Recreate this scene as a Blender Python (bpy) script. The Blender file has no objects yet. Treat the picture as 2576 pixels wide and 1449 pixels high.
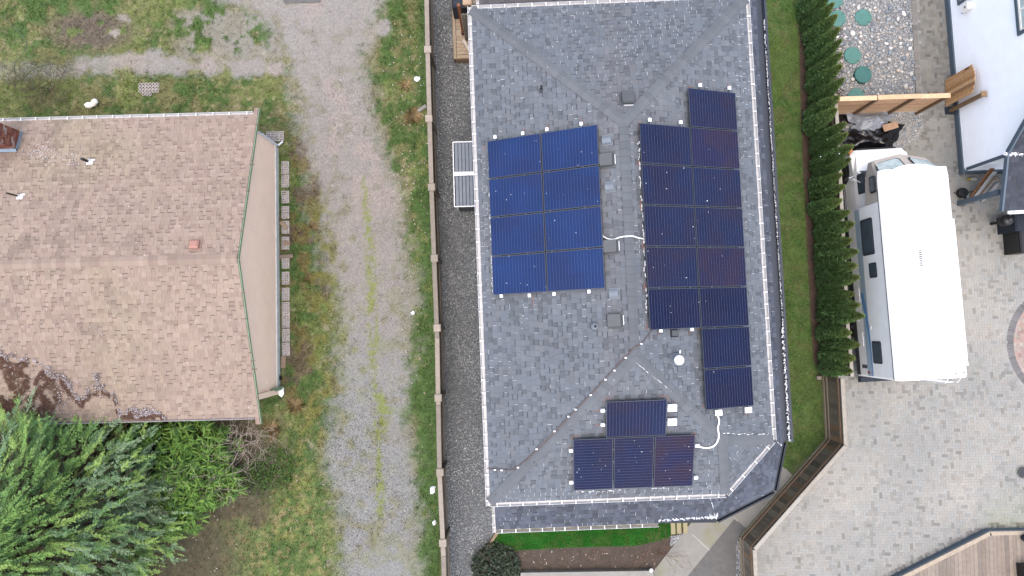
import bpy, math, random
import numpy as np
from mathutils import Vector, Matrix

random.seed(7)
RNG = np.random.default_rng(7)
SC = bpy.context.scene
COLL = SC.collection

# ------------------------------------------------------------------ camera
F_PX, CXI, CYI, HCAM = 1786.0, 1288.0, 724.5, 25.9      # focal length in photo units, height of the drone
NADX, NADY = 1298.0, 828.0                               # where straight-down falls in the photo
_n = Vector(((NADX - CXI) / F_PX, -(NADY - CYI) / F_PX, -1.0)).normalized()   # world -Z seen in camera axes (x right, y up, -z forward)
_Zc = -_n
_Xc = (Vector((1, 0, 0)) - Vector((1, 0, 0)).dot(_n) * _n).normalized()
_Yc = _Zc.cross(_Xc)
# rows: world axes in camera coordinates -> matrix world<-camera
M_WC = Matrix((_Xc, _Yc, _Zc))
cam_d = bpy.data.cameras.new('drone_camera')
cam = bpy.data.objects.new('drone_camera', cam_d)
COLL.objects.link(cam)
cam_d.sensor_width = 36.0
cam_d.lens = 36.0 * F_PX / 2576.0
cam_d.clip_start = 0.1
cam_d.clip_end = 2000.0
cam.matrix_world = Matrix.Translation((0, 0, HCAM)) @ M_WC.to_4x4()
SC.camera = cam

# ------------------------------------------------------------------ overcast daylight
W = bpy.data.worlds.new('World')
SC.world = W
W.use_nodes = True
_nt = W.node_tree
_bg = _nt.nodes['Background']
_sky = _nt.nodes.new('ShaderNodeTexSky')
_sky.sky_type = 'NISHITA'
_sky.sun_disc = False
SUN_EL, SUN_AZ = 78.0, 190.0
_sky.sun_elevation = math.radians(SUN_EL)
_sky.sun_rotation = math.radians(SUN_AZ)
_sky.dust_density = 4.5
_sky.air_density = 1.0
_sky.ozone_density = 0.6
_nt.links.new(_sky.outputs[0], _bg.inputs[0])
_bg.inputs[1].default_value = 0.15
_sd = bpy.data.lights.new('sun', 'SUN')
_sd.energy = 0.5
_sd.angle = math.radians(170)
_sd.color = (1.0, 0.97, 0.93)
sun = bpy.data.objects.new('sun', _sd)
COLL.objects.link(sun)
_e, _a = math.radians(SUN_EL), math.radians(SUN_AZ)
_dir = Vector((math.sin(_a) * math.cos(_e), math.cos(_a) * math.cos(_e), math.sin(_e)))
sun.rotation_euler = _dir.to_track_quat('Z', 'Y').to_euler()
sun.location = _dir * 60
SC.view_settings.view_transform = 'Standard'
SC.view_settings.look = 'None'
SC.view_settings.exposure = 1.6
SC.view_settings.gamma = 1.0
SC.render.engine = 'CYCLES'

# ------------------------------------------------------------------ geometry helpers
def ray(px, py):
    return M_WC @ Vector(((px - CXI) / F_PX, -(py - CYI) / F_PX, -1.0))
def P(px, py, z=0.0):
    """a point of the photo (2576 x 1449 units) at a known height -> world"""
    d = ray(px, py)
    t = (z - HCAM) / d.z
    return Vector((d.x * t, d.y * t, z))
def Pp(px, py, q, n):
    d = ray(px, py)
    o = Vector((0, 0, HCAM))
    t = (q - o).dot(n) / d.dot(n)
    return o + d * t
def proj(p):
    c = M_WC.transposed() @ (Vector(p) - Vector((0, 0, HCAM)))
    return (CXI + F_PX * c.x / -c.z, CYI - F_PX * c.y / -c.z)

class MB:
    """collects faces, then links them as ONE mesh object"""
    def __init__(self):
        self.v, self.f, self.c, self.m = [], [], [], []
    def face(self, pts, col=None, mi=0):
        i = len(self.v)
        self.v += [tuple(p) for p in pts]
        self.f.append(tuple(range(i, i + len(pts))))
        self.c.append(col); self.m.append(mi)
    def mesh(self, vs, fs, col=None, mi=0):
        i = len(self.v)
        self.v += [tuple(p) for p in vs]
        for f in fs:
            self.f.append(tuple(i + k for k in f)); self.c.append(col); self.m.append(mi)
    def box(self, c, s, ax=None, col=None, mi=0):
        ax = ax or (Vector((1, 0, 0)), Vector((0, 1, 0)), Vector((0, 0, 1)))
        c = Vector(c); vs = []
        for k in range(8):
            sx, sy, sz = (1 if k & 1 else -1), (1 if k & 2 else -1), (1 if k & 4 else -1)
            vs.append(c + ax[0] * (sx * s[0] / 2) + ax[1] * (sy * s[1] / 2) + ax[2] * (sz * s[2] / 2))
        self.mesh(vs, [(0, 2, 3, 1), (4, 5, 7, 6), (0, 1, 5, 4), (2, 6, 7, 3), (0, 4, 6, 2), (1, 3, 7, 5)], col, mi)
        return self
    def bbox(self, c, s, b=0.01, ax=None, col=None, mi=0):
        """box with chamfered top edges"""
        ax = ax or (Vector((1, 0, 0)), Vector((0, 1, 0)), Vector((0, 0, 1)))
        c = Vector(c)
        def ring(z, ins):
            return [c + ax[0] * (sx * (s[0] / 2 - ins)) + ax[1] * (sy * (s[1] / 2 - ins)) + ax[2] * z for sx, sy in ((-1, -1), (1, -1), (1, 1), (-1, 1))]
        vs = ring(-s[2] / 2, 0) + ring(s[2] / 2 - b, 0) + ring(s[2] / 2, b)
        fs = [(3, 2, 1, 0), (8, 9, 10, 11)]
        for r in (0, 4):
            for k in range(4):
                fs.append((r + k, r + (k + 1) % 4, r + 4 + (k + 1) % 4, r + 4 + k))
        self.mesh(vs, fs, col, mi)
        return self
    def beam(self, p0, p1, w, h, up=Vector((0, 0, 1)), col=None, mi=0):
        p0, p1 = Vector(p0), Vector(p1)
        d = (p1 - p0); L = d.length; d.normalize()
        side = d.cross(up)
        if side.length < 1e-4: side = d.cross(Vector((0, 1, 0)))
        side.normalize(); u2 = side.cross(d)
        return self.box((p0 + p1) / 2, (L, w, h), (d, side, u2), col, mi)
    def prism(self, poly, z0, z1, col=None, mi=0, bottom=False):
        a = [Vector((p[0], p[1], z0)) for p in poly]; b = [Vector((p[0], p[1], z1)) for p in poly]
        n = len(poly)
        area = sum(poly[i][0] * poly[(i + 1) % n][1] - poly[(i + 1) % n][0] * poly[i][1] for i in range(n))
        if area < 0: a.reverse(); b.reverse()
        fs = [tuple(range(n, 2 * n))]
        if bottom: fs.append(tuple(reversed(range(n))))
        for k in range(n): fs.append((k, (k + 1) % n, n + (k + 1) % n, n + k))
        self.mesh(a + b, fs, col, mi)
        return self
    def tube(self, pts, r, seg=8, col=None, mi=0, cap=True):
        pts = [Vector(p) for p in pts]; n = len(pts)
        rs = r if isinstance(r, (list, tuple)) else [r] * n
        vs = []; ref = Vector((0.13, 0.31, 0.94))
        for i, p in enumerate(pts):
            d = (pts[min(i + 1, n - 1)] - pts[max(i - 1, 0)]).normalized()
            s = d.cross(ref)
            if s.length < 0.05: s = d.cross(Vector((1, 0, 0)))
            s.normalize(); t = s.cross(d)
            for k in range(seg):
                a = 2 * math.pi * k / seg
                vs.append(p + (s * math.cos(a) + t * math.sin(a)) * rs[i])
        fs = []
        for i in range(n - 1):
            for k in range(seg):
                fs.append((i * seg + k, i * seg + (k + 1) % seg, (i + 1) * seg + (k + 1) % seg, (i + 1) * seg + k))
        if cap:
            fs.append(tuple(reversed(range(seg)))); fs.append(tuple(range((n - 1) * seg, n * seg)))
        self.mesh(vs, fs, col, mi)
        return self
    def lathe(self, c, prof, seg=20, ax=None, col=None, mi=0):
        """profile of (radius, height) turned round the axis through c"""
        ax = ax or (Vector((1, 0, 0)), Vector((0, 1, 0)), Vector((0, 0, 1)))
        c = Vector(c); vs = []
        for r, h in prof:
            for k in range(seg):
                a = 2 * math.pi * k / seg
                vs.append(c + ax[0] * (r * math.cos(a)) + ax[1] * (r * math.sin(a)) + ax[2] * h)
        fs = []
        for i in range(len(prof) - 1):
            for k in range(seg):
                fs.append((i * seg + k, i * seg + (k + 1) % seg, (i + 1) * seg + (k + 1) % seg, (i + 1) * seg + k))
        fs.append(tuple(reversed(range(seg)))); fs.append(tuple(range((len(prof) - 1) * seg, len(prof) * seg)))
        self.mesh(vs, fs, col, mi)
        return self
    def blob(self, c, r, col=None, mi=0, rot=None, rough=0.12, rng=random):
        """an uneven low-poly stone: subdivided octahedron"""
        c = Vector(c); vs = []
        for (x, y, z) in OCT_V:
            k = 1 + rng.uniform(-rough, rough)
            p = Vector((x * r[0] * k, y * r[1] * k, z * r[2] * k))
            if rot is not None: p = rot @ p
            vs.append(c + p)
        self.mesh(vs, OCT_F, col, mi)
        return self
    def data(self, name, off=(0, 0, 0)):
        me = bpy.data.meshes.new(name)
        o = Vector(off)
        me.from_pydata([(x - o.x, y - o.y, z - o.z) for x, y, z in self.v], [], self.f)
        if any(c is not None for c in self.c):
            at = me.color_attributes.new('Col', 'FLOAT_COLOR', 'CORNER')
            tot = np.array([len(f) for f in self.f])
            cols = np.array([(*(c or (1, 1, 1)), 1.0)[:4] for c in self.c], dtype=np.float32)
            at.data.foreach_set('color', np.repeat(cols, tot, axis=0).ravel())
        if any(self.m):
            me.polygons.foreach_set('material_index', np.array(self.m, dtype=np.int32))
        me.update()
        return me
    def build(self, name, mats, parent=None, smooth=False, kind=None, label=None):
        mats = mats if isinstance(mats, (list, tuple)) else [mats]
        if parent is None:
            a = np.array(self.v); lo, hi = a.min(0), a.max(0)
            off = Vector(((lo[0] + hi[0]) / 2, (lo[1] + hi[1]) / 2, lo[2]))
        else:
            off = OFF[parent.name]
        me = self.data(name, off)
        for m in mats: me.materials.append(m)
        if smooth: me.polygons.foreach_set('use_smooth', np.ones(len(me.polygons), dtype=bool))
        ob = bpy.data.objects.new(name, me)
        COLL.objects.link(ob)
        if parent is None: ob.location = off
        else: ob.parent = parent
        OFF[ob.name] = Vector(off)
        if kind: ob['kind'] = kind
        if label: ob['label'] = label
        return ob

def _oct():
    v = [(1, 0, 0), (-1, 0, 0), (0, 1, 0), (0, -1, 0), (0, 0, 1), (0, 0, -1)]
    f = [(0, 2, 4), (2, 1, 4), (1, 3, 4), (3, 0, 4), (2, 0, 5), (1, 2, 5), (3, 1, 5), (0, 3, 5)]
    mid, nf = {}, []
    def md(a, b):
        k = (min(a, b), max(a, b))
        if k not in mid:
            p = (Vector(v[a]) + Vector(v[b])).normalized(); v.append(tuple(p)); mid[k] = len(v) - 1
        return mid[k]
    for a, b, c in f:
        ab, bc, ca = md(a, b), md(b, c), md(c, a)
        nf += [(a, ab, ca), (ab, b, bc), (ca, bc, c), (ab, bc, ca)]
    return v, nf
OCT_V, OCT_F = _oct()
OFF = {}

def tag(o, label, cat, group=None):
    o['label'] = label; o['category'] = cat
    if group: o['group'] = group
    return o
def thing(name, label, cat, loc=(0, 0, 0), group=None):
    o = bpy.data.objects.new(name, None)
    o.empty_display_size = 0.2
    COLL.objects.link(o); o.location = loc
    OFF[o.name] = Vector(loc)
    return tag(o, label, cat, group)
def inst(name, me, parent, M):
    """another object on shared mesh data, M = world matrix"""
    ob = bpy.data.objects.new(name, me)
    COLL.objects.link(ob)
    if parent is not None:
        ob.parent = parent
        M = Matrix.Translation(-OFF[parent.name]) @ M
    ob.matrix_basis = M
    OFF[ob.name] = OFF[parent.name] if parent is not None else Vector((0, 0, 0))
    return ob
def struct(o):
    o['kind'] = 'structure'; return o

# ------------------------------------------------------------------ noise for layouts
class VNoise:
    def __init__(self, seed, n=256):
        self.t = np.random.default_rng(seed).random((n, n)); self.n = n
    def __call__(self, x, y):
        x = np.asarray(x, float); y = np.asarray(y, float)
        xi = np.floor(x).astype(int); yi = np.floor(y).astype(int)
        fx = x - xi; fy = y - yi
        fx = fx * fx * (3 - 2 * fx); fy = fy * fy * (3 - 2 * fy)
        n = self.n; t = self.t
        a = t[xi % n, yi % n]; b = t[(xi + 1) % n, yi % n]; c = t[xi % n, (yi + 1) % n]; d = t[(xi + 1) % n, (yi + 1) % n]
        return (a * (1 - fx) + b * fx) * (1 - fy) + (c * (1 - fx) + d * fx) * fy
    def fbm(self, x, y, oct=4):
        s, a, tot = 0, 1.0, 0
        for k in range(oct):
            s = s + a * self(x * 2 ** k + 17.3 * k, y * 2 ** k + 5.1 * k); tot += a; a *= 0.55
        return s / tot
VN = VNoise(3)

def in_poly(x, y, poly):
    x = np.asarray(x, float); y = np.asarray(y, float)
    r = np.zeros(x.shape, bool); n = len(poly)
    for i in range(n):
        x0, y0 = poly[i][0], poly[i][1]; x1, y1 = poly[(i + 1) % n][0], poly[(i + 1) % n][1]
        c = (y0 > y) != (y1 > y)
        with np.errstate(divide='ignore', invalid='ignore'):
            r ^= c & (x < (x1 - x0) * (y - y0) / (y1 - y0 + 1e-12) + x0)
    return r
def clip_poly(sub, clip):
    """Sutherland-Hodgman, clip convex and counter-clockwise, 2-D"""
    out = sub
    for i in range(len(clip)):
        a, b = clip[i], clip[(i + 1) % len(clip)]
        if not out: return []
        src, out = out, []
        for k in range(len(src)):
            p, q = src[k], src[(k + 1) % len(src)]
            dp = (b[0] - a[0]) * (p[1] - a[1]) - (b[1] - a[1]) * (p[0] - a[0])
            dq = (b[0] - a[0]) * (q[1] - a[1]) - (b[1] - a[1]) * (q[0] - a[0])
            if dp >= 0: out.append(p)
            if (dp >= 0) != (dq >= 0):
                t = dp / (dp - dq)
                out.append((p[0] + (q[0] - p[0]) * t, p[1] + (q[1] - p[1]) * t))
    return out
def area2(p):
    return 0.5 * sum(p[i][0] * p[(i + 1) % len(p)][1] - p[(i + 1) % len(p)][0] * p[i][1] for i in range(len(p)))

# ------------------------------------------------------------------ procedural materials
def srgb(r, g, b):
    f = lambda c: (c / 255 / 12.92) if c / 255 <= 0.04045 else ((c / 255 + 0.055) / 1.055) ** 2.4
    return (f(r), f(g), f(b))
KALB = 2.3
def alb(r, g, b, k=None):
    c = srgb(r, g, b); k = k or KALB; return (c[0] / k, c[1] / k, c[2] / k)
def material(name, col=(0.5, 0.5, 0.5), rough=0.7, var=0.15, scale=6.0, fine=0.0, fscale=120.0, bump=0.0, bscale=60.0,
             metal=0.0, attr=False, coat=0.0, spec=0.5, trans=0.0, stretch=None, col2=None, two=0.5, tscale=2.0, ior=1.45):
    m = bpy.data.materials.new(name); m.use_nodes = True
    nt = m.node_tree; N, L = nt.nodes, nt.links
    b = N['Principled BSDF']
    b.inputs['Roughness'].default_value = rough
    b.inputs['Metallic'].default_value = metal
    b.inputs['Specular IOR Level'].default_value = spec
    b.inputs['IOR'].default_value = ior
    if coat:
        b.inputs['Coat Weight'].default_value = coat; b.inputs['Coat Roughness'].default_value = 0.05
    geo = N.new('ShaderNodeNewGeometry')
    vec = geo.outputs['Position']
    if stretch:
        mp = N.new('ShaderNodeVectorMath'); mp.operation = 'MULTIPLY'
        mp.inputs[1].default_value = stretch
        L.new(vec, mp.inputs[0]); vec = mp.outputs[0]
    def noise(s, det=4.0):
        n = N.new('ShaderNodeTexNoise'); n.inputs['Scale'].default_value = s; n.inputs['Detail'].default_value = det
        L.new(vec, n.inputs['Vector']); return n.outputs['Fac']
    if attr:
        a = N.new('ShaderNodeAttribute'); a.attribute_name = 'Col'; c = a.outputs['Color']
        if col2:
            pass
    else:
        rgb = N.new('ShaderNodeRGB'); rgb.outputs[0].default_value = (*col, 1); c = rgb.outputs[0]
        if col2:
            rmp = N.new('ShaderNodeMapRange'); rmp.inputs[1].default_value = two - 0.08; rmp.inputs[2].default_value = two + 0.08
            L.new(noise(tscale, 6), rmp.inputs[0])
            mx = N.new('ShaderNodeMix'); mx.data_type = 'RGBA'; mx.inputs[7].default_value = (*col2, 1)
            L.new(rmp.outputs[0], mx.inputs[0]); L.new(c, mx.inputs[6]); c = mx.outputs[2]
    def modulate(c, fac, amt):
        r = N.new('ShaderNodeMapRange'); r.inputs[1].default_value = 0.25; r.inputs[2].default_value = 0.75
        r.inputs[3].default_value = 1 - amt; r.inputs[4].default_value = 1 + amt
        L.new(fac, r.inputs[0])
        mx = N.new('ShaderNodeVectorMath'); mx.operation = 'SCALE'
        L.new(c, mx.inputs[0]); L.new(r.outputs[0], mx.inputs['Scale']); return mx.outputs[0]
    if var: c = modulate(c, noise(scale), var)
    if fine: c = modulate(c, noise(fscale, 2), fine)
    L.new(c, b.inputs['Base Color'])
    if bump:
        bp = N.new('ShaderNodeBump'); bp.inputs['Strength'].default_value = min(1, bump); bp.inputs['Distance'].default_value = 0.01
        L.new(noise(bscale, 3), bp.inputs['Height']); L.new(bp.outputs[0], b.inputs['Normal'])
    if trans:
        t = N.new('ShaderNodeBsdfTranslucent'); L.new(c, t.inputs[0])
        ms = N.new('ShaderNodeMixShader'); ms.inputs[0].default_value = trans
        L.new(b.outputs[0], ms.inputs[1]); L.new(t.outputs[0], ms.inputs[2])
        L.new(ms.outputs[0], N['Material Output'].inputs[0])
    return m

MT = {}
MT['shingle'] = material('asphalt_shingle', attr=True, rough=0.8, var=0.08, scale=1.2, fine=0.14, fscale=140, bump=0.3, bscale=200)
MT['white_metal'] = material('white_painted_metal', alb(236, 238, 240, 1.55), rough=0.4, var=0.05, scale=9)
MT['gutter_grey'] = material('gutter_metal', alb(222, 223, 224, 2.0), rough=0.45, var=0.1, scale=5)
MT['dark_metal'] = material('dark_blue_metal', alb(54, 62, 74), rough=0.5, var=0.08, scale=8, spec=0.2)
MT['black'] = material('black_plastic', alb(26, 27, 30), rough=0.45, var=0.1)
MT['snow'] = material('wet_snow', alb(236, 240, 245, 1.6), rough=0.6, var=0.05, scale=30)
MT['grey_wall'] = material('grey_siding', alb(120, 124, 130), rough=0.6, var=0.06)
MT['alu'] = material('aluminium', alb(150, 155, 162), rough=0.35, metal=0.7, var=0.05)
MT['orange'] = material('orange_marking_chalk', alb(186, 134, 120), rough=0.9, var=0.35, scale=40)
MT['concrete'] = material('concrete', alb(176, 174, 166), rough=0.85, var=0.12, scale=3, fine=0.08, fscale=70)
MT['leaf'] = material('foliage', attr=True, rough=0.6, var=0.2, scale=4, trans=0.25, spec=0.3)
MT['grass'] = material('grass_blades', attr=True, rough=0.65, var=0.2, scale=1.5, trans=0.2, spec=0.25)
MT['stone'] = material('stone', attr=True, rough=0.75, var=0.12, scale=25, fine=0.1)
MT['wood_attr'] = material('timber', attr=True, rough=0.75, var=0.15, scale=8, fine=0.12, fscale=90)
MT['paint_attr'] = material('painted_surface', attr=True, rough=0.5, var=0.05, scale=6)
# ================================================================== GROUND
def np_mesh(name, V, F, C=None, mats=(), parent=None, kind=None, smooth=False):
    """large mesh from arrays; F is (n, 3) or (n, 4); C one colour per vertex"""
    V = np.asarray(V, np.float32); F = np.asarray(F, np.int32)
    off = OFF[parent.name] if parent is not None else Vector((float(V[:, 0].mean()), float(V[:, 1].mean()), float(V[:, 2].min())))
    V = V - np.array(off, np.float32)
    me = bpy.data.meshes.new(name); n, k = F.shape
    me.vertices.add(len(V)); me.vertices.foreach_set('co', V.ravel())
    me.loops.add(n * k); me.loops.foreach_set('vertex_index', F.ravel())
    me.polygons.add(n)
    me.polygons.foreach_set('loop_start', np.arange(0, n * k, k, dtype=np.int32))
    if C is not None:
        at = me.color_attributes.new('Col', 'FLOAT_COLOR', 'POINT')
        at.data.foreach_set('color', np.concatenate([C, np.ones((len(C), 1))], 1).astype(np.float32).ravel())
    if smooth: me.polygons.foreach_set('use_smooth', np.ones(n, bool))
    me.update(calc_edges=True)
    for m in (mats if isinstance(mats, (list, tuple)) else [mats]): me.materials.append(m)
    ob = bpy.data.objects.new(name, me); COLL.objects.link(ob)
    if parent is None: ob.location = off
    else: ob.parent = parent
    OFF[ob.name] = Vector(off)
    if kind: ob['kind'] = kind
    return ob
def px_of(X, Y, Z=0.0):
    """world arrays -> photo coordinates"""
    R = np.array(M_WC.transposed())
    p = np.stack([X, Y, np.zeros_like(X) + Z - HCAM], -1) @ R.T
    return CXI + F_PX * p[..., 0] / -p[..., 2], CYI - F_PX * p[..., 1] / -p[..., 2]
def sstep(a, b, x):
    t = np.clip((x - a) / (b - a), 0, 1); return t * t * (3 - 2 * t)
def mixc(c, d, t):
    return c * (1 - t[..., None]) + np.asarray(d) * t[..., None]
def WP(pts, z=0.0):
    return [tuple(P(x, y, z)) for x, y in pts]

MT['soil'] = material('bare_soil', alb(96, 84, 74), rough=0.95, var=0.3, scale=5, fine=0.4, fscale=55, bump=0.6, bscale=60)
MT['far_ground'] = material('far_grass', alb(104, 118, 70), rough=0.95, var=0.35, scale=1.2, fine=0.3, fscale=30, bump=0.4)
MT['lot'] = material('lot_surface', attr=True, rough=0.95, var=0.16, scale=9, fine=0.42, fscale=34, bump=0.7, bscale=45)
MT['gravel_bed'] = material('crushed_gravel', alb(96, 101, 104, 1.4), rough=0.9, var=0.3, scale=8, fine=0.5, fscale=60, bump=0.8, bscale=60)
MT['sand_joint'] = material('joint_sand', alb(178, 178, 174), rough=0.95, var=0.15, scale=1.5, fine=0.2, fscale=60)
MT['asphalt'] = material('asphalt', alb(122, 121, 118), rough=0.9, var=0.15, scale=4, fine=0.25, fscale=90, bump=0.4, bscale=120)
MT['walk'] = material('broomed_concrete', alb(170, 168, 160), rough=0.85, var=0.12, scale=1.6, fine=0.06, fscale=60, col2=alb(160, 160, 128), two=0.62, tscale=0.9)

# the far sheet
g = MB(); g.face([(-400, -400, -0.03), (400, -400, -0.03), (400, 400, -0.03), (-400, 400, -0.03)])
struct(g.build('ground', MT['far_ground']))

# ---- the rough lot on the left: lane, moss, weeds
LY = np.array([-200, 0, 60, 140, 300, 420, 480, 600, 700, 850, 980, 1090, 1130, 1200, 1300, 1600])
LX0 = np.array([560, 560, 690, 712, 752, 762, 800, 815, 842, 850, 848, 835, 815, 845, 850, 855])
LX1 = np.array([980, 975, 950, 935, 948, 985, 1005, 1022, 1036, 1042, 1040, 1030, 1042, 1052, 1056, 1060])
def lot_cover(X, Y):
    """bare fraction and colour of the lot's surface at ground points"""
    px, py = px_of(X, Y)
    n1 = VN.fbm(X * 0.9, Y * 0.9, 4); n2 = VN.fbm(X * 2.7 + 40, Y * 2.7 + 9, 4); n3 = VN.fbm(X * 7 + 3, Y * 7 + 70, 3)
    x0 = np.interp(py, LY, LX0) + (n1 - 0.5) * 70 + (n2 - 0.5) * 70
    x1 = np.interp(py, LY, LX1) + (n1 - 0.5) * 60 + (n2 - 0.5) * 60
    lane = sstep(-40, 44, px - x0 + (n3 - 0.5) * 40) * sstep(-28, 34, x1 - px + (n3 - 0.5) * 34)
    c1 = np.interp(px, [0, 150, 300, 420, 720], [182, 176, 158, 160, 168])
    band = sstep(34, 10, np.abs(py - c1) + (n2 - 0.5) * 60 + (n3 - 0.5) * 20) * sstep(740, 700, px) * np.interp(px, [0, 200, 420, 720], [0.55, 0.8, 0.95, 1])
    b2 = sstep(0.52, 0.62, n2 + 0.12 * sstep(400, 620, px)) * sstep(400, 480, px) * sstep(740, 700, px) * sstep(10, 40, py) * sstep(170, 140, py)
    spots = np.zeros_like(px)
    for sx, sy, sr in ((310, 48, 17), (288, 84, 13), (385, 160, 38), (238, 155, 12), (205, 172, 16), (960, 70, 26), (640, 165, 30)):
        spots = np.maximum(spots, sstep(sr * 1.25, sr * 0.6, np.hypot(px - sx, (py - sy) * 1.2) + (n3 - 0.5) * 22 + (n2 - 0.5) * 14))
    bare = np.clip(np.maximum.reduce([lane, band, b2 * 0.8, spots]), 0, 1)
    # weeds scattered inside the lane
    weeds = sstep(0.60, 0.70, n2) * 0.55 + sstep(0.62, 0.72, n3) * 0.3
    mid = sstep(95, 30, np.abs(px - np.interp(py, LY, (LX0 + LX1) / 2) + 25)) * sstep(430, 620, py)
    bare = bare * (1 - np.clip(weeds * (0.35 + 0.5 * mid), 0, 0.8))
    # bright moss along the crown of the lane
    mc = np.interp(py, [430, 560, 700, 850, 960, 1030, 1080, 1140, 1300], [912, 926, 934, 938, 940, 968, 955, 952, 958])
    mw = np.interp(py, [430, 500, 620, 760, 900, 960, 1020, 1090, 1115, 1150, 1290, 1310], [0, 9, 14, 15, 13, 6, 26, 24, 2, 12, 13, 0])
    moss = sstep(1.25, 0.55, (np.abs(px - mc) + (n3 - 0.5) * 26 + (n2 - 0.5) * 26) / np.maximum(mw, 0.01)) * (mw > 0.5)
    mossl = sstep(46, 14, np.abs(px - np.interp(py, [400, 700, 1000, 1449], [800, 815, 800, 700]))) * sstep(0.46, 0.60, n2) * sstep(470, 560, py) * 0.7
    # colours
    dirt = mixc(np.tile(alb(156, 151, 145), px.shape + (1,)).reshape(px.shape + (3,)), alb(147, 149, 147), np.clip(sstep(700, 1050, py) * 0.85 + (n1 - 0.5) * 0.5, 0, 1))
    dirt = mixc(dirt, alb(164, 154, 147), sstep(0.5, 0.66, n1) * sstep(800, 400, py))
    dirt = mixc(dirt, alb(146, 141, 132), sstep(0.48, 0.68, n2) * 0.5)
    dirt = mixc(dirt, alb(140, 142, 112), sstep(0.5, 0.7, VN.fbm(X * 1.6 + 60, Y * 1.6 + 22, 4)) * sstep(520, 800, py) * 0.55)
    dirt = dirt * (1.0 + 0.32 * n3)[..., None]
    green = np.tile(alb(86, 114, 54), px.shape + (1,)).reshape(px.shape + (3,))
    green = mixc(green, alb(130, 130, 84), sstep(0.42, 0.66, n2))
    green = mixc(green, alb(172, 160, 126), sstep(0.56, 0.70, n3) * sstep(0.44, 0.56, n1))
    green = mixc(green, alb(126, 138, 76), sstep(0.5, 0.62, n1) * 0.7)
    brown = sstep(150, 60, np.hypot(px - 230, (py - 78) * 2.2)) * sstep(0.38, 0.52, n2)
    green = mixc(green, alb(118, 104, 96), brown * 0.85)
    side = sstep(100, 40, np.abs(px - 770)) * sstep(330, 380, py) * sstep(1130, 1020, py)
    green = mixc(green, alb(122, 112, 64), side * sstep(0.4, 0.62, n2) * 0.9)
    green = mixc(green, alb(112, 96, 80), side * sstep(0.56, 0.66, VN.fbm(X * 1.4 + 90, Y * 1.4, 3)) * 0.8)
    low = sstep(1120, 1220, py) * sstep(880, 780, px)
    green = mixc(green, alb(114, 134, 74), low * sstep(0.30, 0.55, n2))
    green = mixc(green, alb(82, 116, 56), sstep(1035, 1065, px) * sstep(0.35, 0.5, n2) * 0.85)
    green = mixc(green, alb(166, 152, 104), low * sstep(0.5, 0.66, n3) * 0.6)
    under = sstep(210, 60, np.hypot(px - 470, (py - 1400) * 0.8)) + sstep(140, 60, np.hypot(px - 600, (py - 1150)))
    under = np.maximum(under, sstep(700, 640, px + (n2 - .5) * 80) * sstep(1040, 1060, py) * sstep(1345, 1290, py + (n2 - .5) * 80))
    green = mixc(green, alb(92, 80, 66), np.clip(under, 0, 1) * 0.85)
    green = green * (0.55 + 0.9 * VN.fbm(X * 11 + 31, Y * 11, 3))[..., None]
    col = mixc(green, (0, 0, 0), np.zeros_like(px))
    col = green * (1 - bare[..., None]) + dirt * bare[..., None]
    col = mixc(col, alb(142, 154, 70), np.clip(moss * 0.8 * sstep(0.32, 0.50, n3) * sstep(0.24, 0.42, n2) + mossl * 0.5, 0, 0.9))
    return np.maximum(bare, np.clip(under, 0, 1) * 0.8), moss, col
c0, c1_ = P(-60, 1510), P(1112, -70)
xs = np.arange(c0.x - 1, P(1108, 700).x, 0.075); ys = np.arange(c0.y - 1, c1_.y + 1, 0.075)
GX, GY = np.meshgrid(xs, ys, indexing='ij')
_b, _m, _c = lot_cover(GX, GY)
GZ = 0.05 * (VN.fbm(GX * 0.5, GY * 0.5, 3) - 0.5) + 0.02 * (VN.fbm(GX * 4, GY * 4, 2) - 0.5) * (1 - _b) - 0.02 * _b + 0.015
FXY = [(p.x, p.y) for p in (P(x_, y_, 1.8) for x_, y_ in ((1118, 1540), (1114, 1400), (1104, 1190), (1098, 850), (1084, 480), (1074, 122), (1070, -90)))]
FX_ = lambda Y: np.interp(Y, [q[1] for q in FXY], [q[0] for q in FXY]) + 0.03
GX = np.minimum(GX, FX_(GY)); nx, ny = GX.shape
idx = np.arange(nx * ny).reshape(nx, ny)
Fq = np.stack([idx[:-1, :-1], idx[1:, :-1], idx[1:, 1:], idx[:-1, 1:]], -1).reshape(-1, 4)
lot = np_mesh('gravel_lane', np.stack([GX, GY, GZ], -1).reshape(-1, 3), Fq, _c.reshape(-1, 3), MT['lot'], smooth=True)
struct(lot)

def blades(name, X, Y, C, hmin, hmax, n=3, spread=0.04, width=0.012, z0=0.0, parent=None, lean=0.6, kind='stuff'):
    """tufts of grass: n blades each, as one object"""
    N = len(X); R = RNG
    X = np.repeat(X, n) + R.normal(0, spread, N * n); Y = np.repeat(Y, n) + R.normal(0, spread, N * n)
    Cc = np.repeat(C, n, 0) * R.uniform(0.75, 1.3, (N * n, 1))
    a = R.uniform(0, 2 * np.pi, N * n); h = R.uniform(hmin, hmax, N * n); ln = R.uniform(0.2, 1.0, N * n) * lean * h
    w = width * R.uniform(0.6, 1.4, N * n)
    dx, dy = np.cos(a), np.sin(a)
    z = np.zeros(N * n) + z0
    v0 = np.stack([X - dy * w, Y + dx * w, z], -1); v1 = np.stack([X + dy * w, Y - dx * w, z], -1)
    v2 = np.stack([X + dx * ln, Y + dy * ln, z + h], -1)
    V = np.stack([v0, v1, v2], 1).reshape(-1, 3)
    ob = np_mesh(name, V, np.arange(len(V)).reshape(-1, 3), np.repeat(Cc, 3, 0), MT['grass'], parent, kind)
    return ob
N = 70000
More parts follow.
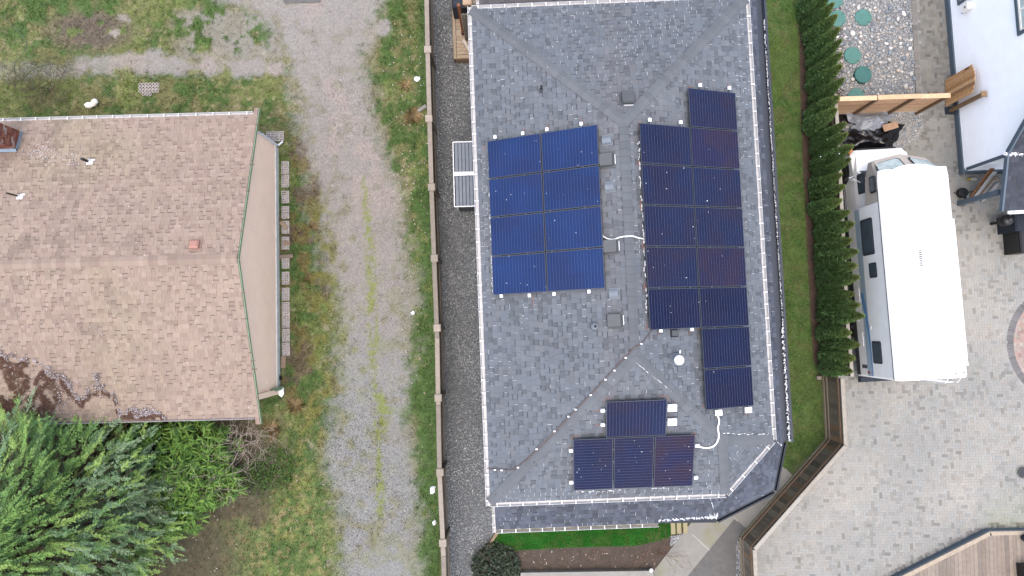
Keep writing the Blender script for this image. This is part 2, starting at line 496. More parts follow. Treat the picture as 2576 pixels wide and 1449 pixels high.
gx = RNG.uniform(xs[0], xs[-1], N); gy = RNG.uniform(ys[0], ys[-1], N)
b, m, c = lot_cover(gx, gy)
keep = (gx < FX_(gy) - 0.05) & (RNG.random(N) < np.clip(1.02 - b, 0, 1) ** 1.3)
blades('weedy_grass', gx[keep], gy[keep], c[keep] * 1.2, 0.03, 0.12, n=4, spread=0.05, width=0.011)
tag(bpy.data.objects['weedy_grass'], 'patchy weedy grass on both sides of the gravel lane', 'grass')

def sheet(name, pts, z, mat, kind='structure'):
    m_ = MB(); pw = WP(pts)
    if area2([(p[0], p[1]) for p in pw]) < 0: pw.reverse()
    m_.face([(p[0], p[1], z) for p in pw])
    o = m_.build(name, mat); o['kind'] = kind; return o

GRAVEL = [(1088, -80), (1330, -80), (1330, 1325), (1262, 1335), (1240, 1352), (1212, 1398), (1196, 1520), (1112, 1520)]
LAWN_E = [(1840, -80), (2006, -80), (2020, 400), (2046, 900), (2064, 950), (2086, 1112), (1978, 1182), (1840, 1150)]
LAWN_S = [(1225, 1402), (1250, 1330), (1700, 1290), (1690, 1330), (1684, 1352), (1606, 1372), (1420, 1377), (1300, 1384)]
BED_S = [(1225, 1400), (1300, 1384), (1420, 1377), (1606, 1372), (1700, 1345), (1760, 1300), (1640, 1460), (1640, 1530), (1188, 1530)]
HEDGE_SOIL = [(2004, -80), (2112, -80), (2150, 952), (2062, 954), (2044, 900), (2018, 400)]
WALK = [(1760, 1285), (1955, 1165), (1978, 1180), (2001, 1203), (1881, 1333), (1848, 1303), (1712, 1470), (1618, 1470)]
ASPH = [(1848, 1303), (1881, 1333), (1856, 1368), (1856, 1520), (1672, 1520)]
sheet('gravel_side_yard', GRAVEL, 0.004, MT['gravel_bed'])
MT['lawn_soil'] = material('lawn_ground', alb(92, 116, 58), rough=0.95, var=0.3, scale=3, fine=0.35, fscale=40)
sheet('east_lawn', LAWN_E, 0.006, MT['lawn_soil'])
MT['lawn_soil2'] = material('mown_lawn_ground', alb(58, 104, 40), rough=0.95, var=0.2, scale=3, fine=0.3, fscale=40)
sheet('south_lawn', LAWN_S, 0.010, MT['lawn_soil2'])
sheet('planting_bed', BED_S, 0.006, MT['soil'])
MT['hedge_soil'] = material('hedge_soil', alb(88, 70, 58), rough=0.95, var=0.3, scale=5, fine=0.4, fscale=55, bump=0.6, bscale=60)
sheet('hedge_bed', HEDGE_SOIL, 0.012, MT['hedge_soil'])
walk = sheet('concrete_walkway', WALK, 0.03, MT['walk'])
asph = sheet('asphalt_path', ASPH, 0.018, MT['asphalt'])
# joints of the walkway
jm = material('joint_line', alb(214, 212, 204), var=0.1)
jb = MB()
for a, b_ in (((1742, 1345), (1785, 1384)), ((1846, 1302), (1856, 1311))):
    jb.beam(P(*a, 0.032), P(*b_, 0.032), 0.025, 0.006)
jb.build('joint', jm, walk)
# dark strip of road at the very top
sheet('dark_road_edge', [(690, -60), (812, -60), (806, 6), (716, 9)], 0.03, MT['asphalt'])

def sample_poly(pts, n):
    pw = [(p[0], p[1]) for p in WP(pts)]
    a = np.array(pw); lo, hi = a.min(0), a.max(0)
    x = RNG.uniform(lo[0], hi[0], n); y = RNG.uniform(lo[1], hi[1], n)
    k = in_poly(x, y, pw); return x[k], y[k]
def lawn_colors(x, y, base, alt, alt2, s=1.0):
    n1 = VN.fbm(x * 1.1 * s, y * 1.1 * s, 3); n2 = VN.fbm(x * 3.1 * s + 7, y * 3.1 * s, 3)
    c = np.tile(base, (len(x), 1)); c = mixc(c, alt, sstep(0.42, 0.58, n1)); return mixc(c, alt2, sstep(0.50, 0.64, n2) * 0.85)
x, y = sample_poly(LAWN_E, 60000)
k = RNG.random(len(x)) < 0.6 + 0.4 * sstep(0.35, 0.5, VN.fbm(x * 1.5, y * 1.5, 3))
x, y = x[k], y[k]
o = blades('lawn_grass', x, y, lawn_colors(x, y, alb(80, 128, 54, 1.25), alb(124, 148, 78, 1.2), alb(150, 142, 104, 1.15)), 0.02, 0.06, n=3, spread=0.02, width=0.008, z0=0.006)
tag(o, 'long green lawn strip between the grey house and the cedar hedge', 'grass')
x, y = sample_poly(LAWN_S, 40000)
o = blades('lawn_grass', x, y, lawn_colors(x, y, alb(54, 126, 46, 0.8), alb(66, 134, 54, 0.8), alb(88, 126, 60, 0.8)), 0.02, 0.045, n=3, spread=0.02, width=0.008, z0=0.01)
tag(o, 'short dark green lawn below the lower gutter of the grey house', 'grass')

S6V = np.array([(1, 0, 0), (-1, 0, 0), (0, 1, 0), (0, -1, 0), (0, 0, 1), (0, 0, -1)], float)
S6F = np.array([(0, 2, 4), (2, 1, 4), (1, 3, 4), (3, 0, 4), (2, 0, 5), (1, 2, 5), (3, 1, 5), (0, 3, 5)])
def stones(name, X, Y, r, C, z0, parent=None, base='s6', flat=0.6, rough=0.25, tilt=0.6, mat='stone', kind='stuff'):
    BV, BF = (S6V, S6F) if base == 's6' else (np.array(OCT_V), np.array(OCT_F))
    n, k = len(X), len(BV); R = RNG
    v = np.tile(BV, (n, 1, 1)) * (1 + R.uniform(-rough, rough, (n, k, 1)))
    sc = np.stack([r * R.uniform(0.8, 1.35, n), r * R.uniform(0.65, 1.0, n), r * flat * R.uniform(0.7, 1.1, n)], -1)
    v = v * sc[:, None, :]
    a = R.uniform(0, 2 * np.pi, n); t = R.uniform(-tilt, tilt, n)
    ct, st = np.cos(t), np.sin(t)
    y_, z_ = v[..., 1] * ct[:, None] - v[..., 2] * st[:, None], v[..., 1] * st[:, None] + v[..., 2] * ct[:, None]
    ca, sa = np.cos(a), np.sin(a)
    x_ = v[..., 0] * ca[:, None] - y_ * sa[:, None]; y_ = v[..., 0] * sa[:, None] + y_ * ca[:, None]
    V = np.stack([x_ + X[:, None], y_ + Y[:, None], z_ + z0 + (r * flat * 0.35)[:, None]], -1).reshape(-1, 3)
    F = (BF[None] + (np.arange(n) * k)[:, None, None]).reshape(-1, 3)
    return np_mesh(name, V, F, np.repeat(C, k, 0), MT[mat], parent, kind, smooth=(base != 's6'))
x, y = sample_poly(GRAVEL, 52000)
gp, _ = px_of(x, y); k = gp < 1262; x, y = x[k], y[k]
g_ = RNG.normal(0, 1, len(x)) * 19 + 132 + (VN.fbm(x * 1.2, y * 1.2, 3) - 0.5) * 40
g_ = np.clip(g_, 50, 225)[:, None] / 255
C = (g_ ** 2.2) * np.array([0.97, 1.0, 1.0]) / (KALB * 0.44)
o = stones('crushed_gravel', x, y, RNG.uniform(0.014, 0.034, len(x)), C, 0.004, bpy.data.objects['gravel_side_yard'])
# bits of crushed stone over the lower, bluer end of the lane
x, y = sample_poly([(700, 300), (1050, 60), (1060, 1500), (780, 1500)], 42000)
b, m, c = lot_cover(x, y); _, py = px_of(x, y)
k = RNG.random(len(x)) < b * (0.25 + 0.75 * sstep(800, 1100, py)); x, y, c = x[k], y[k], c[k]
o = stones('lane_gravel', x, y, RNG.uniform(0.008, 0.02, len(x)), np.clip(c * RNG.uniform(0.6, 1.45, (len(x), 1)), 0, 0.75), -0.002, lot)
# ================================================================== ROOF KIT
GREYS = [alb(123, 130, 139), alb(120, 127, 136), alb(126, 133, 141), alb(118, 125, 134), alb(124, 129, 136), alb(121, 130, 140)]
GREY_DK = [alb(108, 115, 123), alb(105, 111, 119), alb(111, 117, 125)]
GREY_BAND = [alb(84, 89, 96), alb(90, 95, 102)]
LOWGREY = [alb(98, 106, 122), alb(92, 100, 116), alb(104, 111, 124), alb(88, 95, 108)]
LOW_DK = [alb(76, 83, 97), alb(82, 88, 100)]
TANS = [alb(184, 163, 147), alb(181, 160, 144), alb(187, 166, 150), alb(179, 157, 142), alb(185, 164, 146), alb(188, 168, 152)]
TAN_DK = [alb(174, 152, 137), alb(172, 150, 136), alb(176, 155, 139)]
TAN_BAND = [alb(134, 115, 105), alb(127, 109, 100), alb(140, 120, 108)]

def roof_plane(pts):
    """pts: 3-D corners, the first two along the eave -> frame of the plane"""
    pts = [Vector(p) for p in pts]
    n = (pts[1] - pts[0]).cross(pts[2] - pts[0])
    if len(pts) > 3 and n.length < 1e-6: n = (pts[1] - pts[0]).cross(pts[3] - pts[0])
    n.normalize()
    if n.z < 0: n = -n
    u = (pts[1] - pts[0]).normalized()
    u = Vector((u.x, u.y, 0)).normalized() if abs(u.z) < 0.02 else u
    v = n.cross(u)
    if v.z < 0: u = -u; v = n.cross(u)
    o = pts[0]
    p2 = [((p - o).dot(u), (p - o).dot(v)) for p in pts]
    if area2(p2) < 0: p2.reverse()
    return dict(o=o, u=u, v=v, n=n, p2=p2, pts=pts)
def at_plane(pl, a, b, h=0.0):
    return pl['o'] + pl['u'] * a + pl['v'] * b + pl['n'] * h
def shingles(pl, pal, dark, expo=0.143, wr=(0.12, 0.34), seed=0, band=None, tooth=0.42, tint=None):
    """every tab of a roof plane -> list of tabs (polygon in plane coordinates, heights, colour)"""
    R = random.Random(seed); p2 = pl['p2']; tabs = []
    bmin, bmax = min(p[1] for p in p2), max(p[1] for p in p2)
    amin, amax = min(p[0] for p in p2), max(p[0] for p in p2)
    k = 0; b0 = bmin
    while b0 < bmax - 0.01:
        b1 = min(b0 + expo, bmax); a = amin - R.uniform(0, 0.3); recess = R.random() < 0.5
        while a < amax:
            w = R.uniform(*wr) * (0.8 if recess else 1.0)
            q = clip_poly([(a + 0.002, b0), (a + w - 0.002, b0), (a + w - 0.002, b1), (a + 0.002, b1)], p2)
            if len(q) >= 3 and area2(q) > 0.0012:
                dk = R.random() < 0.16 + 0.2 * recess
                c = R.choice(dark if dk else pal); f = R.uniform(0.94, 1.06)
                c = (c[0] * f, c[1] * f, c[2] * f)
                if tint:
                    mp = at_plane(pl, a + w / 2, b0 + expo / 2); c = tint(mp, c, R)
                t = 0.005 if recess else 0.015
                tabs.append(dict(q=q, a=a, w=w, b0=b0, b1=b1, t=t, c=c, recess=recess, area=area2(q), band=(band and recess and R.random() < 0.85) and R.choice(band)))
            a += w; recess = (R.random() < tooth) if not recess else False
        b0 += expo; k += 1
    for t in tabs: t['pl'] = pl
    return tabs
def tab_geo(mb, t):
    pl = t['pl']; q = t['q']; m = len(q); e = max(t['b1'] - t['b0'], 1e-3)
    hs = [t['t'] + (0.001 - t['t']) * (p[1] - t['b0']) / e + 0.003 for p in q]
    top = [at_plane(pl, p[0], p[1], h) for p, h in zip(q, hs)]
    bot = [at_plane(pl, p[0], p[1], -0.004) for p in q]
    fs = [tuple(range(m))] + [(m + k, m + (k + 1) % m, (k + 1) % m, k) for k in range(m)]
    mb.mesh(top + bot, fs, t['c'])
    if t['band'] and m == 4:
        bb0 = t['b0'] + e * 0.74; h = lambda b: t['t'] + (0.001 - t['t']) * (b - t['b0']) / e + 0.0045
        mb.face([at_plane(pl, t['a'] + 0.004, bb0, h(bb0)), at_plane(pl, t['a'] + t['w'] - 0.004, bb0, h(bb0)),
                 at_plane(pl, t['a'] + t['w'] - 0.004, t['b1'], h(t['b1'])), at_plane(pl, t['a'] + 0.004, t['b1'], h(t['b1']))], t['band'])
def lay_shingles(tabs, parent, count=300, ok=None):
    """the largest tabs that show are parts of their own, the rest one part"""
    def vis(t):
        c = at_plane(t['pl'], sum(p[0] for p in t['q']) / len(t['q']), sum(p[1] for p in t['q']) / len(t['q']))
        x, y = proj(c)
        return 5 < x < 2571 and 5 < y < 1444 and (ok is None or ok(x, y))
    cand = sorted([t for t in tabs if vis(t)], key=lambda t: -t['area'])[:count]
    ids = set(id(t) for t in cand)
    for t in cand:
        m = MB(); tab_geo(m, t); m.build('shingle', MT['shingle'], parent)
    m = MB()
    for t in tabs:
        if id(t) not in ids: tab_geo(m, t)
    m.build('shingles', MT['shingle'], parent, kind='stuff')
def deck_of(planes, name, parent, mat, thick=0.05):
    """the sheathing under the shingles"""
    m = MB()
    for pl in planes:
        top = [p - pl['n'] * 0.004 for p in pl['pts']]
        n = len(top); bot = [p - Vector((0, 0, thick)) for p in top]
        up = (top[1] - top[0]).cross(top[2] - top[0]).z > 0
        f = tuple(range(n)) if up else tuple(reversed(range(n)))
        fs = [f, tuple(reversed([n + k for k in f]))]
        for k in range(n): fs.append((f[k], n + f[k], n + f[(k + 1) % n], f[(k + 1) % n]))
        m.mesh(top + bot, fs)
    return m.build(name, mat, parent)
def caps(p0, p1, s1, s2, n1, n2, parent, pal, step=0.2, half=0.145, seed=1, mat='shingle'):
    """bent cap shingles from the low end p0 to the high end p1; s1, s2 run down either side"""
    R = random.Random(seed); p0, p1 = Vector(p0), Vector(p1)
    d = p1 - p0; L = d.length; d.normalize(); k = 0; n = (n1 + n2).normalized()
    while k * step < L - 0.03:
        a0 = k * step; a1 = min(a0 + step - 0.002, L); j = R.uniform(-0.006, 0.006)
        c = R.choice(pal); f = R.uniform(0.9, 1.06); c = (c[0] * f, c[1] * f, c[2] * f)
        vs = []
        for a, h in ((a0, 0.042), (a1, 0.032)):
            q = p0 + d * a
            vs += [q + s1 * (half + j) + n1 * (h - 0.006), q + n * h, q + s2 * (half + j) + n2 * (h - 0.006)]
        lo = [v - n * 0.05 for v in vs]
        m = MB(); m.mesh(vs + lo, [(0, 1, 4, 3), (1, 2, 5, 4), (0, 6, 7, 1), (1, 7, 8, 2), (3, 4, 10, 9), (4, 5, 11, 10), (0, 3, 9, 6), (2, 8, 11, 5)], c)
        o = m.data('ridge_cap', OFF[parent.name]); o.materials.append(MT[mat])
        ob = bpy.data.objects.new('ridge_cap', o); COLL.objects.link(ob); ob.parent = parent; OFF[ob.name] = OFF[parent.name]
        k += 1
def gutter(p0, p1, out, parent, mat, hanger_mat=None, w=0.125, d=0.09, step=0.41, seed=0, floor=None, lip=0.012, name='gutter'):
    """open trough from p0 to p1, out = horizontal direction away from the roof"""
    p0, p1, out = Vector(p0), Vector(p1), Vector(out).normalized()
    z = Vector((0, 0, 1)); dirv = (p1 - p0).normalized()
    prof = [(0, 0.0), (0, -d), (w * 0.75, -d), (w, -d * 0.35), (w, 0.008), (w - lip, 0.008), (w - lip, -d * 0.3), (w * 0.7, -d + 0.012), (lip, -d + 0.012), (lip, 0.0)]
    a = [p0 + out * x + z * h for x, h in prof]; b = [p1 + out * x + z * h for x, h in prof]
    n = len(prof); m = MB()
    fs = [(k, (k + 1) % n, n + (k + 1) % n, n + k) for k in range(n)]
    fs += [tuple(range(n)), tuple(reversed(range(n, 2 * n)))]
    m.mesh(a + b, fs)
    if dirv.cross(z).dot(out) > 0:
        m.f = [tuple(reversed(f)) for f in m.f]
    if floor is not None:
        m.face([a[8] + z * 0.004, b[8] + z * 0.004, b[7] + z * 0.004, a[7] + z * 0.004], None, 1)
    o = m.build(name, [mat] + ([floor] if floor is not None else []), parent)
    if hanger_mat:
        R = random.Random(seed); t = 0.2; L = (p1 - p0).length
        while t < L - 0.1:
            h = MB(); h.box(p0 + dirv * t + out * (w / 2) + z * 0.002, (w - 0.004, 0.03, 0.02), (out, dirv, z))
            h.build('hanger', hanger_mat, o); t += step * R.uniform(0.85, 1.15)
    return o
# ================================================================== GREY HOUSE WITH THE SOLAR ARRAYS
YAW = math.radians(2.3)
EX = Vector((math.cos(YAW), math.sin(YAW), 0)); EY = Vector((-math.sin(YAW), math.cos(YAW), 0)); EZ = Vector((0, 0, 1))
ZE = 5.2
HO = P(1559, 640, ZE); HO.z = 0
def uv(p): d = p - HO; return d.dot(EX), d.dot(EY)
def Hp(u, v, z): return HO + EX * u + EY * v + EZ * z
uW = uv(P(1208, 600, ZE))[0]; uE = uv(P(1912, 600, ZE))[0]
vN = uv(P(1270, 20, ZE))[1]; vS = uv(P(1500, 1254, ZE))[1]
TANP = 0.415
half = (uE - uW) / 2; uR = (uE + uW) / 2; zR = ZE + half * TANP
kE = uv(P(1951.5, 1106, ZE))[1]; kS = uv(P(1825, 1246, ZE))[0]      # chamfer corners: v on the east eave, u on the south eave
c_nw, c_ne, c_sw = Hp(uW, vN, ZE), Hp(uE, vN, ZE), Hp(uW, vS, ZE)
c_e, c_s = Hp(uE, kE, ZE), Hp(kS, vS, ZE)
rN, rS = Hp(uR, vN - half, zR), Hp(uR, vS + half, zR)
dA = 1.62
apx = Hp(uE - dA, vS + dA, ZE + dA * TANP)
house = thing('grey_house', 'two-storey house with grey shingle hip roof carrying solar arrays', 'house', tuple(Hp(0, 0, 0)))
PL = {
    'W': roof_plane([c_nw, c_sw, rS, rN]),
    'N': roof_plane([c_ne, c_nw, rN]),
    'E': roof_plane([c_e, c_ne, rN, rS, apx]),
    'S': roof_plane([c_sw, c_s, apx, rS]),
    'D': roof_plane([c_s, c_e, apx]),
}
# walls
wm = MB()
ins = 0.45
wpoly = [Hp(uW + ins, vN - ins, 0), Hp(uW + ins, vS + ins, 0), Hp(kS - 0.2, vS + ins, 0), Hp(uE - ins, kE + 0.2, 0), Hp(uE - ins, vN - ins, 0)]
wm.prism([(p.x, p.y) for p in wpoly], 0, ZE - 0.06)
wm.build('wall', MT['grey_wall'], house)
roof = deck_of(PL.values(), 'roof', house, MT['dark_metal'])
# shade of the weathered, cooler or browner shingles
def tint_main(mp, c, R):
    x, y = proj(mp)
    k = VN.fbm(np.array(mp.x * 0.6 + 9), np.array(mp.y * 0.6), 3)
    f = 0.93 + 0.14 * float(k)
    warm = 0.06 * max(0.0, 1 - math.hypot(x - 1590, y - 260) / 160) + 0.05 * max(0.0, 1 - abs(x - 1545) / 60)
    return (c[0] * f * (1 + warm), c[1] * f, c[2] * f * (1 - warm * 0.6))
TABS = []
for i, k in enumerate('WNESD'):
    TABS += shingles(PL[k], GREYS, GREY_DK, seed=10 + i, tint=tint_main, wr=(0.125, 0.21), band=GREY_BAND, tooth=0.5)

# ---- lower, ground-floor roofs that stick out beyond the upper eaves
ZL, ZT = 2.55, 3.1
iE = uE - ins
e_n = P(1925, -90, ZL - 0.02); e1 = P(1976, 1112, ZL); e2 = P(1945, 1232, ZL); e3 = P(1803, 1309, ZL)
uEL = uv(P(1943, 700, ZL))[0]
e_n = Hp(uEL, vN + 2.5, ZL); e1 = Hp(uEL, uv(e1)[1], ZL)
vSL = uv(P(1400, 1326, ZL))[1]
e3 = Hp(uv(e3)[0], uv(P(1740, 1307, ZL))[1], ZL)
i_n = Hp(iE, vN + 2.5, ZT); i1 = Hp(iE, kE + 0.2, ZT); i2 = Hp(kS - 0.2, vS + ins, ZT)
uWL = uv(P(1246, 1300, ZL))[0]
e4 = Hp(uWL, vSL, ZL); i3 = Hp(uWL, vS + ins, ZT)
e3b = Hp(uv(P(1657, 1316, ZL))[0], vSL, ZL)
vNL = vN + 2.4
PLL = {
    'LE': roof_plane([e1, e_n, i_n, i1]),
    'L1': roof_plane([e2, e1, i1]),
    'L2': roof_plane([e3, e2, i1]),
    'L3': roof_plane([i1, i2, e3]),
    'LS': roof_plane([e4, e3b, i2, i3]),
    'LT': roof_plane([e3b, e3, i2]),
    'LN': roof_plane([Hp(uEL, vNL, ZL + 0.02), Hp(uW + 0.15, vNL, ZL + 0.02), Hp(uW + 0.15, vN - ins, ZT + 0.02), Hp(iE, vN - ins, ZT + 0.02)]),
}
lroof = deck_of(PLL.values(), 'porch_roof', house, MT['dark_metal'])
LT = []
for i, k in enumerate(PLL):
    pal, dk = (LOWGREY, LOW_DK) if k != 'LN' else ([alb(104, 100, 102), alb(98, 94, 96), alb(110, 106, 106)], [alb(86, 82, 84)])
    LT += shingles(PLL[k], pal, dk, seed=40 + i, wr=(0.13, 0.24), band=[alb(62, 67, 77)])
# ---- caps
def side(line, pl):
    d = line.normalized(); s = d.cross(pl['n']).normalized(); return s
def capline(p0, p1, A, B, seed, parent=None, **kw):
    d = (p1 - p0)
    sA, sB = side(d, A), side(d, B)
    cA = sum((p for p in A['pts']), Vector()) / len(A['pts']); mid = (p0 + p1) / 2
    if (cA - mid).dot(sA) < 0: sA = -sA
    cB = sum((p for p in B['pts']), Vector()) / len(B['pts'])
    if (cB - mid).dot(sB) < 0: sB = -sB
    caps(p0, p1, sA, sB, A['n'], B['n'], parent or roof, [alb(119, 125, 131), alb(117, 123, 129), alb(122, 127, 133)], seed=seed, **kw)
capline(c_nw, rN, PL['W'], PL['N'], 1)
capline(c_ne, rN, PL['E'], PL['N'], 2)
capline(c_sw, rS, PL['W'], PL['S'], 3)
capline(apx, rS, PL['E'], PL['S'], 4)
capline(c_e, apx, PL['E'], PL['D'], 5)
capline(c_s, apx, PL['S'], PL['D'], 6)
capline(rS, rN, PL['W'], PL['E'], 7, half=0.13)

# ---- gutters
zg = ZE - 0.012
gutter(Hp(uW, vN + 0.11, zg), Hp(uW, vS - 0.11, zg), -EX, house, MT['gutter_grey'], MT['white_metal'], seed=1)
gutter(Hp(uE, vN + 0.11, zg), Hp(uE, kE - 0.02, zg), EX, house, MT['gutter_grey'], MT['white_metal'], seed=2)
gutter(Hp(uW - 0.0, vN, zg), Hp(uE, vN, zg), EY, house, MT['gutter_grey'], MT['white_metal'], seed=3)
gutter(Hp(uW, vS, zg), Hp(kS + 0.02, vS, zg), -EY, house, MT['gutter_grey'], MT['white_metal'], seed=4)
dd = (c_e - c_s).normalized()
gutter(c_s + EZ * -0.012, c_e + EZ * -0.012, Vector((dd.y, -dd.x, 0)), house, MT['gutter_grey'], MT['white_metal'], seed=5, step=0.5)
MT['gutter_dirt'] = material('gutter_dirt', alb(150, 146, 128), rough=0.9, var=0.3, scale=7)
gutter(e4, e3b, -EY, house, MT['gutter_grey'], MT['white_metal'], seed=6, floor=MT['gutter_dirt'])
gutter(e4 + EY * -0.12, Hp(uWL, vS - 0.35, ZL + 0.1), -EX, house, MT['gutter_grey'], MT['white_metal'], seed=7, w=0.1)
gutter(Hp(uW + 0.15, vNL, ZL + 0.01), Hp(uW + 0.15, vN - ins + 0.2, ZL + 0.3), -EX, house, MT['gutter_grey'], MT['white_metal'], seed=8, w=0.1)
# dark gutter and fascia along the lower east and south-east eaves
MT['lower_gutter'] = material('slate_gutter', alb(76, 84, 98), rough=0.5, var=0.12, scale=5, spec=0.25)
og = gutter(e1, e_n, EX, house, MT['lower_gutter'], None, w=0.36, d=0.16, lip=0.07)
d12 = (e2 - e1).normalized(); o12 = Vector((-d12.y, d12.x, 0)); d23 = (e3 - e2).normalized(); o23 = Vector((-d23.y, d23.x, 0))
if o12.dot(EX) < 0: o12 = -o12
if o23.dot(-EY) < 0: o23 = -o23
g1 = gutter(e2 + d12 * 0.02, e1, o12, house, MT['dark_metal'], None, w=0.15, d=0.12, lip=0.05)
g2 = gutter(e3, e2, o23, house, MT['dark_metal'], None, w=0.15, d=0.12, lip=0.05)
fm = MB(); fm.beam(e3b + EY * 0.06 + EZ * -0.05, e3 + EY * -0.06 + EZ * -0.05, 0.12, 0.14); fm.build('fascia', MT['dark_metal'], house)

# ---- panels: 25 modules of 1.72 x 1.13 m
PW, PH, PG = 1.635, 1.098, 0.028
def solar_glass(name, c, brown=0.0, bcol=alb(58, 50, 62)):  # brown: patchy reflected tint mixed into the glass base colour
    m = material(name, c, rough=0.16, var=0.18, scale=0.9, spec=0.13, fine=0.12, fscale=70)
    if brown:
        nt = m.node_tree; b = nt.nodes['Principled BSDF']; src = b.inputs['Base Color'].links[0].from_socket
        geo = nt.nodes.new('ShaderNodeNewGeometry')
        n = nt.nodes.new('ShaderNodeTexNoise'); n.inputs['Scale'].default_value = 1.1; n.inputs['Detail'].default_value = 3
        nt.links.new(geo.outputs['Position'], n.inputs['Vector'])
        r = nt.nodes.new('ShaderNodeMapRange'); r.inputs[1].default_value = 0.42; r.inputs[2].default_value = 0.68; r.inputs[4].default_value = brown
        nt.links.new(n.outputs['Fac'], r.inputs[0])
        mx = nt.nodes.new('ShaderNodeMix'); mx.data_type = 'RGBA'; mx.inputs[7].default_value = (*bcol, 1)
        nt.links.new(r.outputs[0], mx.inputs[0]); nt.links.new(src, mx.inputs[6]); nt.links.new(mx.outputs[2], b.inputs['Base Color'])
    return m
GL = [solar_glass('cell_blue_sheen', (0.008, 0.022, 0.078), 0.45, (0.012, 0.016, 0.05)), solar_glass('cell_navy_sheen', (0.008, 0.012, 0.036), 0.6, (0.016, 0.011, 0.022)),  # sky reflection and film sheen of each slope painted into the base colours
      solar_glass('cell_dark_sheen', (0.005, 0.008, 0.028), 0.4, (0.011, 0.008, 0.018)), solar_glass('cell_plum_sheen', (0.011, 0.011, 0.034), 0.8, (0.022, 0.013, 0.020))]
MT['busbar'] = material('busbar', alb(104, 114, 156), rough=0.4, var=0.35, scale=20)
MT['frame'] = material('panel_frame', alb(104, 110, 122), rough=0.35, metal=0.6, var=0.05)
def panel_meshes():
    f = MB(); X, Y, Z = Vector((1, 0, 0)), Vector((0, 1, 0)), Vector((0, 0, 1)); t = 0.016
    for s in (-1, 1):
        f.box((0, s * (PH / 2 - t / 2), 0), (PW, t, 0.036)); f.box((s * (PW / 2 - t / 2), 0, 0), (t, PH - 2 * t, 0.036))
    fr = f.data('frame')
    fr.materials.append(MT['frame'])
    gs = []
    for m in GL:
        g_ = MB(); g_.box((0, 0, 0.003), (PW - 2 * t, PH - 2 * t, 0.024)); d = g_.data('glass'); d.materials.append(m); gs.append(d)
    l = MB(); n = 18
    for k in range(1, n):
        x = -PW / 2 + PW * k / n; l.box((x, 0, 0.0163), (0.004, PH - 0.06, 0.002))
    ln = l.data('cell_lines'); ln.materials.append(MT['busbar'])
    return fr, gs, ln
FRM, GLS, LNS = panel_meshes()
PANEL_FOOT = []
def panel(pl, a, b, longdir, gi, label, group):
    """centre (a, b) in plane coordinates; longdir 'u' or 'v'"""
    c = at_plane(pl, a, b, 0.185)
    x, y = (pl['u'], pl['v']) if longdir == 'u' else (pl['v'], -pl['u'])
    M = Matrix((x, y, pl['n'])).transposed().to_4x4(); M.translation = c
    base = at_plane(pl, a, b, 0.05)
    t = thing('solar_panel', label, 'solar panel', tuple(base), group)
    inst('frame', FRM, t, M)
    g_ = inst('glass', GLS[gi], t, M)
    l = bpy.data.objects.new('cell_lines', LNS); COLL.objects.link(l); l.parent = g_; OFF[l.name] = OFF[t.name]
    hx, hy = (PW / 2, PH / 2) if longdir == 'u' else (PH / 2, PW / 2)
    PANEL_FOOT.append([proj(at_plane(pl, a + sx * (hx + 0.02), b + sy * (hy + 0.02))) for sx, sy in ((-1, -1), (1, -1), (1, 1), (-1, 1))])
    return t
def plane_ab(pl, px, py, h=0.205):
    q = Pp(px, py, pl['o'] + pl['n'] * h, pl['n']) - pl['o']; return q.dot(pl['u']), q.dot(pl['v'])
ORD = ['top', 'second', 'third', 'fourth', 'fifth', 'sixth', 'seventh', 'bottom']
aW, bW = plane_ab(PL['W'], 1368, 533)
sgn = 1 if PL['W']['u'].dot(EY) > 0 else -1          # u direction that runs up the picture
for r in range(4):
    for cidx in range(2):
        panel(PL['W'], aW + sgn * (1.5 - r) * (PH + PG), bW + (cidx - 0.5) * (PW + PG), 'v', 0,
              'bright blue solar panel, %s row of four, %s column of the left array' % (['top', 'second', 'third', 'bottom'][r], ['left', 'right'][cidx]), 'solar panels of the left array')
aE, bE = plane_ab(PL['E'], 1750, 570)
sgE = 1 if PL['E']['u'].dot(EY) > 0 else -1
glE = {(-1, 1): 1, (0, 0): 1, (0, 1): 3, (1, 0): 1, (1, 1): 1, (2, 0): 1, (2, 1): 1, (3, 0): 1, (3, 1): 3, (4, 0): 2, (4, 1): 2, (5, 1): 2, (6, 1): 2}
for (r, cidx), gi in glE.items():
    rowname = {-1: 'single panel at the very top of the right column', 5: 'second panel from the bottom in the right column', 6: 'lowest panel of the right column'}.get(r)
    lab = ('dark solar panel, %s, right array' % rowname) if rowname else 'dark navy solar panel, %s of the two-wide rows, %s column, right array' % (['first', 'second', 'third', 'fourth', 'fifth'][r], ['left', 'right'][cidx])
    panel(PL['E'], aE + sgE * (2 - r) * (PH + PG), bE + (0.5 - cidx) * (PW + PG), 'v', gi, lab, 'solar panels of the right array')
aS, bS = plane_ab(PL['S'], 1594, 1165)
sgS = 1 if PL['S']['u'].dot(EX) > 0 else -1
for cidx in range(3):
    panel(PL['S'], aS + sgS * (cidx - 1) * (PH + PG), bS, 'v', [1, 1, 3][cidx], 'upright navy solar panel, %s of three on the bottom slope' % ['leftmost', 'middle', 'rightmost'][cidx], 'solar panels of the bottom array')
aT, bT = plane_ab(PL['S'], 1601, 1054)
panel(PL['S'], aT, bS + PW / 2 + PH / 2 + PG, 'u', 1, 'single landscape navy solar panel above the three upright ones', 'solar panels of the bottom array')

def covered(x, y):
    return any(in_poly(np.array([x]), np.array([y]), f)[0] for f in PANEL_FOOT)
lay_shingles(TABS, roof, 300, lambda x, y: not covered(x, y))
lay_shingles(LT, lroof, 120, lambda x, y: y > 1100 or x > 1905)

